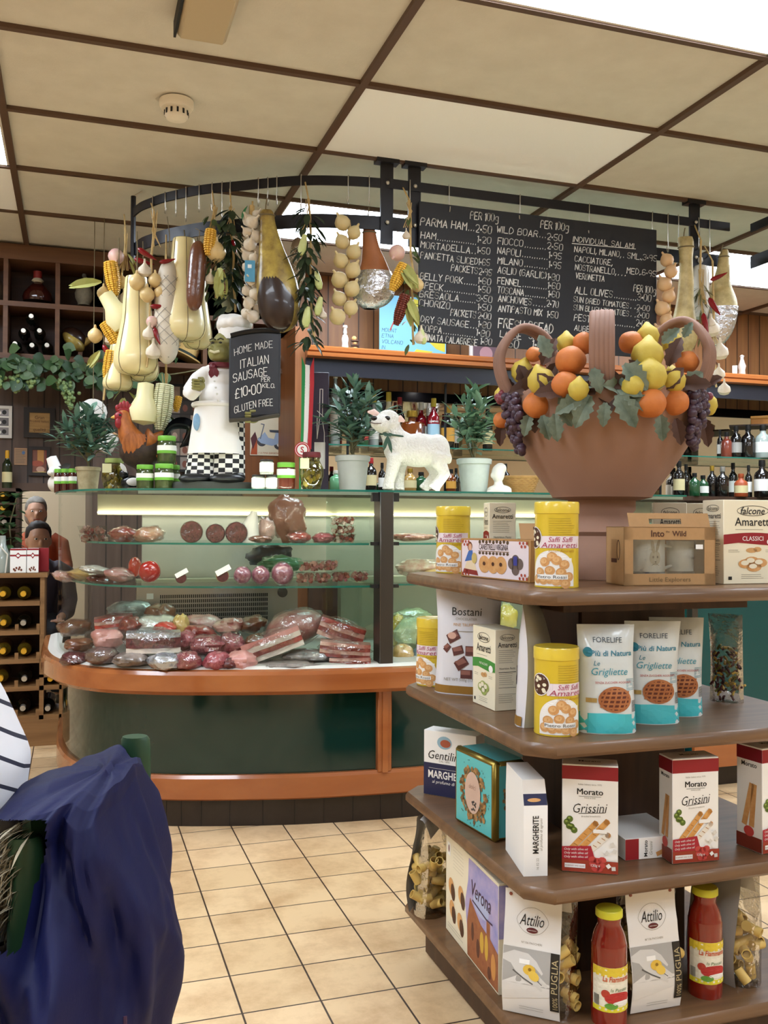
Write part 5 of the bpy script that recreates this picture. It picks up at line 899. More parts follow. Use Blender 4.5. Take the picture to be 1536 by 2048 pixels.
K = lambda h, r=.5: mat(h, r)
C_CR, C_BLK, C_WHT, C_RED, C_GRN = K('#e6dfc6'), K('#1b1917'), K('#ecebe8'), K('#8d1620'), K('#3f8a3a'); C_GRY, C_TAN, C_GOLD = K('#8d8779'), K('#c79a63'), mat('#b08a35', .35, m=.5)
C_YEL = mat('#d2b52f', .3, coat=.3); C_LIL = K('#e3d7dd'); C_MAG = K('#a8435f'); C_COOK = mat('#c98f52', .6, n=.5, ns=60, h2='#e0b983'); C_DBR = K('#4a2a1c'); C_MID = K('#b7ae98')
def lines(g, x0, x1, y0, n, dy, m, w=.0009):
    q = random.Random(n*7+int(abs(x0)*1e4))
    for i in range(n): g.rect(x0, y0-i*dy, x1-(x1-x0)*q.uniform(0, .25), y0-i*dy+w, m, 2)
    return g
# yellow amaretti tins
def tin(label, px, y, z, rel=0, r=.048, h=.187, group='yellow amaretti tins'):
    t = pk(label, 'tin', 'biscuit_tin', px, y, z, rel=rel, group=group)
    B().lathe([(0, 0), (r, 0), (r*1.01, .003), (r*.995, .006), (r*.995, h*.86), (0, h*.86)], C_YEL, 36).build('can', t)
    B().lathe([(r*1.0, h*.86), (r*1.025, h*.862), (r*1.025, h*.985), (r*.99, h), (r*.9, h-.002), (0, h-.003)], mat('#d9be3c', .3, coat=.3), 36).build('lid', t)
    g = Art(); g.rect(-.6*r, .46*h, 1.5*r, .6*h, C_LIL, 1); g.text('Saffi Saffi', .45*r, .56*h, C_MAG, w=1.1*r, l=3, sh=.25); g.text('Amaretti', .42*r, .495*h, C_MAG, w=1.75*r, h=.062*h, l=3, sh=.2)
    g.text('Italian Amaretti', .5*r, .43*h, K('#b5862a'), w=1.2*r, l=2, sh=.2); lines(g, -.1*r, 1.2*r, .8*h, 8, .019*h*1.4, K('#a98f25'))
    g.ell(-.95*r, .58*h, .5*r, .13*h, C_WHT, 2).ell(-.95*r, .58*h, .45*r, .12*h, C_DBR, 3)
    for i in range(7): g.ell(-.95*r+.3*r*cos(i*2.2)*.8, .58*h+.08*h*sin(i*1.7), .1*r, .02*h, C_CR, 4, 10)
    g.ell(.05*r, .2*h, 1.02*r, .235*h, C_WHT, 2, 30, 0, 0, pi).rect(-.97*r, .02*h, 1.07*r, .2*h, C_WHT, 2)
    for (i, j) in ((-.6, .18), (-.1, .2), (.4, .18), (.75, .13), (-.35, .3), (.2, .32), (.55, .27), (-.75, .1), (0, .36), (-.4, .09), (.2, .08), (.6, .05), (-.1, .1)): g.ell(.05*r+i*r, j*h, .24*r, .055*h, C_COOK, 4, 14).ell(.05*r+i*r-.03*r, j*h+.01*h, .15*r, .03*h, mat('#dcae76', .6), 5, 10)
    g.rect(-.7*r, .1*h, .75*r, .155*h, C_WHT, 6).text('Pietro Rossi', 0, .128*h, K('#3f3f2f'), w=1.35*r, h=.035*h, l=7); g.rect(.65*r, .3*h, .95*r, .345*h, C_WHT, 3)
    g.to(B(), lambda u, v_, d: V((sin(u/r)*(r+.0006+d), -cos(u/r)*(r+.0006+d), v_)), mx=.016).build('printed_wrap', t, fix=False); return t
tin('yellow biscuit tin at the front corner of the top shelf', 1113, 1.825, SZ[0], -.25); tin('yellow biscuit tin at the far left of the top shelf behind the biscuit box', 906, 2.43, SZ[0], -.5); tin('yellow biscuit tin mostly hidden behind the white chocolate bag', 868, 2.445, SZ[1], -.9); tin('yellow biscuit tin standing at the front of the second shelf', 1113, 1.80, SZ[1], .18)
# amaretti cartons
def amaretti(label, x, y, z, rz, band, word, w=.126, d=.065, h=.196, right=False, group='cream amaretti cartons', tone=None):
    t = pk(label, 'carton', 'amaretti_box', 0, 0, z, rz, xy=(x, y), group=group); g = Art()
    g.ring(0, h*.87, w*.27, h*.06, .0012, C_BLK, 2).text('falcone', 0, h*.87, C_BLK, w=w*.42, l=3, sh=.25, bold=.01).text('Amaretti', 0, h*.74, C_BLK, w=w*.62, h=h*.1, l=2, bold=.01)
    lines(g, -w*.3, w*.3, h*.645, 1, .01, C_GRY); g.poly([(-w/2, h*.47)]+[(-w/2+w*i/8, h*(.585+.025*sin(pi*i/8))) for i in range(9)]+[(w/2, h*.47), (w*.25, h*.46), (-w*.25, h*.49)], band, 2).text(word, 0, h*.54, C_WHT, w=w*.36, l=3)
    g.ell(w*.33, h*.5, w*.09, h*.045, C_WHT, 4)
    for i, j, k in ((-.02, .4, .1), (.08, .41, .07)): g.ell(i*w, j*h, k*w, h*.03, C_TAN, 2, 12)
    for i, j in ((-.12, .24), (.02, .2), (.12, .25), (-.02, .27)): g.ell(i*w, j*h, .13*w, h*.055, C_COOK if band is not C_GRN else mat('#8aa04e', .6, n=.4, ns=70, h2='#b9b37a'), 3, 14).ell(i*w-.02*w, j*h+.01*h, .07*w, h*.03, C_CR, 4, 10)
    lines(g, -w*.2, w*.2, h*.11, 3, h*.022, C_GRY); g.rect(-w*.42, h*.05, -w*.36, h*.09, C_BLK, 2); lines(g, -w*.42, -w*.2, h*.4, 2, h*.02, C_GRY); lines(g, w*.22, w*.42, h*.4, 2, h*.02, C_GRY)
    s = Art(); s.ring(0, h*.9, d*.3, h*.04, .0009, C_BLK, 2).text('falcone', 0, h*.9, C_BLK, w=d*.5, l=3, sh=.25).text('Amaretti', 0, h*.81, C_BLK, w=d*.78, h=h*.065, l=2, bold=.01); lines(s, -d*.36, d*.36, h*.74, 7, h*.025, C_GRY)
    s.text('Nutrition Facts', 0, h*.52, C_BLK, w=d*.65, l=2).rect(-d*.36, h*.47, d*.36, h*.477, C_BLK, 2).rect(-d*.36, h*.28, d*.36, h*.285, C_BLK, 2); lines(s, -d*.34, d*.34, h*.45, 6, h*.026, C_GRY); lines(s, -d*.36, d*.36, h*.2, 5, h*.025, C_GRY)
    carton(t, w, d, h, tone or C_CR, g, s if not right else None, None, s if right else None); return t
amaretti('cream carton with a dark red band, large at the right end of the top shelf', 1.515, 1.835, SZ[0], -.04, C_RED, 'CLASSICI', .16, .08, .197); amaretti('cream carton with a green band on the second shelf beside the white bag', .997, 2.105, SZ[1], -pi/2+.02, C_GRN, 'PISTACCHIO', right=True)
amaretti('cream carton showing its small print, behind the long biscuit box', 1.112, 2.325, SZ[0], -1.75, C_RED, 'CLASSICI', .06, .075, right=True)
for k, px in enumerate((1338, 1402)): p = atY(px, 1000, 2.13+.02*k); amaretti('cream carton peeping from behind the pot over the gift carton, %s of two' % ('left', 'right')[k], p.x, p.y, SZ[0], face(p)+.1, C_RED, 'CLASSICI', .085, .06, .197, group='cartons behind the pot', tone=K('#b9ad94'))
# long canestrelli box
t = pk('long cream biscuit box with a painted country woman on the top shelf', 'biscuit box', 'biscuit_box', 0, 0, SZ[0], rad(-81), xy=(1.028, 2.112)); w, h = .305, .1; M_KR = K('#a87c48'); g = Art()
pts = [(-w*.48+.012, .004), (w*.48-.012, .004), (w*.48, .016), (w*.48, h-.016), (w*.48-.012, h-.004), (-w*.48+.012, h-.004), (-w*.48, h-.016), (-w*.48, .016)]; g.poly(pts, C_LIL, 1)
g.text('CANESTRELLI VIRGINIA', .0, h*.8, K('#3d2a22'), w=w*.42, h=h*.15, l=3, bold=.01).rect(-w*.22, h*.68, w*.22, h*.7, K('#7a5a34'), 2)
for i in range(9): g.ell(-w*.2+i*w*.05, h*.92+.002*(i % 2), .006, .005, K('#5a4630'), 2, 8); g.ell(-w*.2+i*w*.05, h*.64, .006, .004, K('#5a4630'), 2, 8)
for x in (-.13, .0, .11): g.ell(x*w, h*.36, .025, .022, C_COOK, 3+(x == 0)).ell(x*w, h*.38, .006, .005, C_DBR, 6, 10)
for x, y in ((.26, .42), (.36, .42), (.31, .28), (.31, .5)): g.ell(x*w, y*h, .016, .014, K('#6a5a54'), 3)
g.rect(w*.285, h*.38, w*.335, h*.6, K('#3b3f8c'), 5); g.ell(-w*.35, h*.8, .011, .012, K('#7a4a30'), 3).ell(-w*.345, h*.78, .008, .009, K('#d9a788'), 4).poly([(-w*.43, h*.4), (-w*.3, h*.45), (-w*.31, h*.7), (-w*.37, h*.68)], K('#3f6ab0'), 3).poly([(-w*.46, h*.1), (-w*.22, h*.06), (-w*.3, h*.48), (-w*.39, h*.46)], K('#e3cfae'), 2).poly([(-w*.46, h*.1), (-w*.22, h*.06), (-w*.24, h*.18), (-w*.44, h*.22)], K('#8c2f2a'), 4).ell(-w*.28, h*.5, .012, .014, K('#c7b06a'), 5)
for sx in (-1, 1):
    for sy in (0, 1):
        for i in range(5): g.ell(sx*(w*.46-i*.007), h*(.08+.84*sy)+(1-2*sy)*(i % 2)*.008, .004, .004, K('#a8442f'), 4, 8)
carton(t, w, .075, h, M_KR, g)
t = pk('plain brown carton with a hand hole in the shade behind the front tin', 'carton', 'brown_carton', 0, 0, SZ[0], -.35, xy=(1.118, 2.12)); B().box((-.045, -.035, 0), (.045, .035, .1), K('#5f4330')).build('carton', t); B().sheet(lambda u, v_: V((-.045+.09*u, -.035+.04*v_, .1+.04*v_)), 2, 2, K('#b58f66')).box((-.01, -.012, .123), (.02, -.01, .131), C_DBR).build('lid_flap', t)
# gift carton with a window and mug
p = atY(1349, 1170, 1.79); t = pk('brown gift carton with a window showing a hare mug', 'gift box', 'gift_carton', 0, 0, SZ[0], -.16, xy=(p.x, p.y+.055)); w, d, h = .222, .1, .133; M_CARD = mat('#b08a5e', .75, n=.15, ns=60)
b = B().box((-w/2, -d/2, 0), (w/2, -d/2+.002, h*.2), M_CARD).box((-w/2, -d/2, h*.78), (w/2, -d/2+.002, h), M_CARD).box((-w/2, -d/2, 0), (-w*.4, -d/2+.002, h), M_CARD).box((w*.38, -d/2, 0), (w/2, -d/2+.002, h), M_CARD).box((-w/2, -d/2, 0), (-w/2+.002, d/2, h), M_CARD).box((w/2-.002, -d/2, 0), (w/2, d/2, h), M_CARD).box((-w/2, d/2-.002, 0), (w/2, d/2, h), M_CARD).box((-w/2, -d/2, 0), (w/2, d/2, .002), M_CARD).box((-w/2, -d/2, h-.002), (w/2, d/2, h), M_CARD)
b.build('carton', t); b = B(); b.T = Mx.Translation((.02, -d*.1, h)) @ RX(-.35).to_4x4(); b.box((-.1, 0, 0), (-.05, .002, .034), M_CARD).box((.03, 0, 0), (.1, .002, .034), M_CARD).box((-.05, 0, .02), (.03, .002, .034), M_CARD).box((-.05, 0, 0), (.03, .002, .007), M_CARD); b.T = None; b.build('handle_flap', t)
B().box((-w*.4, -d/2+.001, h*.2), (w*.38, -d/2+.0015, h*.78), clear('#ffffff', .1, .03, 'win', 18)).build('window_film', t); M_MUG = K('#c9cfc6', .3)
b = B().lathe([(0, .012), (.037, .012), (.038, .03), (.038, .105), (.035, .106), (.033, .03), (0, .02)], M_MUG, 28, None, (-.03, 0, 0)).lathe([(.0385, .014), (.0387, .03)], K('#3f5560'), 28, None, (-.03, 0, 0)); b.tube([(.006, -.0, .09), (.035, 0, .085), (.036, 0, .045), (.006, 0, .035)], .004, M_MUG, 8); b.lathe([(0, .012), (.03, .012), (.031, .1), (.028, .1), (0, .02)], M_MUG, 24, None, (.055, .01, 0)).lathe([(.0315, .014), (.0316, .03)], K('#2c3a40'), 24, None, (.055, .01, 0)); b.build('mug', t)
g = Art(); hr = K('#4c463c')
g.ell(-.03, .062, .013, .017, K('#a9a58f'), 1).ell(-.036, .088, .004, .016, K('#8f8a74'), 2, 12, .15).ell(-.024, .09, .004, .016, K('#8f8a74'), 2, 12, -.25).ell(-.035, .064, .002, .003, hr, 3, 8).ell(-.025, .064, .002, .003, hr, 3, 8).ell(-.03, .053, .002, .002, hr, 3, 8); g.line([(-.038, .045), (-.03, .05), (-.022, .045)], .001, hr, 3)
g.to(B(), lambda u, v_, dd: V((-.03+sin((u+.03)/.038)*(.0385+dd), -cos((u+.03)/.038)*(.0385+dd), v_))).build('hare_picture', t, fix=False)
g = Art().text('Into', -.03, h*.885, C_DBR, w=.032, l=2, bold=.02).text('the', -.006, h*.92, C_DBR, w=.009, l=2).text('Wild', .022, h*.885, C_DBR, w=.034, l=2, bold=.02).text('Little Explorers', .0, h*.09, K('#6f5a3a'), w=.1, h=.013, l=2).rect(w*.28, h*.62, w*.36, h*.7, C_WHT, 3)
g.to(B(), plane_fn((0, -d/2, 0), (1, 0, 0), (0, 0, 1))).build('front_print', t, fix=False); g = Art().rect(-.02, h*.45, .012, h*.78, K('#94714a'), 1).rect(-.02, h*.38, .012, h*.45, C_DBR, 1).ring(.02, h*.6, .008, .022, .003, C_DBR, 1); g.to(B(), plane_fn((-w/2, 0, 0), (0, -1, 0), (0, 0, 1))).build('side_print', t, fix=False)
# bags
def bagfn(w, d, h, wob=.0, ph=0, pw=2.6, base=.06):
    def f(u, v_, dd=0, back=False):
        k = v_/h; th = d/2*(1 if k < .5 else max(.02, cos((k-.5)/.5*pi/2)**.8)); ww = w/2*(1-.06*sin(pi*k)*(1 if k < .8 else 1)); q = max(0, 1-abs(u/(w/2))**pw)**.55
        y = th*q+dd*1.0+wob*(sin(u*70+ph)*sin(v_*38+ph)+.5*sin(v_*90+u*40))*q
        return V((u*ww/(w/2), (y if back else -y)+.018*sin(k*2.2+ph)*k, v_))
    return f
def bag(t, w, d, h, m, art=None, wob=.0015, ph=0, name='bag', backm=None, mx=.02, top=True):
    f = bagfn(w, d, h, wob, ph); b = B(); nu, nv = 14, 18
    b.sheet(lambda a, c: f(-w/2+w*a, h*c), nu, nv, m); b.sheet(lambda a, c: f(-w/2+w*a, h*c, 0, True), nu, nv, backm or m)
    b.sheet(lambda a, c: f(-w/2+w*a, 0).lerp(f(-w/2+w*a, 0, 0, True), c), nu, 2, m)
    b.build(name, t)
    if art: art.to(B(), lambda u, v_, dd: f(u, v_, .0008+dd), mx=mx).build('front_print', t, fix=False)
    return f
M_BOS = mat('#d5d5dc', .32, bump=.1, bs=25, coat=.3); M_BOSG = mat('#9c7434', .35, m=.3)
def choco(label, x, y, rz, ph=0, backm=None):
    t = pk(label, 'bag', 'chocolate_bag', 0, 0, SZ[1], rz, xy=(x, y), group='white pouches of chocolates'); w, h = .18, .276; g = Art()
    g.text('Bostani', 0, h*.79, C_BLK, w=w*.46, h=h*.075, l=2).text('CHOCOLATIER', 0, h*.72, C_GRY, w=w*.34, l=2).text('FINE TRUFFLES', 0, h*.665, C_TAN, w=w*.4, l=2).rect(-w*.12, h*.6, w*.12, h*.606, C_GRY, 2).text('NET WT 500g (17.6 OZ)', -w*.02, h*.14, C_GRY, w=w*.62, l=2)
    for x_, y_, r_, a in ((-.2, .55, .1, .5), (-.12, .42, .085, .3), (.1, .42, .1, .0), (-.06, .3, .1, .6), (.2, .35, .08, .2), (.02, .2, .09, .0), (-.3, .44, .06, .9)):
        c, s_ = cos(a), sin(a); q = [(-1, -.7), (1, -.7), (1, .7), (-1, .7)]; g.poly([((x_+r_*(i*c-j*s_))*w, y_*h+r_*w*(i*s_+j*c)) for i, j in q], mat('#5a2f2c', .4), 3).poly([((x_+r_*(i*c-j*s_)*.8-.01)*w, y_*h+r_*w*(i*s_+j*c)*.5+.004) for i, j in q], mat('#8a5a50', .4), 4)
    g.ell(-.22*w, .56*h, .07*w, .05*w, mat('#c9a090', .5), 5); g.rect(-w*.49, 0.003, w*.49, h*.085, M_BOSG, 1)
    bag(t, w, .07, h, M_BOS, g, .0012, ph, backm=backm); return t
choco('white pouch of chocolates at the left of the second shelf', 1.0, 2.285, -.62, .4); choco('white pouch of chocolates turned edge on, grey back showing, left of the front tin', 1.005, 1.925, -2.25, 1.2, mat('#a6a49b', .45, bump=.15, bs=30))
M_GBAG = mat('#cfd6d6', .35, bump=.25, bs=22, coat=.35, dist=.006); M_GBL = K('#2f7f96'); M_AQ = mat('#3fb4bd', .35, coat=.3); M_TART = mat('#9c5a32', .6, n=.5, ns=50, h2='#c98a55')
def griglia(label, x, y, rz, ph):
    t = pk(label, 'bag', 'biscuit_bag', 0, 0, SZ[1], rz, xy=(x, y), group='white and turquoise biscuit bags'); w, h = .128, .232; g = Art()
    g.rect(-w*.5, .002, w*.5, h*.155, M_AQ, 1).poly([(-w*.5, h*.155), (w*.5, h*.155), (w*.5, h*.175), (0, h*.195), (-w*.5, h*.19)], M_AQ, 1)
    g.text('Più di Natura', .06*w, h*.74, M_GBL, w=w*.74, h=h*.05, l=2, bold=.015, sh=.1).ell(-w*.36, h*.75, w*.08, h*.045, M_GBL, 2).text('FORELIFE', .0, h*.86, K('#3c4a58'), w=w*.5, l=2).text('Le', -.22*w, h*.65, M_GBL, w=w*.1, l=2, sh=.3).text('Grigliette', 0, h*.565, K('#3c93a5'), w=w*.66, h=h*.085, l=2, sh=.25).text('SENZA ZUCCHERI AGGIUNTI', .06*w, h*.475, K('#b4332e'), w=w*.66, l=2)
    R_ = w*.3; g.ell(.08*w, h*.32, R_, R_*.72, M_TART, 3, 24).ell(.08*w, h*.32, R_*.84, R_*.6, mat('#5f2a18', .5), 4, 24)
    for i in (-2, -1, 0, 1, 2): x_ = .08*w+i*R_*.34; k = R_*.6*(1-(i*.36)**2)**.5; g.line([(x_-.006, h*.32-k), (x_+.006, h*.32+k)], .0042, M_TART, 5); yy = h*.32+i*R_*.24; k = R_*.84*(1-(i*.36)**2)**.5; g.line([(.08*w-k, yy), (.08*w+k, yy)], .0042, M_TART, 6)
    g.rect(-w*.42, h*.29, -w*.24, h*.33, mat('#a88a4c', .6), 3)
    for i in range(9): g.rect(w*.4, h*(.2+.012*i), w*.48, h*(.206+.012*i), C_BLK, 2)
    lines(g, w*.3, w*.48, h*.5, 8, h*.014, M_GBL); bag(t, w, .068, h, M_GBAG, g, .0022, ph); return t
for k, (px, y) in enumerate(((1214, 1.775), (1302, 1.83), (1350, 1.885))): p = atY(px, 1460, y); griglia('white and turquoise bag of lattice biscuits on the second shelf, %s of three' % ('left', 'middle', 'right')[k], p.x, p.y, -.3-.05*k, k*1.7)
M_CEL = clear('#f4f2ee', .05, .03, 'cel', 26)
p = atY(1453, 1410, 1.985); t = pk('small clear bag of red and yellow dried pasta, second shelf right', 'pasta bag', 'dried_pasta_bag', 0, 0, SZ[1], -.9, xy=(p.x, p.y)); q = random.Random(5); b = B()
for i in range(120): b.tube(cat_rom([(q.uniform(-.034, .034), q.uniform(-.022, .022), .01+q.random()**.8*.125) for _ in range(1)]+[(0, 0, 0)], 1)[:1]*2 if False else (lambda c, d: [c, c+d*.5+V((0, 0, .003)), c+d])(V((q.uniform(-.034, .034), q.uniform(-.02, .02), .01+q.random()*.125)), V((q.uniform(-1, 1), q.uniform(-1, 1), q.uniform(-1, 1)))*.014), .0032, q.choice((K('#4a1518'), K('#3a2420'), K('#4a1518'), K('#b3963a'), K('#6b6a2a'))), 6)
b.build('pasta', t, kind='stuff'); bag(t, .085, .055, .225, M_CEL, None, .002, 2, 'clear_bag')
# third shelf
def morato_art(w, h):
    g = Art(); g.rect(-w/2, h*.86, w/2, h*.985, C_RED, 1); g.text('Italian bakery since 1970', 0, h*.815, C_GRY, w=w*.42, l=2).text('Morato', 0, h*.75, C_BLK, w=w*.46, h=h*.055, l=2, bold=0).text('Morato', .0007, h*.7503, C_BLK, w=w*.46, h=h*.055, l=3).rect(-w*.2, h*.705, w*.2, h*.708, C_BLK, 2).text('PANE & IDEE', 0, h*.692, C_GRY, w=w*.2, l=2)
    g.text('Grissini', -.0, h*.6, C_BLK, w=w*.6, h=h*.085, l=2, sh=.3, rot=.06, bold=-.004).line([(-w*.2, h*.545), (w*.27, h*.565)], .0012, C_BLK, 2).text('Breaded breadsticks', .02*w, h*.525, C_GRY, w=w*.34, l=2, sh=.2, rot=.06)
    for x, y in ((-.36, .52), (-.33, .45), (-.28, .42), (-.41, .49), (-.37, .455)): g.ell(x*w, y*h-.03*h, w*.06, w*.06, mat('#566b25', .4), 3, 14).ell(x*w-.01*w, y*h-.02*h, w*.025, w*.02, mat('#8aa04a', .4), 4, 8)
    for a, b_, c, d, k in ((-.38, .19, .1, .46, 0), (-.28, .16, .3, .48, 1), (-.1, .17, .32, .36, 2)):
        m_ = mat('#c98c45', .6, n=.5, ns=60, h2='#e2b571') if k < 2 else mat('#e4ddd0', .6); g.line([(a*w, b_*h), (c*w, d*h)], w*.105, m_, 3+k); g.ell(c*w, d*h, w*.052, w*.052, mat('#c98c45', .6), 3+k, 12)
        for i in range(4): u = .25+.18*i; g.line([(a*w+(c-a)*w*u-w*.02, b_*h+(d-b_)*h*u+w*.02), (a*w+(c-a)*w*u+w*.035, b_*h+(d-b_)*h*u-w*.01)], w*.012, mat('#a06a30', .6), 4+k)
    g.rect(-w/2, .002, w/2, h*.12, mat('#9c3a26', .5), 6).poly([(-w/2, h*.12), (w*.1, h*.12), (w*.02, h*.255), (-w/2, h*.235)], K('#a51f30'), 7)
    for i in range(3): g.text('Only with olive oil', -.25*w, h*(.215-.035*i), C_WHT, w=w*.42, l=9, sh=.2, rot=.04)
    for x, y in ((.06, .09), (.14, .12), (.2, .08), (.1, .05), (.16, .05), (.05, .13), (.22, .13)): g.ell(x*w, y*h, w*.075, w*.06, K('#c1453f'), 8, 10)
    g.rect(-w*.45, h*.045, -w*.08, h*.085, C_WHT, 9).text('ROSEMARY AND OLIVES', -.265*w, h*.065, K('#9c3a26'), w=w*.34, l=10).text('120g e', .1*w, h*.075, C_WHT, w=w*.16, l=10)
    for i, (x, y) in enumerate(((.3, .2), (.38, .15), (.44, .22), (.33, .08), (.42, .06), (.25, .22), (.4, .28))): g.poly([((x+.05*cos(i+a))*w, y*h+.05*w*sin(i+a)) for a in (0, 1.57, 3.14, 4.71)], C_WHT if i % 2 else K('#d5d2cb'), 11)
    g.rect(.06*w, h*.375, .3*w, h*.41, C_WHT, 8); return g
def morato(label, x, y, rz, w=.118, d=.058, h=.232):
    t = pk(label, 'breadstick box', 'breadstick_box', 0, 0, SZ[2], rz, xy=(x, y), group='red and white breadstick boxes'); s = Art().rect(-d/2, h*.86, d/2, h*.985, K('#7d1420'), 1).text('Morato', 0, h*.82, C_BLK, w=d*.6, l=2, bold=.012)
    for a, b_ in ((-.18, .1), (.1, .2)): s.line([(a*d, h*.25), (b_*d, h*.62)], d*.2, C_COOK, 2)
    s.rect(-d/2, .002, d/2, h*.14, mat('#7c2f20', .5), 3).ell(0, h*.18, d*.2, h*.05, K('#c1453f'), 4); r_ = Art().rect(-d/2, h*.86, d/2, h*.985, K('#7d1420'), 1); carton(t, w, d, h, C_WHT, morato_art(w, h), s, Art().text('Morato', 0, 0, C_BLK, w=w*.4, l=2, bold=.012), r_); return t
morato('red and white breadstick box at the front of the third shelf, turned left', 1.072, 1.785, -.52); morato('red and white breadstick box upright in the middle of the third shelf', 1.318, 1.772, -.1, .114); morato('red and white breadstick box cut by the right edge of the photo', 1.545, 1.782, .12, .118, .075, .24)
t = pk('red and white breadstick box lying flat between two upright ones', 'breadstick box', 'breadstick_box', 0, 0, SZ[2], -.08, xy=(1.225, 1.905), group='red and white breadstick boxes'); B().box((-.045, -.11, 0), (.1, .11, .048), C_WHT, .001).build('carton', t)
g = Art().rect(-.045, .001, -.012, .047, C_RED, 1).text('Morato', 0.005, .024, C_BLK, w=.036, l=2, bold=.012, rot=pi/2).text('Grissini', .018, .024, C_GRY, w=.03, l=2, sh=.3, rot=pi/2).line([(.035, .01), (.09, .03)], .01, C_COOK, 2); g.to(B(), plane_fn((0, -.11, 0), (1, 0, 0), (0, 0, 1))).build('front_print', t, fix=False)
M_NAVY = K('#1f2348')
def marg_front(w, h):
    g = Art().rect(-w/2, .001, w/2, h*.5, M_NAVY, 1).text('Gentilini', -.1*w, h*.63, C_BLK, w=w*.62, h=h*.13, l=2, sh=.25).ell(-.1*w, h*.83, w*.14, h*.1, mat('#8fb0c0', .5), 2).ell(-.08*w, h*.82, w*.1, h*.06, mat('#a0523a', .5), 3).text('DAL 1890', -.1*w, h*.54, C_GRY, w=w*.2, l=2).text('MARGHERITE', 0, h*.33, C_WHT, w=w*.82, h=h*.12, l=2, bold=.02).text('al profumo di agrumi', 0, h*.21, C_WHT, w=w*.66, l=2, sh=.25).rect(-w*.4, h*.42, w*.3, h*.424, C_WHT, 2); return g
t = pk('white and navy biscuit box behind the turquoise tin', 'biscuit box', 'margherite_box', 0, 0, SZ[2], -.86, xy=(1.0, 2.375)); carton(t, .16, .055, .178, C_WHT, marg_front(.16, .178))
t = pk('white and navy biscuit box showing its narrow side, between the turquoise tin and the breadsticks', 'biscuit box', 'margherite_box', 0, 0, SZ[2], -.22, xy=(.956, 1.86)); w, d, h = .052, .165, .2; B().loft([[V((-w/2*k, -d/2+o, z)), V((w/2*k, -d/2+o, z)), V((w/2*k, d/2, z)), V((-w/2*k, d/2, z))] for k, o, z in ((1, 0, 0), (1, 0, h*.74), (.94, .02, h))], C_WHT, False).build('carton', t)
g = Art().text('MARGHERITE', 0, h*.44, C_BLK, w=h*.4, h=w*.26, l=2, rot=pi/2, bold=.02).text('al profumo di agrumi', w*.24, h*.44, C_GRY, w=h*.34, l=2, rot=pi/2, sh=.2).text('16 02 22', w*.08, h*.13, C_GRY, w=h*.12, l=2, rot=pi/2); g.to(B(), plane_fn((0, -d/2, 0), (1, 0, 0), (0, 0, 1))).build('front_print', t, fix=False)
sl = V((0, .02, h*.26)).normalized(); g = Art().rect(-w*.49, .002, w*.49, h*.13, M_NAVY, 1).ell(-.05*w, h*.065, w*.28, h*.02, C_COOK, 2); g.to(B(), plane_fn((0, -d/2, h*.74), (1, 0, 0), sl)).build('band_print', t, fix=False)
# turquoise tin
t = pk('square turquoise tin with gold edges and a brown flower wreath', 'tin', 'turquoise_tin', 0, 0, SZ[2], -pi/2+.11, xy=(.975, 2.09)); w, d, h = .185, .092, .187; M_GLD = mat('#7d6a2c', .3, m=.75); M_TQ = mat('#57b6b8', .35); M_TQD = mat('#4aa0a4', .4)
B().box((-w/2, -d/2+.012, 0), (w/2, d/2, h), M_GLD, .008).build('body', t); B().box((-w/2-.002, -d/2, -.0), (w/2+.002, -d/2+.02, h+.002), M_GLD, .006).build('lid', t, label='gold rimmed lid'); q = random.Random(8); g = Art().rect(-w*.455, h*.045, w*.455, h*.955, M_TQ, 1)
cols = [mat('#8a6a40', .6), mat('#a8804e', .6), mat('#6f5534', .6)]
for i in range(130): a = q.uniform(0, 2*pi); k = q.gauss(1, .13); g.ell(w*.29*k*cos(a), h*.5+h*.3*k*sin(a), q.uniform(.004, .009), q.uniform(.003, .007), cols[i % 3], 3+i % 4, 8, q.uniform(0, 3))
g.ell(0, h*.5, w*.2, h*.27, mat('#c4a898', .6), 8, 24)
for i in range(12): g.ell(w*q.uniform(-.02, .09), h*q.uniform(.28, .4), .003, .003, mat('#3c3a3c', .5), 9, 8)
for i in range(30): a = q.uniform(0, 2*pi); g.ell(w*.42*cos(a)*q.uniform(.85, 1), h*.5+h*.42*sin(a), .0014, .0018, mat('#3e4a3c', .5), 3, 6)
g.text('dolci', 0, h*.58, K('#a8897a'), w=w*.18, l=10, sh=.2); g.to(B(), plane_fn((0, -d/2, 0), (1, 0, 0), (0, 0, 1))).build('front_print', t, fix=False, label='turquoise panel with brown wreath')
g = Art().rect(-d*.34, h*.05, d*.42, h*.95, M_TQD, 1)
for i in range(60): y = q.uniform(.15, .85); g.ell(d*(-.02+.12*sin(y*9)+q.gauss(0, .05)), h*y, .004, .005, cols[i % 3], 2+i % 3, 8)
g.to(B(), plane_fn((w/2, 0, 0), (0, 1, 0), (0, 0, 1))).build('side_print', t, fix=False); B().box((-w*.46, -d*.3, h), (w*.46, d*.44, h+.001), M_TQD).build('top_print', t)
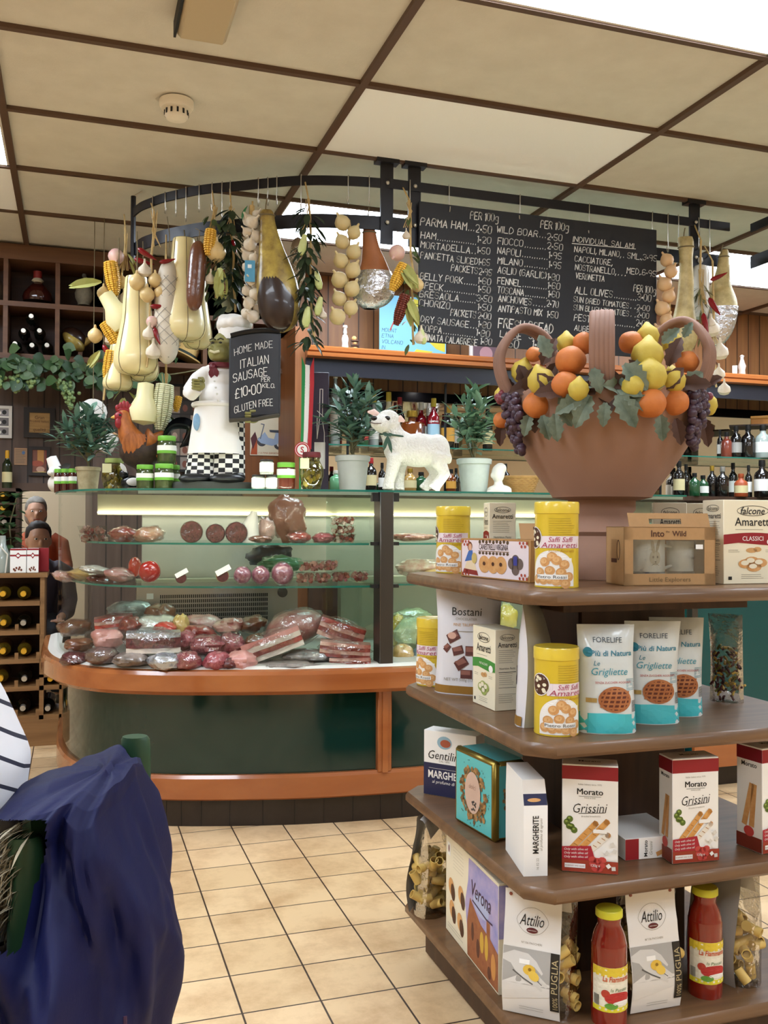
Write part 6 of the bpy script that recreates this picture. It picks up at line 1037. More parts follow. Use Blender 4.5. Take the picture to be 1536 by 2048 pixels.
# bottom shelf
t = pk('large flat biscuit box with a city view at the left of the bottom shelf', 'biscuit box', 'verona_box', 0, 0, SZ[3], -pi/2-.055, xy=(.945, 2.085)); w, d, h = .36, .045, .25; C_IV = K('#e4dcc4'); g = Art(); sky = mat('#7f86c4', .5, n=.7, ns=16, h2='#c9b4cc'); bri = mat('#8a4f34', .6, n=.5, ns=40, h2='#b37a4c')
cv = [(-.05*w, .02*h), (-.06*w, .3*h), (-.1*w, .5*h), (-.04*w, .75*h), (-.03*w, h*.97)]; g.poly(cv+[(w*.495, h*.97), (w*.495, .02*h)], sky, 1).poly([(-.055*w, .35*h), (.0, .6*h), (.1*w, .52*h), (.2*w, .45*h), (.3*w, .43*h), (.3*w, .55*h), (.36*w, .55*h), (.36*w, .42*h), (.495*w, .36*h), (.495*w, .02*h), (-.05*w, .02*h)], bri, 2)
for x, y, a, b_, m_ in ((.22, .3, .035, .1, '#c9a23f'), (.3, .3, .03, .12, '#c9a23f'), (.42, .2, .04, .12, '#c48a4a'), (.15, .2, .03, .09, '#5a3426'), (.05, .3, .025, .09, '#5a3426'), (.35, .1, .03, .06, '#5a3426')): g.ell(x*w, y*h, a*w, b_*h, mat(m_, .6), 3, 14)
g.ell(.2*w, .62*h, .14*w, .1*h, mat('#a9b4d8', .5), 2).text('Verona', .2*w, .72*h, mat('#3a1f3f', .5), w=w*.36, h=h*.15, l=4, sh=.25).line([(.05*w, .6*h), (.15*w, .585*h), (.3*w, .56*h), (.4*w, .57*h)], .004, mat('#3a1f3f', .5), 4)
for x, y in ((-.38, .5), (-.18, .52), (-.36, .28), (-.2, .24)): g.ell(x*w, y*h, .055*w, .09*h, C_COOK, 2, 16, .3).ell((x+.035)*w, y*h-.01, .04*w, .085*h, C_DBR, 3, 16, .2)
g.rect(-.46*w, .8*h, -.4*w, .93*h, C_WHT, 2).ell(-.43*w, .87*h, .012*w, .04*h, K('#6f3a2a'), 3); lines(g, -.34*w, -.1*w, .93*h, 7, h*.035, C_MID); lines(g, -.45*w, -.1*w, .1*h, 2, h*.03, C_GRY)
s = Art().rect(-d/2, .5*h, d/2, .98*h, sky, 1).text('Verona', 0, .74*h, mat('#3a1f3f', .5), w=h*.2, l=2, rot=pi/2, sh=.2).text('300', 0, .2*h, C_GRY, w=.015, l=2); carton(t, w, d, h, C_IV, g, None, None, s)
M_PAS = mat('#d2b468', .5, n=.3, ns=30, h2='#c19f4f', sss=.05)
def paccheri(t, w, d, h, n, seed):
    q = random.Random(seed); b = B()
    for i in range(n):
        c = V((q.uniform(-.42, .42)*w, q.uniform(-.36, .36)*d, .018+(i/n)*(h-.03))); M_ = Euler((q.uniform(0, 3), q.uniform(0, 3), q.uniform(0, 3))).to_matrix(); r_ = .0115; b.T = Mx.Translation(c) @ M_.to_4x4()
        b.lathe([(r_, -.017), (r_, .017), (r_*.82, .017), (r_*.82, -.017), (r_, -.017)], M_PAS, 12); b.T = None
    return b.build('pasta_tubes', t, kind='stuff')
C_CARD = mat('#e3e1de', .6); M_GR1, M_GR2, M_GR3 = K('#a7a5a1', .7), K('#d7d5d2', .7), K('#5f5d5a', .7)
def attilio(label, x, y, rz, seed, blank=False, lean=0):
    t = pk(label, 'pasta bag', 'pasta_bag', 0, 0, SZ[3], rz, xy=(x, y), group='clear bags of tube pasta with white cards'); w, d, h = .156, .095, .262; paccheri(t, w, d, h*.62, 52, seed); f = bag(t, w, d, h*.98, M_CEL, None, .0015, 1, 'clear_bag')
    cw = .125; cf = lambda u, v_, dd=0: V((u-.013, -d*.5-.004-dd-.012*sin(pi*2*v_/h)*.8+.02*max(0, v_/h-.7)/.3, v_)); b = B(); b.sheet(lambda a, c: cf(-cw/2+cw*a, .002+(h-.004)*c), 3, 24, mat('#98958f', .7) if blank else C_CARD); b.sheet(lambda a, c: cf(-cw/2+cw*a, .002+(h-.004)*c, -.0012), 3, 24, mat('#98958f', .7))
    b.sheet(lambda a, c: V((-cw/2+cw*a, -d*.2+.03*c, h-.002-.05*c*c)), 2, 4, C_CARD); b.build('card', t, label='curved white printed card' if not blank else 'grey back of the card')
    for s in (-1, 1): B().lathe([(0, 0), (.004, 0), (.003, .002), (0, .0025)], mat('#8a4a38', .4), 12, RX(pi/2), cf(s*cw*.4, h*.95, .001)).build('rivet', t)
    if blank: return t
    g = Art(); a = [(cw*.27*cos(i*pi/15)*(1+.04*cos(i*pi/15*6)), h*.76+h*.095*sin(i*pi/15)*(1+.1*abs(cos(i*pi/15*2)))) for i in range(31)]; g.line(a, .0007, C_GRY, 2).text('Attilio', 0, h*.765, C_BLK, w=cw*.42, h=h*.085, l=3, sh=.35).ell(0, h*.69, cw*.1, h*.022, K('#5c1f22'), 3).text('mastromauro', 0, h*.69, C_WHT, w=cw*.15, l=4).text('N°136 PACCHERI', 0, h*.59, C_GRY, w=cw*.36, l=2)
    g.rect(-cw*.49, h*.27, cw*.34, h*.545, M_GR1, 1).poly([(-cw*.49, h*.27), (-cw*.49, h*.12), (cw*.34, h*.2), (cw*.34, h*.3), (-cw*.2, h*.34)], M_GR2, 1)
    hand = [(-cw*.49, h*.48), (-cw*.3, h*.52), (-cw*.05, h*.51), (cw*.1, h*.46), (cw*.22, h*.38), (cw*.2, h*.365), (cw*.06, h*.42), (cw*.04, h*.4), (cw*.3, h*.3), (cw*.29, h*.28), (cw*.1, h*.33), (cw*.22, h*.25), (cw*.19, h*.235), (0, h*.3), (-cw*.2, h*.33), (-cw*.35, h*.42), (-cw*.49, h*.44)]
    g.poly(hand, K('#cfcdc9', .7), 2).line([(-cw*.3, h*.37), (-cw*.12, h*.32), (cw*.04, h*.285)], .003, M_GR3, 3).line([(cw*.0, h*.36), (cw*.2, h*.29)], .0016, M_GR3, 3).ell(-.02*cw, h*.39, cw*.11, h*.04, mat('#dcb545', .5), 4).ell(.06*cw, h*.35, cw*.1, h*.036, mat('#e2c052', .5), 5, 18, -.5).ell(-.01*cw, h*.395, cw*.03, h*.013, mat('#8d6a1e', .5), 6, 10).rect(-cw*.2, h*.43, -cw*.02, h*.465, C_WHT, 5)
    g.rect(cw*.34, h*.09, cw*.495, h*.545, K('#26221c'), 3).text('PUGLIA', cw*.418, h*.37, K('#b7a77f'), w=h*.26, h=cw*.11, l=4, rot=pi/2).text('100%', cw*.43, h*.16, K('#b7a77f'), w=h*.1, h=cw*.09, l=4, rot=pi/2); lines(g, -cw*.2, cw*.3, h*.08, 2, h*.02, M_GR1)
    g.to(B(), lambda u, v_, dd: cf(u, v_, dd+.0004), mx=.02).build('card_print', t, fix=False); return t
attilio('bag of tube pasta with a white card, nearest the viewer at the bottom shelf corner', .985, 1.835, -.72, 3); attilio('bag of tube pasta with a white card between the two sauce bottles', 1.225, 1.795, -.02, 6); attilio('bag of tube pasta at the back left corner of the bottom shelf, card turned away', .945, 2.395, -2.2, 9, True); attilio('bag of tube pasta at the right edge of the photo, grey card back showing', 1.475, 1.83, -1.25, 12, True)
M_PASS = mat('#7c1c0e', .12, n=.25, ns=14, h2='#912a14', coat=.8)
def passata(label, px, y):
    t = pk(label, 'sauce bottle', 'passata_bottle', px, y, SZ[3], rel=.35, group='bottles of tomato passata'); t.scale = (1, 1, .955); r_ = .0378; pr = [(0, .001), (r_*.8, 0), (r_, .008), (r_, .158), (r_*.97, .176), (r_*.87, .194), (r_*.7, .21), (r_*.64, .218), (r_*.64, .236), (0, .236)]; B().lathe([(q.x, q.z) for q in cat_rom([(a, 0, c) for a, c in pr], 3)], M_PASS, 30).build('bottle', t)
    B().lathe([(r_*.7, .232), (r_*.76, .234), (r_*.76, .247), (r_*.7, .25)], K('#d3cf3a', .35), 28).lathe([(r_*.71, .2495), (r_*.64, .249), (0, .2485)], mat('#7f848c', .3, m=.5), 28).build('cap', t, label='yellow rimmed grey cap'); g = Art(); a, b_ = -r_*1.35, r_*1.35; z0, z1 = .036, .133
    g.rect(a, z0, b_, z1, mat('#e6e3d2', .5), 1).rect(a, z1-.02, b_, z1, K('#dcc43a'), 2).rect(a, z0, b_, z0+.011, K('#d9cf32'), 2).text('La Fiammante', .005, z1-.024, K('#c2531f'), w=.06, h=.012, l=4, sh=.15, bold=.02).text('la Passata', .01, z1-.048, K('#4a6a3a'), w=.038, l=3, sh=.2).ell(.008, z0+.03, .03, .014, K('#b32f2c'), 3).ell(-.02, z0+.04, .009, .009, K('#b3402f'), 3).ell(-.008, z0+.014, .014, .007, K('#5f9a3a'), 4, 12).ell(.015, z0+.02, .02, .005, C_WHT, 4, 12)
    for i in range(10): g.rect(a+.004+i*.0014, z0+.012, a+.0047+i*.0014, z0+.035, C_BLK, 3)
    g.to(B(), lambda u, v_, d: V((sin(u/r_)*(r_+.0007+d), -cos(u/r_)*(r_+.0007+d), v_)), mx=.014).build('paper_label', t, fix=False); return t
passata('tomato sauce bottle at the front of the bottom shelf, left of two', 1219, 1.742); passata('tomato sauce bottle on the bottom shelf, right of two', 1410, 1.778)
# ================================================================ TERRACOTTA BASKET POT
p = atY(1203, 1160, 2.10); p.z = SZ[0]+.0005; PC = p.copy(); t = thing('terracotta_pot', 'huge terracotta basket pot with ceramic fruit and ribbed handles on the top shelf', 'pot', p, face(p)); s = px_m(p)
M_TER = mat('#94715f', .75, n=.35, ns=6, h2='#a27f6b', bump=.12, bs=60); M_TERD = mat('#826253', .75, n=.4, ns=8, h2='#987463', bump=.1, bs=60)
q_ = lambda hw, py: (hw*s, (1166-py)*s); pr = [(0, 0), q_(88, 1166), q_(88, 1150), q_(80, 1140), q_(76, 1110), q_(66, 1098), q_(62, 1082), q_(68, 1074), q_(62, 1066), q_(56, 1056), q_(58, 1040), q_(66, 1030), q_(66, 1012), q_(97, 1006), q_(99, 1002), q_(140, 945), q_(172, 895), q_(190, 855), q_(198, 825), q_(196, 808), q_(186, 800), q_(176, 806), q_(150, 850), (0, .25)]
B().lathe(pr, M_TER, 56).build('body', t); PR = 176*s; ZR = (1166-805)*s
M_ORA = mat('#b8642a', .6, n=.5, ns=14, h2='#cf8444', bump=.35, bs=90, dist=.003); M_LEM = mat('#b49a2c', .6, n=.6, ns=12, h2='#c9b85a', bump=.35, bs=70, dist=.003); M_GRA = mat('#3d2c3b', .4, n=.4, ns=30, h2='#553a4c'); M_GRP = mat('#7c3440', .4, n=.3, ns=30); M_CLEAF = mat('#4d5a4b', .7, n=.8, ns=25, h2='#7f8a7a'); M_BLEAF = mat('#543a30', .7, n=.5, ns=20)
def handle(ang, nm):
    b = B(); c, s_ = cos(ang), sin(ang); path = cat_rom([(PR*1.04, 0, ZR-.03), (PR*1.2, 0, ZR+.05), (PR*1.2, 0, ZR+.11), (PR*1.0, 0, ZR+.168), (PR*.74, 0, ZR+.155), (PR*.6, 0, ZR+.1), (PR*.62, 0, ZR-.01)], 6)
    for k, w_ in ((-.0205, .009), (-.0105, .0095), (0, .010), (.0105, .0095), (.0205, .009)): b.tube([(p_.x*c-k*s_, p_.x*s_+k*c, p_.z) for p_ in path], w_, M_TERD, 10)
    b.build('handle', t, label='ribbed strap handle')
for a in (-pi/2, -.42, pi+.42, pi/2): handle(a, '')
def L_(px, py, push=0, rr=PR*1.08):
    X = (px-1203)*s; X = max(-rr*1.05, min(rr*1.05, X)); Y = -math.sqrt(max(0, rr*rr-X*X))-push; d_ = 1-(-Y)*.41; return V((X*(2.41+Y)/2.41*1.0+(px-1203)*s*0, Y, (1166-py)*s*(2.41+Y)/2.41+(1-(2.41+Y)/2.41)*(EYE-SZ[0])))
def fruit(kind, px, py, r_, push=.02):
    b = B(); k = r_*s*1.06; q = random.Random(px)
    if kind == 'o': b.ell((0, 0, 0), (k, k, k*.93), M_ORA, 18, 12, None, lambda u: 1+.03*sin(5*u.x+px)*cos(4*u.z)); nm = 'orange'
    else: b.lathe([(0, -k*1.1), (k*.3, -k*1.0), (k*.8, -k*.6), (k*1.0, 0), (k*.85, k*.55), (k*.4, k*.95), (k*.2, k*1.2), (0, k*1.32)], M_LEM, 18, RY(q.uniform(-.5, .5))); nm = 'lemon'
    b.build(nm, t, loc=L_(px, py, push))
for k, px, py, r_, *pu in [('o', 1068, 713, 15, -.05), ('l', 1044, 747, 21, -.02), ('l', 1083, 769, 25), ('o', 1074, 816, 25), ('l', 1006, 796, 18), ('o', 982, 846, 17), ('l', 1132, 693, 18, -.05), ('o', 1167, 694, 21, -.06), ('o', 1141, 728, 27, -.01), ('o', 1131, 776, 24), ('l', 1157, 787, 18, .045), ('o', 1259, 696, 21, -.06), ('l', 1292, 685, 20, -.06), ('l', 1291, 724, 28, -.01), ('l', 1296, 766, 29, .02), ('l', 1263, 784, 19, .03), ('l', 1340, 775, 22), ('o', 1296, 818, 27, .03), ('o', 1344, 818, 24), ('l', 1339, 702, 19, -.04), ('o', 1366, 739, 21, -.02), ('l', 1434, 824, 20)]: fruit(k, px, py, r_, *(pu or [.02]))
q = random.Random(3)
for x0, sg in ((1016, 1), (1397, -1)):
    b = B(); b2 = B()
    for i in range(70):
        f_ = i/70; px = x0+sg*24*f_+q.uniform(-22, 22)*(1-.7*f_); py = 792+118*f_+q.uniform(-6, 6); o_ = L_(px, py, .0, PR*1.2*(1-.22*max(0, f_-.45))) ; o_.y -= q.uniform(0, .02); (b2 if (px-x0)*sg < -8 and f_ < .6 else b).ell(o_, .0105, M_GRP if (px-x0)*sg < -8 and f_ < .6 else M_GRA, 10, 7)
    b.build('grape_bunch', t, label='dark purple grapes'); b2.build('grape_bunch', t, label='reddish grapes')
b, b2 = B(), B()
for px, py, dx, dz, L in [(1180, 800, -.4, -.8, .08), (1165, 805, -.9, -.4, .07), (1210, 815, -.1, -1, .055), (1232, 800, .5, -.8, .085), (1245, 795, .9, -.6, .07), (1085, 838, .3, -1, .06), (1110, 835, .1, -1, .065), (1120, 825, .6, -.8, .05), (1316, 842, .1, -1, .06), (1150, 800, -.2, -1, .05), (1060, 835, -.3, -1, .055), (1185, 745, .3, -.9, .06), (1245, 740, .6, -.6, .08), (1320, 700, .5, .5, .05), (1100, 720, -.3, .7, .06), (1360, 690, .3, .6, .04)]: b.leaf(L_(px, py, .03), (dx, -.25, dz), (0, -1, .2), L*.95, L*.66, M_CLEAF, fold=.55, curl=.4, n=8, zz=.3)
for i in range(46): px = q.uniform(1035, 1370); b2.leaf(L_(px, q.uniform(775, 800), q.uniform(-.03, .015)), (q.uniform(-1, 1), -.3, q.uniform(-.3, .8)), (0, -1, .2), q.uniform(.05, .08), .045, M_BLEAF if i % 2 else M_CLEAF, fold=.5, curl=.4, n=6, zz=.25)
for px, py, dx, dz, L in [(1085, 735, .4, .9, .07), (1025, 800, -.2, .8, .05), (1035, 830, -.2, -.8, .07), (1330, 745, .3, .7, .07), (1385, 790, .6, .3, .06), (1395, 850, .2, -.9, .07), (1000, 850, -.1, -1, .06), (1065, 820, .1, -1, .06), (1345, 850, .2, -.9, .06), (1370, 815, .5, -.6, .05)]: b2.leaf(L_(px, py, .015), (dx, -.2, dz), (0, -1, .2), L, L*.6, M_BLEAF, fold=.6, curl=.4, n=8, zz=.25)
b.build('leaves', t, label='grey green ceramic leaves'); b2.build('leaves', t, label='brown ceramic leaves')
# ================================================================ WALL CABINET ON THE LEFT
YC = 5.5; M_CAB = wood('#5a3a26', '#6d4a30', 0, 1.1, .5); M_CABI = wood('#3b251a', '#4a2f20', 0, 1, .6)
xa = atY(-60, 600, YC).x; xb = atY(592, 600, YC).x; zs, zb_ = atY(60, 604, YC).z, atY(60, 708, YC).z
t = thing('wall_cabinet', 'dark wood open cubby cabinet under the ceiling along the left wall', 'cabinet', (xa, YC, zb_)); W_ = xb-xa; ztop = CEIL-.012-zb_
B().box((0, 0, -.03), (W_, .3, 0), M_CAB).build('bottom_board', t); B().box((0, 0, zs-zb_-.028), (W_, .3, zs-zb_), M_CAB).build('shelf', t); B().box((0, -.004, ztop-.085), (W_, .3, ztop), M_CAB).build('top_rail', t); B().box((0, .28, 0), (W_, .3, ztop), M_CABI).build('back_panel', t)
for px in (11, 115, 214, 313, 411, 503, 588): x = atY(px, 600, YC).x-xa; B().box((x-.012, .002, 0), (x+.012, .29, ztop-.05), M_CAB).build('divider', t)
M_WINE = mat('#0f120d', .12, coat=.6); M_CAPS = mat('#b8b2a6', .3, m=.7); M_CAPY = mat('#cf9a24', .35); M_BYEL = mat('#6a5a1c', .15, coat=.5); M_BGRN = mat('#1f2a16', .15, coat=.5)
WB = [(0, 0), (.036, 0), (.0375, .006), (.0375, .175), (.033, .2), (.018, .225), (.0145, .24), (.0145, .265)]
def wine(label, p, m, cap, lying=True, group=None, k=1., tilt=0, lab=None, name='wine_bottle'):
    t = thing(name, label, 'bottle', p, 0, group, rot=(pi/2, 0, 0) if lying else (0, 0, 0)); M_ = None
    B().lathe([(q.x*k, q.z*k) for q in cat_rom([(a, 0, c) for a, c in WB], 2)], m, 20).build('bottle', t); B().lathe([(.0152*k, .238*k), (.0158*k, .285*k), (.0145*k, .3*k), (0, .3*k)], cap, 18).build('foil_cap', t)
    if lab: B().lathe([(.038*k, .05*k), (.038*k, .13*k)], lab, 20).build('label', t)
    return t
G6 = 'six wine bottles stacked in the cubby'
for k, (px, py) in enumerate(((62.5, 633), (47, 662), (79, 662), (30, 688), (64, 691), (94, 691))): p = atY(px, py, YC+.03); wine('dark wine bottle end with silver cap in the cubby pyramid, %s' % ('top', 'middle row left', 'middle row right', 'bottom left', 'bottom middle', 'bottom right')[k], (p.x, YC+.27, p.z), M_WINE, M_CAPS, group=G6, k=.85)
def std(name, label, cat, px, py, y, group=None): p = atY(px, py, y); return thing(name, label, cat, p, face(p), group), px_m(p)
t, s = std('demijohn', 'round dark red glass bottle with a red cap in the upper cubby', 'bottle', 75, 604, YC+.13); k = s
B().lathe([(0, 0), (27*k, 0), (29*k, 8*k), (26*k, 18*k), (18*k, 28*k), (10*k, 36*k), (6*k, 42*k), (6*k, 48*k), (0, 48*k)], mat('#3a1410', .1, coat=.8), 26).build('bottle', t); B().lathe([(7*k, 46*k), (8.5*k, 47*k), (8*k, 61*k), (0, 61*k)], mat('#8a2a26', .5), 18).build('cap', t); B().lathe([(7*k, 38*k), (12*k, 42*k), (8*k, 47*k)], mat('#cfc6ad', .8), 18).build('straw_tie', t)
t, s = std('straw_flask', 'small grey wicker covered flask in the upper cubby', 'flask', 168, 611, YC+.13); k = s
B().lathe([(0, 0), (12*k, 0), (12*k, 4*k), (17*k, 14*k), (18*k, 24*k), (14*k, 34*k), (8*k, 41*k)], mat('#8f8672', .8, n=.4, ns=60), 22).build('wicker', t); B().lathe([(7*k, 40*k), (4*k, 48*k), (3*k, 56*k), (5*k, 58*k), (4*k, 63*k), (0, 63*k)], mat('#6e6a62', .2, coat=.5), 18).build('neck', t); B().tube([(12*k, 0, 38*k), (10*k, 0, 50*k), (4*k, 0, 57*k)], .002, M_RAF, 5).build('cord', t)
for px, nm in ((-12, 'dark wicker flask at the left edge of the upper cubbies'),): t, s = std('straw_flask', nm, 'flask', px, 600, YC+.13); B().lathe([(0, 0), (18*s, 0), (24*s, 14*s), (20*s, 28*s), (7*s, 46*s), (6*s, 62*s), (0, 62*s)], mat('#4a3a2a', .7, n=.4, ns=50), 20).build('wicker', t)
t, s = std('cured_ham', 'small dark and yellow ham lying in the lower cubby', 'ham', 152, 713, YC+.12); k = s
B().ell((-4*k, 0, 36*k), (26*k, 20*k, 20*k), M_HAMD, 18, 12, RY(.6)).tube([(8*k, 0, 26*k), (24*k, 0, 34*k), (40*k, 0, 46*k)], [12*k, 7*k, 5*k], M_HAM, 10).build('meat', t); B().ell((-5*k, -8*k, 28*k), (26*k, 14*k, 13*k), M_HAMY, 16, 10, RY(.7)).build('fat', t, label='yellow fat'); B().box((4*k, -6*k, 0), (12*k, 8*k, 22*k), M_CAB).build('rest', t)
t, s = std('straw_boater', 'straw boater hat with a dark green band in the lower cubby', 'hat', 365, 728, YC+.1); k = s; M_STW = mat('#c9a868', .7, n=.3, ns=90, h2='#a88648')
b = B(); M_ = RY(.42); b.T = Mx.Translation((0, 0, 14*k)) @ M_.to_4x4(); b.lathe([(0, 0), (42*k, 0), (42*k, 2.5*k), (27*k, 3*k)], M_STW, 30); b.build('brim', t); b = B(); b.T = Mx.Translation((0, 0, 14*k)) @ M_.to_4x4(); b.lathe([(27*k, 2*k), (26*k, 24*k), (24*k, 26*k), (0, 26*k)], M_STW, 30); b.build('crown', t); b = B(); b.T = Mx.Translation((0, 0, 14*k)) @ M_.to_4x4(); b.lathe([(27.6*k, 2.5*k), (27.2*k, 10*k)], mat('#23302a', .6), 30); b.build('band', t)
t, s = std('leaning_board', 'light wooden board leaning diagonally in the cubby behind the chef sign', 'board', 572, 737, YC+.06); k = s; M_LB = mat('#c28a5e', .5)
B().prism([(-26*k, 0), (16*k, 54*k), (16*k, 58*k), (-26*k, 58*k)], 0, .02, M_LB, RX(pi/2).to_4x4()).build('panel', t); B().tube([(-27*k, -.024, 1*k), (17*k, -.024, 57*k)], .007, mat('#e6dccb', .5), 6).build('edge', t)
# vine garland
t = thing('vine_garland', 'artificial vine garland with green grapes along the bottom of the cubbies', 'garland', atY(100, 725, YC-.02)); o = t.location.copy(); q = random.Random(4); b, g_, st = B(), B(), B()
ML = [mat('#2c4a2a', .5, n=.4, ns=20), mat('#3d5c34', .5, n=.4, ns=20), mat('#55704a', .5, n=.4, ns=20)]
P = [atY(px, py, YC-.03)-o for px, py in ((-40, 715), (10, 725), (60, 735), (110, 738), (160, 748), (215, 755), (250, 745), (330, 750), (420, 735))]; st.tube(cat_rom(P, 5), .004, M_STEM, 6)
for i in range(150):
    px = q.uniform(-40, 235) if i < 125 else q.uniform(235, 430); c = atY(px, q.gauss(738, 16)+max(0, (px-120))*.07, YC-.02-q.random()*.06)-o; a = q.uniform(0, 6.28); L = q.uniform(.045, .085); b.leaf(c, (cos(a)*.8, -.35, sin(a)*.6-.5), (0, -1, .2), L, L*.85, ML[i % 3], fold=.25)
for cx, cy in ((32, 762), (62, 755), (128, 770), (0, 752), (140, 795)):
    g_ = B()
    for i in range(26): f_ = q.random(); g_.ell(atY(cx+q.gauss(0, 7)*(1.2-f_), cy-12+34*f_, YC-.06)-o+V((0, q.uniform(-.02, .02), 0)), .011, mat('#7f9660', .35, n=.3, ns=20), 8, 6)
    g_.build('grape_bunch', t, label='pale green grapes')
b.build('leaves', t); st.build('stem', t)
# pictures on the left walls
def picture(name, label, px0, py0, px1, py1, y, frame, art, fw_=.018, bg=None, cat='picture', dep=.02, zb=None):
    a, e = atY(px0, py0, y), atY(px1, py1, y); e.z = zb or e.z; w, h = e.x-a.x, a.z-e.z; t = thing(name, label, cat, ((a.x+e.x)/2, y, e.z))
    b = B()
    if frame: b.box((-w/2, -dep, 0), (w/2, -.001, fw_), frame).box((-w/2, -dep, h-fw_), (w/2, -.001, h), frame).box((-w/2, -dep, fw_), (-w/2+fw_, -.001, h-fw_), frame).box((w/2-fw_, -dep, fw_), (w/2, -.001, h-fw_), frame); b.build('frame', t)
    B().box((-w/2+.002, -dep*.6, .002), (w/2-.002, -.001, h-.002), bg or C_WHT).build('board', t); g = Art(); art(g, w, h); g.to(B(), plane_fn((0, -dep*.6, 0), (1, 0, 0), (0, 0, 1))).build('print', t, fix=False); return t
def a_ph(g, w, h):
    for j in range(3): g.rect(-w*.36, h*(.08+.3*j), w*.36, h*(.33+.3*j), K(('#8a8689', '#6f6c70', '#9a979c')[j]), 1); g.ell(-w*.1, h*(.18+.3*j), w*.12, h*.06, C_WHT, 2).ell(w*.15, h*(.2+.3*j), w*.1, h*.07, C_BLK, 2)
YW = 5.998; picture('framed_photograph', 'white framed set of small photographs at the left edge', -20, 811, 24, 877, YW, K('#d9d7d2'), a_ph)
def a_pl(g, w, h): g.text('Gran', 0, h*.68, C_DBR, w=w*.3, l=2).text('Prodotti Italiani', 0, h*.55, C_DBR, w=w*.6, l=2).text('qualità', 0, h*.26, C_DBR, w=w*.4, l=2, sh=.2)
picture('wooden_plaque', 'carved wooden plaque in a dark frame on the panelled wall', 48, 815, 110, 877, YW, mat('#221a16', .5), a_pl, .03, wood('#a07c4a', '#b8935e', 0, 3, .6))
def a_nt(g, w, h): lines(g, -w*.4, w*.4, h*.85, 9, h*.09, K('#7d6a55'), .004); g.ell(w*.2, h*.72, w*.12, h*.1, K('#4f6f9a'), 3)
picture('paper_note', 'small brown paper note pinned below the photo frame', 28, 895, 55, 931, YW, None, a_nt, bg=K('#a88260'), dep=.006, cat='note')
def a_ps(g, w, h): g.rect(-w*.45, 0.02, w*.45, h*.95, K('#7c4a3a'), 1).rect(-w*.1, h*.4, w*.2, h*.95, K('#c08a4a'), 2).ell(-w*.1, h*.42, w*.3, h*.1, K('#a5503a'), 3).ell(w*.05, h*.22, w*.2, h*.1, K('#c9a08a'), 4).poly([(-w*.45, .02), (w*.4, .02), (w*.2, h*.15)], K('#d9b66a'), 5).rect(w*.28, h*.4, w*.36, h*.95, K('#8a3028'), 3)
picture('framed_poster', 'dark framed food poster under the wooden plaque', 58, 893, 100, 952, YW, mat('#241c1a', .5), a_ps, .02)
def a_co(g, w, h):
    q = random.Random(9)
    for i in range(3):
        for j in range(6): g.rect(-w*.46+w*.31*i, h*(.03+.16*j), -w*.17+w*.31*i, h*(.17+.16*j), K(q.choice(('#4a4440', '#6f6258', '#8a8078', '#38302c', '#a58f80')), .4), 1).ell(-w*.32+w*.31*i, h*(.09+.16*j), w*.08, h*.04, K(q.choice(('#b59a88', '#c9c2b8', '#7a4a3a'))), 2)
picture('photo_collage', 'panel of many small dark photographs on the wall behind the chef', 338, 768, 402, 945, 5.775, mat('#1b1a1a', .5), a_co, .012, K('#2a2624'))
# wooden end panel of the bar
x0, x1 = atY(488, 800, 5.6).x, atY(613, 800, 5.2).x; M_PIL = wood('#7a4a28', '#8c5832', 2, 1.2, .45)
t = thing('bar_end_panel', 'brown wooden end panel and post left of the bar', 'panel', (0, 0, 0)); xe = atY(586, 800, 5.2).x
B().box((x0, 5.6, 0), (xe+.05, 5.64, zb_-.032), M_PIL).build('panel', t); B().box((xe, 5.15, 0), (x1, 5.62, 2.33), M_PIL).build('post', t); B().box((x0, 5.585, 1.24), (xe+.02, 5.6, 1.27), M_CAB).build('ledge', t)
def a_sc(g, w, h):
    g.text('ITALIAN', .04*w, h*.88, K('#b5482c'), w=w*.86, h=h*.1, l=2, bold=.03).rect(-w*.2, h*.8, w*.3, h*.815, K('#d8b13f'), 2).text("L'ULTIMA ESPORTAZIONE", .1*w, h*.05, K('#b5643c'), w=w*.74, l=2); BL = K('#9fb2cf', .4)
    g.ell(-.18*w, h*.25, w*.13, w*.13, K('#4a4a50'), 3).ell(.28*w, h*.2, w*.13, w*.13, K('#4a4a50'), 3).ell(.28*w, h*.2, w*.05, w*.05, C_WHT, 4).poly([(-.3*w, h*.28), (-.1*w, h*.42), (.0, h*.32), (.15*w, h*.3), (.2*w, h*.42), (.4*w, h*.4), (.42*w, h*.25), (.1*w, h*.18), (-.2*w, h*.22)], BL, 4).poly([(.02*w, h*.46), (.34*w, h*.46), (.36*w, h*.41), (.04*w, h*.42)], K('#3f4656'), 5).line([(-.22*w, h*.3), (-.12*w, h*.55), (-.2*w, h*.56)], .006, K('#6b7280'), 5).poly([(-.48*w, h*.02), (-.3*w, h*.02), (-.3*w, h*.3), (-.42*w, h*.25)], K('#b5542f'), 2).poly([(-.48*w, h*.3), (-.36*w, h*.42), (-.3*w, h*.3), (-.42*w, h*.1)], K('#5a2e33'), 3)
picture('scooter_poster', 'cream poster with a blue scooter and red lettering beside the chef', 500, 797, 573, 913, 5.598, None, a_sc, bg=K('#e0d6be', .5), cat='poster', dep=.006)
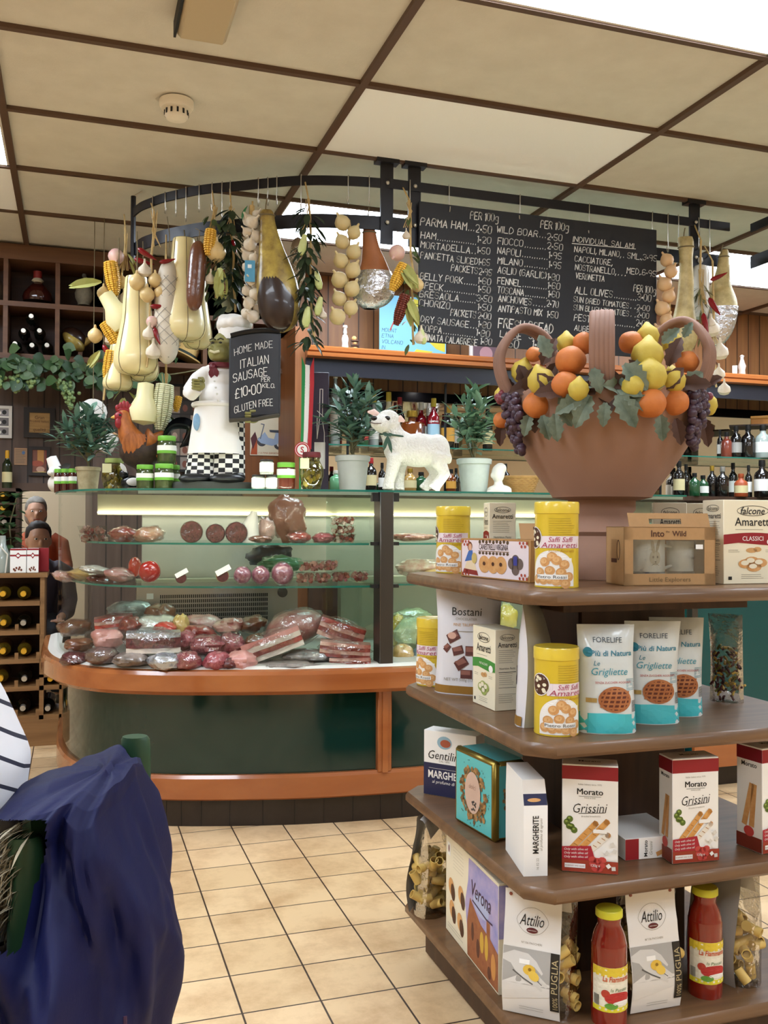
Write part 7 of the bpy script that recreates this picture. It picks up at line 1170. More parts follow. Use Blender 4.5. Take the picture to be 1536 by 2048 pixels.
# ================================================================ BAR BACK
YBm = 5.1; bt = atY(640, 690, YBm); bb = atY(660, 716, YBm); fb = atY(700, 754, YBm+.03); XR = 5.9
t = thing('bar_canopy', 'long orange wood beam with a dark underside over the bottles', 'canopy', (x1-.02, YBm, bb.z)); L = XR-x1; h = bt.z-bb.z
b = B(); b.loft([[V((x, 0+y, z)) for y, z in ((.012, 0), (0, .01), (0, h*.45), (.015, h*.5), (.004, h*.6), (.004, h-.008), (.012, h), (.5, h), (.5, 0))] for x in (0, L)], M_ORW, False); b.build('beam', t)
B().box((.0, .03, fb.z-bb.z), (L, .05, -.0), mat('#23232a', .35)).build('fascia', t); B().box((0, .05, -.02), (L, .5, -.001), mat('#1b1a1e', .5)).build('soffit', t)
for x in (.28, 1.0, 1.75, 2.5, 3.3): B().lathe([(0, 0), (.03, 0), (.03, -.004), (0, -.004)], mat('#eef3ff', .4, em=8), 18, c=(x, .12, -.021)).build('downlight', t)
t = thing('bar_shelving', 'mirrored bar recess with glass shelves full of bottles', 'shelving', (x1, 5.6, 0)); M_MIR = mat('#cfc6b8', .03, m=1); zs1 = atY(800, 897, 5.35).z; zs2 = atY(800, 985, 5.3).z
B().box((.0, -.01, .9), (L, .01, fb.z), M_MIR).build('mirror', t); B().box((0, -.42, zs1-.008), (L, -.02, zs1), M_GSH).box((0, -.421, zs1-.008), (L, -.4195, zs1), M_GEDGE).build('glass_shelf', t); B().box((0, -.5, zs2-.03), (L, -.02, zs2), M_OAKD).build('lower_shelf', t); B().box((0, -.48, 0), (L, -.03, zs2-.03), M_OAKD).build('cupboard', t)
for px in (695, 890, 1320): x = atY(px, 850, 5.2).x-x1; B().box((x-.006, -.41, zs2), (x+.006, -.40, fb.z), M_BLK).build('upright', t)
def booze(label, px, py, w, h, y, body, cap, lab=None, txt=None, shape=0, group='bottles on the bar'):
    p = atY(px, py, y); s = px_m(p); p.z = zs1 if py < 930 else zs2; t = thing('liquor_bottle', label, 'bottle', p+V((0, 0, .001)), face(p), group); r_, H = w*s/2, h*s
    pr = {0: [(0, 0), (r_*.95, 0), (r_, H*.02), (r_, H*.58), (r_*.85, H*.66), (r_*.42, H*.74), (r_*.36, H*.8), (r_*.36, H*.86), (0, H*.86)], 1: [(0, 0), (r_*.9, 0), (r_, H*.03), (r_*.98, H*.4), (r_*.7, H*.6), (r_*.4, H*.78), (r_*.36, H*.86), (0, H*.86)], 2: [(0, 0), (r_, 0), (r_, H*.62), (r_*.9, H*.68), (r_*.3, H*.72), (r_*.3, H*.86), (0, H*.86)]}[shape]
    B().lathe(pr, body, 18 if shape < 2 else 8).build('bottle', t); B().lathe([(r_*.42, H*.83), (r_*.44, H*.84), (r_*.42, H), (0, H)], cap, 14).build('cap', t)
    if lab:
        B().lathe([(r_*1.02, H*.16), (r_*1.02, H*.48)], lab, 18).build('label', t)
        if txt: Art().text(txt, 0, H*.53, C_WHT, w=r_*1.7, l=1, bold=.03).to(B(), lambda u, v_, d: V((sin(u/r_)*(r_*1.01+d), -cos(u/r_)*(r_*1.01+d), v_)), mx=.01).build('lettering', t, fix=False)
    return t
D_, AM, RD, GN, CL, CRM = mat('#17120f', .12, coat=.6), mat('#6b3412', .12, coat=.7), mat('#8a1420', .12, coat=.7), mat('#1f4a2c', .15, coat=.6), mat('#9aa39c', .1, coat=.8), mat('#d6cfae', .35)
CB, CR_, CG, CW, CY = mat('#161616', .4), mat('#a8242a', .4), mat('#b0903a', .3, m=.6), mat('#dcdad2', .5), mat('#cbb23a', .4)
LW, LC, LO, LR, LB = K('#e6e3da'), K('#d2c493'), K('#c8923a'), K('#a8302a'), K('#9fc2d2')
US = 'upper bar shelf'; LS = 'lower bar shelf'
for k, a in enumerate([('wide clear jar with wooden stopper behind the purple box', 670, 895, 20, 165, 5.4, CL, CRM, LW), ('yellow capped white labelled bottle above the lamb', 748, 895, 20, 108, 5.38, CL, CY, LW), ('cream coloured tall bottle above the lamb', 777, 895, 25, 112, 5.36, CRM, CY, LC, None, 1), ('dark bottle with a bright red cap right of the cream bottle', 799, 895, 22, 103, 5.38, D_, CR_, None), ('dark bottle with darker red cap beside the bright red one', 790, 895, 16, 96, 5.5, D_, mat('#6f1a20', .4), None), ('square amber decanter behind the lamb', 824, 895, 52, 74, 5.3, AM, CG, None, None, 2), ('purple red bottle with a white cap', 842, 895, 24, 93, 5.34, RD, CW, LW), ('red bitter bottle with a yellow cap and white lettering', 867, 895, 24, 100, 5.28, RD, CY, LB, 'CAMPARI'), ('small red bottle between the two red bitters', 855, 895, 14, 84, 5.46, RD, CW, LW), ('dark bottle with a gold cap and an orange label', 895, 895, 28, 86, 5.28, D_, CG, LO), ('slim black bottle right of the orange label', 911, 895, 14, 98, 5.42, D_, CB, LW), ('clear bottle with a red cap behind the right olive tree', 945, 895, 18, 90, 5.35, CL, CR_, LW), ('dark bottle with yellow label by the right olive tree', 975, 895, 20, 84, 5.35, D_, CB, LC), ('red labelled bottle behind the left olive tree', 727, 895, 20, 78, 5.3, GN, CR_, LR), ('dark bottle behind the left olive tree', 702, 895, 18, 90, 5.36, D_, CR_, LW), ('small amber bottle left of the cream bottle', 760, 895, 14, 90, 5.5, AM, CY, LW)]): booze(a[0]+', '+US, *a[1:])
for a in [('dark bottle with red foil and a pale label', 742, 985, 22, 66, 5.05+.1, D_, CR_, LC), ('dark slim bottle behind the lamb front legs', 764, 985, 15, 58, 5.25, D_, CB, LW), ('pale amber bottle with a cream label under the lamb', 820, 985, 26, 46, 5.15, mat('#a8864a', .12, coat=.7), CG, LC), ('dark green squat bottle under the lamb', 842, 985, 26, 40, 5.2, GN, CB, None), ('dark bottle between the lamb legs', 804, 985, 16, 52, 5.3, D_, CB, LC), ('amber bottle with orange label right of the lamb', 902, 985, 20, 46, 5.15, AM, CB, LO), ('bright green bottle left of the grey pot', 672, 985, 26, 40, 5.15, mat('#5f9a6f', .2, coat=.5), CW, None), ('dark bottle just left of the lamb front leg', 775, 985, 14, 50, 5.35, D_, CB, LC), ('dark brown bottle behind the lamb tail', 912, 985, 14, 50, 5.3, D_, CB, None), ('black bottle behind the wicker basket', 1010, 985, 20, 60, 5.25, D_, CB, LW)]: booze(a[0]+', '+LS, *a[1:])
# right of the pot
for a in [('black bottle with white round emblem, second from the photo edge', 1496, 912, 26, 66, 5.25, D_, CB, None, None), ('dark bottle with a silver label', 1472, 912, 22, 64, 5.27, D_, CB, mat('#a9a6a0', .3, m=.4)), ('reddish bottle right of the grapes', 1453, 912, 22, 52, 5.3, mat('#7c3a2a', .15, coat=.6), CB, None), ('slim dark bottle right of the grapes', 1440, 912, 12, 58, 5.35, D_, CB, LW), ('white labelled bottle at the photo edge', 1526, 912, 30, 66, 5.2, CL, CB, LW)]: booze(a[0]+', '+US, *a[1:])
for a in [('black bottle with a cream label nearest the pot', 1358, 1000, 22, 70, 5.0+.15, D_, CB, LC), ('green bottle with black cap', 1389, 1000, 22, 46, 5.12, GN, CB, None), ('second green bottle with a white tag', 1406, 1000, 22, 42, 5.15, GN, CB, LW), ('dark bottle with gold cap by the amaretti carton', 1424, 1000, 20, 62, 5.2, D_, CG, None), ('black bottle with silver top by the amaretti carton', 1445, 1000, 24, 60, 5.15, D_, mat('#a9a6a0', .3, m=.6), None), ('terracotta coloured bottle with a pale band', 1482, 1000, 26, 46, 5.1, mat('#a04a26', .4), mat('#a04a26', .4), LC), ('slim dark bottle right of the terracotta one', 1497, 1000, 14, 64, 5.18, D_, CB, LW), ('white labelled dark bottle at the photo edge', 1524, 1000, 30, 74, 5.1, D_, CB, LW), ('black bottle behind the green pair', 1372, 1000, 16, 66, 5.35, D_, CB, None), ('black bottle behind the terracotta one', 1466, 1000, 18, 70, 5.35, D_, CB, LW)]: booze(a[0]+', '+LS, *a[1:])
t, s = std('orange_gift_box', 'orange gift box on the bar shelf at the right edge', 'gift box', 1520, 838, 5.3); t.location.z = zs1+.24; B().box((-.06, -.04, 0), (.06, .05, .04), mat('#b5742a', .4), .003).build('carton', t); B().box((-.062, -.042, .04), (.062, .052, .06), mat('#c78a3c', .4), .003).build('lid', t); B().box((-.2, -.08, -.012), (.25, .2, -.001), M_OAKD).build('shelf_board', t)
# things on the beam
t, s = std('chef_figurine', 'tiny white chef figurine beside a small dark dresser on the beam', 'figurine', 690, 690, YBm+.1); t.location.z = bt.z+.001; k = s
B().lathe([(0, 0), (7*k, 0), (6*k, 14*k), (7*k, 22*k), (5*k, 29*k), (2.5*k, 31*k), (4*k, 34*k), (3.5*k, 38*k), (2*k, 40*k)], M_PL, 16).build('body', t); B().lathe([(3*k, 39*k), (3*k, 43*k), (5*k, 45*k), (4*k, 49*k), (0, 50*k)], C_WHT, 14).build('hat', t)
t, s = std('toy_dresser', 'tiny dark dresser with bread shelves on the beam', 'toy dresser', 710, 691, YBm+.1); t.location.z = bt.z+.001; b = B(); b.box((-9*s, 0, 0), (-7*s, .03, 22*s), M_CABI).box((7*s, 0, 0), (9*s, .03, 22*s), M_CABI)
for z in (0, 10, 19): b.box((-9*s, 0, z*s), (9*s, .03, (z+2)*s), M_CABI)
b.build('frame', t); B().ell((0, .01, 15*s), (4*s, .008, 3*s), C_COOK, 10, 6).ell((0, .01, 5*s), (5*s, .008, 3*s), C_COOK, 10, 6).ell((-2*s, .01, 25*s), (5*s, .01, 5*s), C_COOK, 10, 6).build('loaves', t)
t, s = std('chef_figurine', 'tiny chef figurine with a menu card on the beam at the right', 'figurine', 1484, 745, YBm+.1); t.location.z = bt.z+.001; k = s
B().lathe([(0, 0), (7*k, 0), (6*k, 12*k), (8*k, 20*k), (5*k, 27*k), (3.5*k, 33*k), (2*k, 35*k)], mat('#b9a79a', .6), 16).build('body', t); B().lathe([(3*k, 34*k), (3*k, 38*k), (5*k, 40*k), (0, 43*k)], C_WHT, 14).build('hat', t); B().box((-18*k, 0, 3*k), (-9*k, .006, 22*k), C_WHT).build('card', t)
def a_mp(g, w, h):
    Y_ = mat('#cdbf3a', .5, n=.5, ns=14, h2='#a9b04a'); g.poly([(-w*.05, h*.98), (w*.1, h*.95), (w*.2, h*.7), (w*.38, h*.5), (w*.48, h*.3), (w*.48, h*.16), (w*.35, h*.2), (w*.2, h*.34), (w*.08, h*.5), (-w*.05, h*.7)], Y_, 1).poly([(-w*.05, h*.05), (w*.2, h*.08), (w*.3, h*.16), (w*.05, h*.18)], Y_, 1)
    for i, s_ in enumerate(('MOUNT', 'ETNA', 'VOLCANO', 'IN', 'SICILY')): g.ink(s_, -w*.46, h*(.42-.09*i), h*.055, K('#2b3d4a'), l=2)
    g.line([(-w*.34, h*.45), (-w*.2, h*.8)], .008, K('#a8402f'), 3)
picture('map_poster', 'hand drawn blue and yellow map poster standing on the beam', 758, 588, 892, 707, YBm+.3, None, a_mp, bg=mat('#7ab6d6', .6), cat='poster', dep=.008, zb=bt.z+.001)
picture('small_picture', 'small white framed picture behind the price board bottom edge', 938, 672, 1003, 716, YBm+.3, K('#e6e2de'), lambda g, w, h: g.rect(-w*.4, .02, w*.4, h*.85, mat('#6f5560', .5), 1).ell(0, h*.4, w*.2, h*.25, mat('#b58a92', .5), 2), .012, zb=bt.z+.001)
# ================================================================ WINE RACK AT THE LEFT
YR = 5.36; M_RK = wood('#7a5632', '#8f6a42', 0, 1.1, .5); rk = thing('wine_rack', 'stepped wooden wine rack with bottles lying in rows at the left', 'wine rack', (0, YR, 0)); zr = lambda py: atY(60, py, YR).z; xr_ = lambda px: atY(px, 1300, YR).x
def rb(n, a, e, m=M_RK): B().box((a[0], a[1], a[2]), (e[0], e[1], e[2]), m).build(n, rk)
xl_ = xr_(-60); xu, xlw = xr_(90), xr_(126); rb('top_board', (xl_, -.01, zr(1155)), (xu+.01, .36, zr(1146)))
for py in (1207, 1265, 1322): rb('shelf', (xl_, 0, zr(py)-.012), (xr_(80), .32, zr(py)+.012))
for py in (1377, 1436): rb('shelf', (xl_, 0, zr(py)-.012), (xr_(124), .32, zr(py)+.012))
rb('side_board', (xr_(79), 0, 0), (xr_(88), .34, zr(1155))); rb('side_board', (xr_(119), 0, 0), (xlw, .34, zr(1352))); rb('side_top', (xr_(79), 0, zr(1356)), (xlw, .34, zr(1350))); rb('plinth', (xl_, -.005, 0), (xlw, .02, zr(1440))); rb('back_board', (xl_, .33, 0), (xu, .345, zr(1155)), M_CABI)
for px in (-12, 33, 76): 
    for py in (1265, 1322, 1377, 1436): rb('spacer', (xr_(px)-.009, .0, zr(py)+.012), (xr_(px)+.009, .02, zr(py)+.045))
GB = 'bottles lying in the wine rack'; rows = [(1207, (5, 46), 'yy'), (1265, (6, 46), 'ys'), (1322, (5, 47), 'yy'), (1377, (0, 48, 100), 'ysy'), (1436, (6, 45, 95), 'yss')]
for j, (py, pxs, c) in enumerate(rows):
    for i, px in enumerate(pxs): p = atY(px, py, YR); y_ = c[i] == 'y'; wine('%s wine bottle in the rack, %s row down, %s from the left' % ('yellow capped' if y_ else 'silver capped dark', ORD[j], ORD[i]), (p.x, YR+.3, p.z+.05), M_BYEL if y_ else M_WINE, M_CAPY if y_ else M_CAPS, group=GB, k=.98)
t = thing('tall_wine_rack', 'taller dark wine rack at the left edge behind the counter top', 'wine rack', (xr_(-50), 5.74, 0)); xq = xr_(20)-xr_(-50); z0, z1 = zr(1146), zr(972)
B().box((0, 0, z1-.02), (xq+.02, .3, z1), M_OAKD).build('top_board', t); B().box((xq, 0, 0), (xq+.02, .3, z1), M_OAKD).build('side_board', t); B().box((0, .29, 0), (xq, .3, z1), M_OAKD).build('back_board', t)
for py in (1003, 1030, 1058, 1100): B().box((0, 0, zr(py)-.012), (xq, .29, zr(py)), M_OAKD).build('shelf', t)
for i, (px, py) in enumerate(((5, 989), (5, 1016), (8, 1044))): p = atY(px, py, 5.74); wine('bottle end in the tall dark rack at the left edge, %s from the top' % ORD[i], (p.x, 5.74+.28, p.z), (M_BYEL, M_BYEL, M_WINE)[i], (M_CAPY, M_CAPY, M_CAPS)[i], group='bottles in the tall rack', k=.9)
p = atY(14, 972, 5.88); p.z = z1+.001; wine('yellow capped wine bottle with a pale label standing on the tall rack', p, M_BGRN, M_CAPY, False, lab=LC, k=.75)
def a_rb(g, w, h): g.rect(-w/2, h*.93, w/2, h, C_RED, 2).rect(-w/2, h*.68, w/2, h*.75, C_RED, 1).poly([(-w*.2, h*.71), (0, h*.84), (w*.2, h*.71), (0, h*.58)], C_RED, 2).ell(0, h*.71, w*.1, h*.05, C_WHT, 3); [g.ell(x*w, y*h, w*.07, h*.05, K('#6f3a26'), 2, 10) for x, y in ((-.25, .15), (-.1, .2), (.05, .15), (.2, .12), (-.18, .1), (.1, .22))]
for k, (px, w) in enumerate(((37, 30), (66, 22))):
    p = atY(px, 1146, YR+.06); s = px_m(p); t = thing('cantuccini_box', 'white and red gift carton on the wine rack, %s of two' % ('left', 'right')[k], 'carton', (p.x, p.y, zr(1146)+.001), 0, 'white and red cartons'); g = Art(); a_rb(g, w*s, 48*s); r_ = Art().rect(-.05, 0, .05, 48*s, C_RED, 1) if k else None; carton(t, w*s, .1, 48*s, C_WHT, g, None, None, r_)
t = thing('gift_bag', 'dark red carton tucked beside the white and red cartons', 'carton', (atY(86, 1146, YR+.14).x, YR+.15, zr(1146)+.001)); B().box((-.02, -.04, 0), (.03, .05, .13), C_RED, .002).build('carton', t)
t = thing('clear_bottle_stand', 'wire stand with a clear bottle at the left edge of the rack top', 'stand', (atY(4, 1146, YR+.08).x, YR+.08, zr(1146)+.001)); B().lathe([(0, 0), (.04, 0), (.04, .1), (.02, .15), (.018, .2), (0, .2)], CL, 18).build('bottle', t); B().tube([(.02, -.05, .0), (.03, -.05, .1), (-.03, -.05, .17)], .004, CW, 6).build('wire', t)
t = thing('ivy_plant', 'dark ivy plant trailing beside the rack in front of the woman', 'plant', (atY(24, 1146, YR+.22).x, YR+.22, zr(1146)+.001)); t.scale = (.8, .8, .85); b = B(); q = random.Random(6)
for i in range(70): a = q.uniform(0, 6.28); z = q.uniform(.1, .52); b.leaf((.05*cos(a)-.03+.12*max(0, z-.3), .04*sin(a), z), (cos(a), sin(a)-.3, q.uniform(-.5, .5)), (0, 0, 1), .07, .055, ML[i % 2], fold=.2)
b.build('leaves', t); B().lathe([(0, 0), (.045, 0), (.055, .09), (.05, .1), (0, .09)], mat('#3a2a22', .6), 18).build('pot', t); B().tube([(0, 0, .08), (-.02, 0, .3), (.03, 0, .5)], .005, M_STEM, 6).build('stem', t)
# white crockery and little things behind the olive tree at the left
t, s = std('white_plate', 'white fluted plate hanging behind the left olive tree', 'plate', 186, 848, 4.95); B().lathe([(0, .004), (20*s, 0), (26*s, -.008), (27*s, -.004), (20*s, .006)], mat('#d3d0ca', .3), 30, RX(pi/2), (0, 0, 24*s), f=lambda a, z: 1+.015*cos(16*a)).build('plate', t); B().tube([(0, 0, 50*s), (0, .01, CEIL-.002-t.location.z)], .002, M_STR, 5).build('string', t)
t, s = std('white_jug', 'white jug with a pale wooden rim tilted behind the left olive tree', 'jug', 205, 905, 4.9); B().lathe([(0, 0), (14*s, 0), (17*s, 10*s), (16*s, 34*s), (13*s, 40*s)], mat('#d9d5cc', .4), 22, RY(.5), (0, 0, 2*s)).build('body', t); B().lathe([(13*s, 40*s), (15*s, 41*s), (15*s, 44*s), (13*s, 44*s)], mat('#c9a179', .6), 22, RY(.5), (0, 0, 2*s)).build('rim', t); B().tube([(0, 0, 30*s), (0, .01, CEIL-.002-t.location.z)], .002, M_STR, 5).build('string', t)
t, s = stand('white_dog_figure', 'white animal figurine with a paper hat at the left end of the case', 'figurine', 112, 4.72); B().ell((0, 0, 20*s), (16*s, .04, 18*s), M_PL).ell((-2*s, -.01, 44*s), (13*s, .035, 12*s), M_PL).ell((-10*s, -.03, 41*s), (7*s, .02, 6*s), M_PL).build('body', t); B().lathe([(12*s, 0), (10*s, 22*s), (0, 24*s)], C_WHT, 14, RY(-.35), (-2*s, 0, 52*s)).build('paper_hat', t); B().leaf((9*s, -.01, 50*s), (.6, -.2, .3), (0, -1, 0), .05, .03, mat('#3a3a38', .5)).build('ear', t)
# ================================================================ PEOPLE
def stripes(h1, h2, per, fr, ax=2, tilt=0):
    M = mat(h1, .8, bump=.0003).copy(); nt = M.node_tree; g = nt.nodes.new('ShaderNodeTexCoord'); mp = nt.nodes.new('ShaderNodeMapping'); mp.inputs['Rotation'].default_value = (tilt, tilt*.7, 0); nt.links.new(g.outputs['Object'], mp.inputs[0]); sx = nt.nodes.new('ShaderNodeSeparateXYZ'); nt.links.new(mp.outputs[0], sx.inputs[0]); mo = nt.nodes.new('ShaderNodeMath'); mo.operation = 'PINGPONG'; mo.inputs[1].default_value = per/2; nt.links.new(sx.outputs[ax], mo.inputs[0]); lt = nt.nodes.new('ShaderNodeMath'); lt.operation = 'LESS_THAN'; lt.inputs[1].default_value = per*fr/2; nt.links.new(mo.outputs[0], lt.inputs[0]); mx = nt.nodes.new('ShaderNodeMixRGB'); nt.links.new(lt.outputs[0], mx.inputs[0]); mx.inputs[1].default_value = lin(h1); mx.inputs[2].default_value = lin(h2); nt.links.new(mx.outputs[0], nt.nodes['Principled BSDF'].inputs['Base Color']); return M
M_SK = mat('#cfa288', .5, n=.15, ns=20, sss=.1)
def sitter(label, loc, rz, shirt, trousers, hair, long_=False, bow=0., vneck=False, rise=0):
    t = thing('person', label, 'person', loc, rz); RB = lambda p: V((p[0], p[1]*cos(bow)-(p[2]-.5)*sin(bow) if p[2] > .5 else p[1], .5+(p[2]-.5)*cos(bow)+p[1]*sin(bow) if p[2] > .5 else p[2]))
    T_ = lambda b, pts, r_, m, n=12: b.tube([RB(p) for p in pts], r_, m, n)
    b = B(); T_(b, [(0, 0, .5), (0, .01, .7), (0, .02, .9), (0, .015, 1.02)], [.14, .135, .15, .08], M_SK); T_(b, [(0, .01, 1.0), (0, .0, 1.1)], [.055, .05], M_SK); hd = RB((0, -.01, 1.19))
    b.ell(hd, (.075, .095, .115), M_SK, 20, 14).ell(hd+V((0, -.045, -.06)), (.05, .05, .05), M_SK).ell(hd+V((0, -.1, -.02)), (.014, .018, .024), M_SK).ell(hd+V((0, -.075, .025)), (.055, .02, .012), M_SK)
    for sx in (-1, 1):
        b.ell(hd+V((sx*.077, .005, -.01)), (.012, .022, .032), M_SK); A = [(sx*.15, .01, .97), (sx*.2, .0, .93), (sx*.235, -.06, .74), (sx*.2, -.2, .72), (sx*.12, -.33, .75)]; T_(b, A, [.05, .05, .04, .035, .025], M_SK); hp = RB((sx*.105, -.37, .752)); b.ell(hp, (.035, .045, .014), M_SK)
        for i in range(4): b.tube([hp+V((sx*.0+(i-1.5)*.017, -.03, 0)), hp+V(((i-1.5)*.019, -.065, .006)), hp+V(((i-1.5)*.019, -.09+.006*abs(i-1.5), -.006))], [.0085, .008, .0065], M_SK, 8)
        b.tube([hp+V((-sx*.03, .0, 0)), hp+V((-sx*.05, -.03, .004)), hp+V((-sx*.05, -.055, 0))], [.011, .01, .008], M_SK, 8)
        b.tube([(sx*.09, 0, .5), (sx*.11, -.22, .52), (sx*.12, -.43, .5), (sx*.12, -.42, .28), (sx*.12, -.42, .08)], [.08, .078, .058, .05, .035], M_SK, 12)
    remesh(b, M_SK, .0095, 3).build('body', t); b = B(); T_(b, [(0, 0, .48), (0, .01, .7), (0, .02, .9), (0, .018, .99), (0, .015, 1.04)], [.155, .155, .17, .13, .075], shirt, 16)
    for sx in (-1, 1): T_(b, [(sx*.12, .01, .97), (sx*.2, .0, .93), (sx*.238, -.06, .74), (sx*.2, -.2, .72), (sx*.15, -.29, .742)], [.065, .066, .056, .05, .042], shirt)
    remesh(b, shirt, .011, 4).build('top', t); b = B()
    for sx in (-1, 1): b.tube([(sx*.08, .03, .5), (sx*.11, -.22, .525), (sx*.12, -.44, .505), (sx*.12, -.43, .28), (sx*.12, -.42, .1)], [.1, .092, .072, .066, .06], trousers, 12); B().ell((sx*.12, -.47, .04), (.045, .12, .04), M_BLK, 16, 8).build('shoe', t)
    b.ell((0, .02, .5), (.17, .14, .09), trousers); remesh(b, trousers, .011, 3).build('trousers', t)
    b = B(); b.ell(hd+V((0, .02, .035)), (.088, .1, .1), hair, 20, 12, None, lambda u: 1+.05*sin(9*u.x+7*u.z)*sin(8*u.y) if u.y > -.35 or u.z > .45 else .82)
    if long_: b.ell(hd+V((0, .05, -.03)), (.09, .07, .1), hair)
    b.build('hair', t)
    for sx in (-1, 1): B().ell(hd+V((sx*.031, -.086, .008)), (.013, .007, .007), C_WHT, 10, 6).ell(hd+V((sx*.031, -.0915, .008)), (.006, .003, .006), M_BLK, 8, 6).build('eye', t)
    B().tube([hd+V((-.024, -.089, -.06)), hd+V((0, -.096, -.058)), hd+V((.024, -.089, -.06))], .0045, mat('#8f4a42', .5), 6).build('mouth', t)
    if vneck: B().prism([(-.05, 1.06), (.05, 1.06), (0, .93)], 0, .004, M_SK, Mx.Translation(RB((0, -.125, 0))-V((0, 0, 0))) @ RX(pi/2).to_4x4()).build('neckline', t)
    B().box((-.2, -.2, .40), (.2, .2, .44), M_OAKD).box((-.2, .17, .0), (-.16, .2, .86), M_OAKD).box((.16, .17, 0), (.2, .2, .86), M_OAKD).box((-.2, .17, .6), (.2, .195, .84), M_OAKD).box((-.2, -.2, 0), (-.16, -.16, .4), M_OAKD).box((.16, -.2, 0), (.2, -.16, .4), M_OAKD).build('seat_support', None, loc=loc, rot=(0, 0, rz), label=CH_L.pop(0), cat='chair').name = 'dining_chair'
    return t
CH_L = ['dark chair under the woman in the orange cardigan', 'dark chair under the bowed man']
p = atY(72, 1022, 8.2); sitter('woman in an orange cardigan with grey hair seated in the far room', (p.x, 8.2, .1), .08, mat('#a8502f', .8, n=.2, ns=30), mat('#2a2a30', .8), mat('#8f8980', .7, n=.4, ns=60), True, .0, True)
p = atY(46, 1080, 6.75); sitter('man with dark hair and bowed head seated behind the wine rack', (p.x+.04, 7.1, -.04), .2, mat('#4a4450', .8), mat('#22242a', .8), mat('#2f241f', .6, n=.3, ns=60), False, .42)
# ================================================================ CHAIR, COAT AND THE STRIPED SITTER IN FRONT
def atD(px, py, d): return O+ray(px, py)*d
M_CHG = mat('#1f3d27', .45, n=.3, ns=14, h2='#2f5136'); fr = V((cr.x, cr.y, 0)).normalized(); ff = V((fw.x, fw.y, 0)).normalized()
G = lambda r_, d, z: fr*r_+ff*d+V((0, 0, z)); p1, p2 = (-.366, 1.38), (-.428, 1.12); zt_ = .893
t = thing('green_chair', 'green painted wooden chair with a blue coat over its back', 'chair', G(-.39, 1.2, 0)); o = t.location.copy()
def plank(b, pts, w, th, m):                     # rounded upright
    rings = []
    for r_, d, z, k in pts: rings.append([G(r_, d, z)-o+fr*(cos(a)*w*k)+ff*(sin(a)*th) for a in [2*pi*i/16 for i in range(16)]])
    return b.loft(rings, m)
for r_, d, o_ in (p1+(0,), p2+(-.06,)): plank(B(), [(r_+.012, d, 0, .8), (r_+.01, d, .42, 1), (r_, d, .7, 1), (r_-.0, d, .86+o_, 1), (r_-.001, d, .888+o_, .97), (r_-.002, d, zt_+o_, .82)], .022, .016, M_CHG).build('back_post', t)
for r_, d in ((-.78, 1.40), (-.80, 1.10)): B().tube([G(r_, d, 0)-o, G(r_, d, .43)-o], [.014, .019], M_CHG, 10).build('leg', t)
B().loft([[G(r_, d, z)-o for r_, d in ((-.40, 1.08), (-.36, 1.42), (-.82, 1.43), (-.84, 1.07))] for z in (.425, .46)], M_CHG, False).build('seat', t)
for z in (.56, .72, .84): B().tube([G(-.428+.052*i/8+.03*sin(pi*i/8), 1.12+.26*i/8, z)-o for i in range(9)], [(.008, .024)]*9, M_CHG, 10, sq=fr).build('back_rail', t)
# coat
M_COAT = mat('#060c3a', .6, sp=.3, n=.3, ns=5, h2='#0b144a', bump=.15, bs=180, dist=.002); t = thing('blue_coat', 'navy blue hooded coat with a fur trim hung over the green chair', 'coat', G(-.40, 1.2, 0)); oc = t.location.copy()
prof = [(1546, 190, 225, .02), (1549, 150, 245, .07), (1555, 115, 254, .115), (1567, 78, 256, .15), (1590, 40, 257, .175), (1630, 0, 268, .19), (1700, -50, 294, .2), (1780, -85, 318, .205), (1850, -95, 331, .21), (1950, -95, 337, .215), (2060, -95, 333, .22), (2200, -90, 326, .22), (2350, -80, 318, .22)]
rows = []; n = 240; DC = 1.2
for py, a_, e_, dp in [tuple(q) for q in ([*[V((0, 0, 0))]*0] or prof)]:
    z = EYE-(py-1047)*DC/FPX; rows.append((z, (a_-768)*DC/FPX, (e_-768)*DC/FPX, dp))
fine = []
for (a, b_) in zip(rows, rows[1:]):
    for i in range(16): u = i/16; fine.append(tuple(a[j]+(b_[j]-a[j])*u for j in range(4)))
fine.append(rows[-1]); rings = []
for z, ra, re, dp in fine:
    k = min(1, .25+(fine[0][0]-z)/.09); rg = []
    for j in range(n):
        an = 2*pi*j/n; fold = 1+k*(.13*(1-2*abs(sin(2.5*an+z*5+.5*sin(z*9))))+.12*sin(8*an-z*13+1+.7*sin(z*6))*(.35+.65*abs(sin(z*4+an)))+.05*sin(17*an+z*21)+.16*noise.noise(V((cos(an)*3, sin(an)*3, z*7)))+.07*noise.noise(V((cos(an)*8, sin(an)*8, z*16)))); x = cos(an); y = sin(an); x = abs(x)**.85*(1 if x > 0 else -1)
        rg.append(G((ra+re)/2+(re-ra)/2*x*(1+(fold-1)*.35), DC+.02+dp*y*fold, z+(.012*sin(4*an+1)+.007*sin(9*an))*k)-oc)
    rings.append(rg)
b = B(); vs = [p for r_ in rings for p in r_]; fs = []
def scr(p): q = p+oc-O; return 768+FPX*q.dot(cr)/q.dot(fw), 1024-FPX*q.dot(cu_)/q.dot(fw)
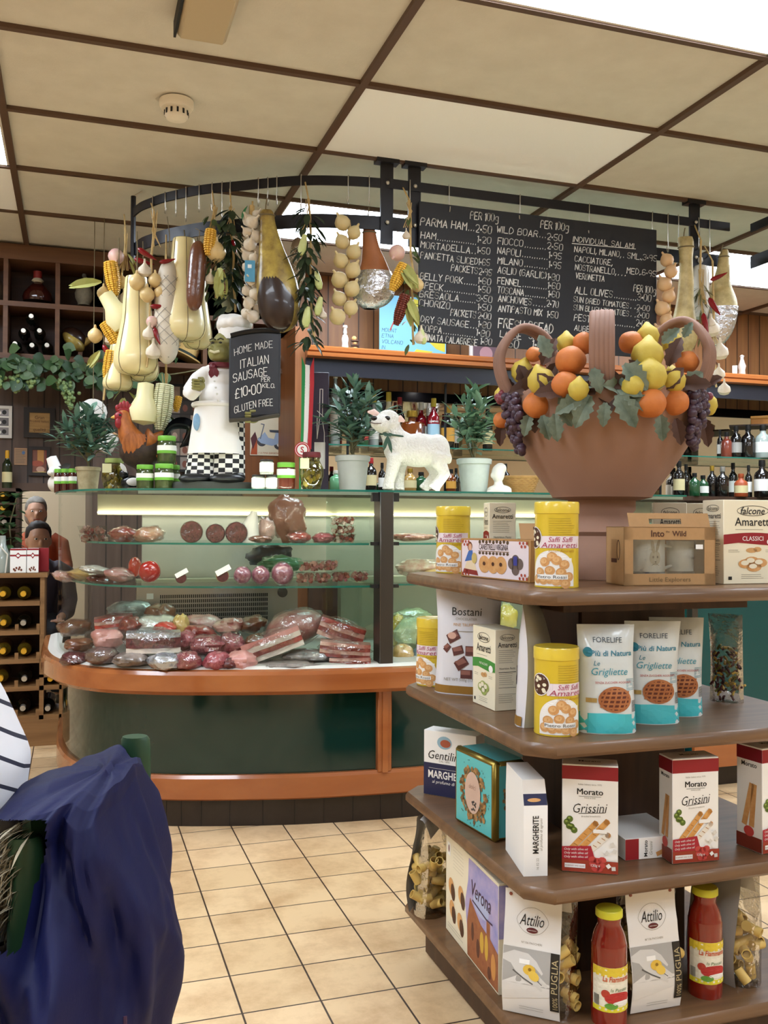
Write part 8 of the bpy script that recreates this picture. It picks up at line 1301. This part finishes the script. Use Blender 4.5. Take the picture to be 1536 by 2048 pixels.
for i in range(len(rings)-1):
    for j in range(n):
        f_ = (i*n+j, i*n+(j+1) % n, (i+1)*n+(j+1) % n, (i+1)*n+j); c = sum((vs[q] for q in f_), V((0, 0, 0)))/4; X, Y = scr(c)
        if X < 92-max(0, (Y-1700))*.28 and 1640 < Y < 1905 and (c+oc-O).dot(fw) < 1.22: continue      # the open front of the coat
        fs.append(f_)
b.add(vs, fs, M_COAT, True); b.add(rings[0], [tuple(range(n))], M_COAT, True); b.build('coat', t)
b = B(); c = G(-.398, 1.30, .825)-oc; b.ell(c, (.05, .075, .05), M_COAT, 24, 16, None, lambda u: 1+.06*sin(5*u.x+4*u.y)+.05*sin(9*u.z+3*u.x)); b.ell(c+fr*-.07+V((0, 0, -.01)), (.05, .07, .03), M_COAT, 20, 12, None, lambda u: 1+.07*sin(6*u.x-4*u.y)); b.build('hood', t)
b = B(); q = random.Random(2); M_FUR = mat('#a89f88', .9, n=.5, ns=60, h2='#cbc2aa')
for i in range(420):
    u = q.random(); px, py = 62-36*u+q.uniform(-26, 14), 1640+195*u+q.uniform(-8, 8); c = atD(px, py, 1.12+q.uniform(-.02, .03))-oc; d = fr*q.uniform(-1.2, -.1)+V((0, 0, -1))*q.uniform(.1, .7)+ff*q.uniform(-.4, .1); b.leaf(c, d, (0, 0, 1), q.uniform(.03, .055), .0045, M_FUR, n=2, curl=.3)
b.build('fur_trim', t, label='pale grey brown fur trim', kind='stuff')
B().tube([G((320-768)*DC/FPX+.004, DC-.16, .66)-oc, G((333-768)*DC/FPX+.004, DC-.18, .56)-oc, G((326-768)*DC/FPX+.002, DC-.18, .42)-oc], .0022, mat('#3a1f3a', .5), 6).build('piping', t)
CH_L.append('unused'); _n = len(COL.objects)
M_STRP = stripes('#dfe0e6', '#2b2d3f', .03, .16, 2, .45)
tp = sitter('person in a white striped top at the left edge, seated on the green chair', G(-.66, 1.22, -.0), math.atan2(-fr.x, fr.y)+0, M_STRP, mat('#2b3040', .8), mat('#4a3526', .6), True)
for o_ in list(COL.objects):
    if o_.get('label') == 'unused': bpy.data.objects.remove(o_)
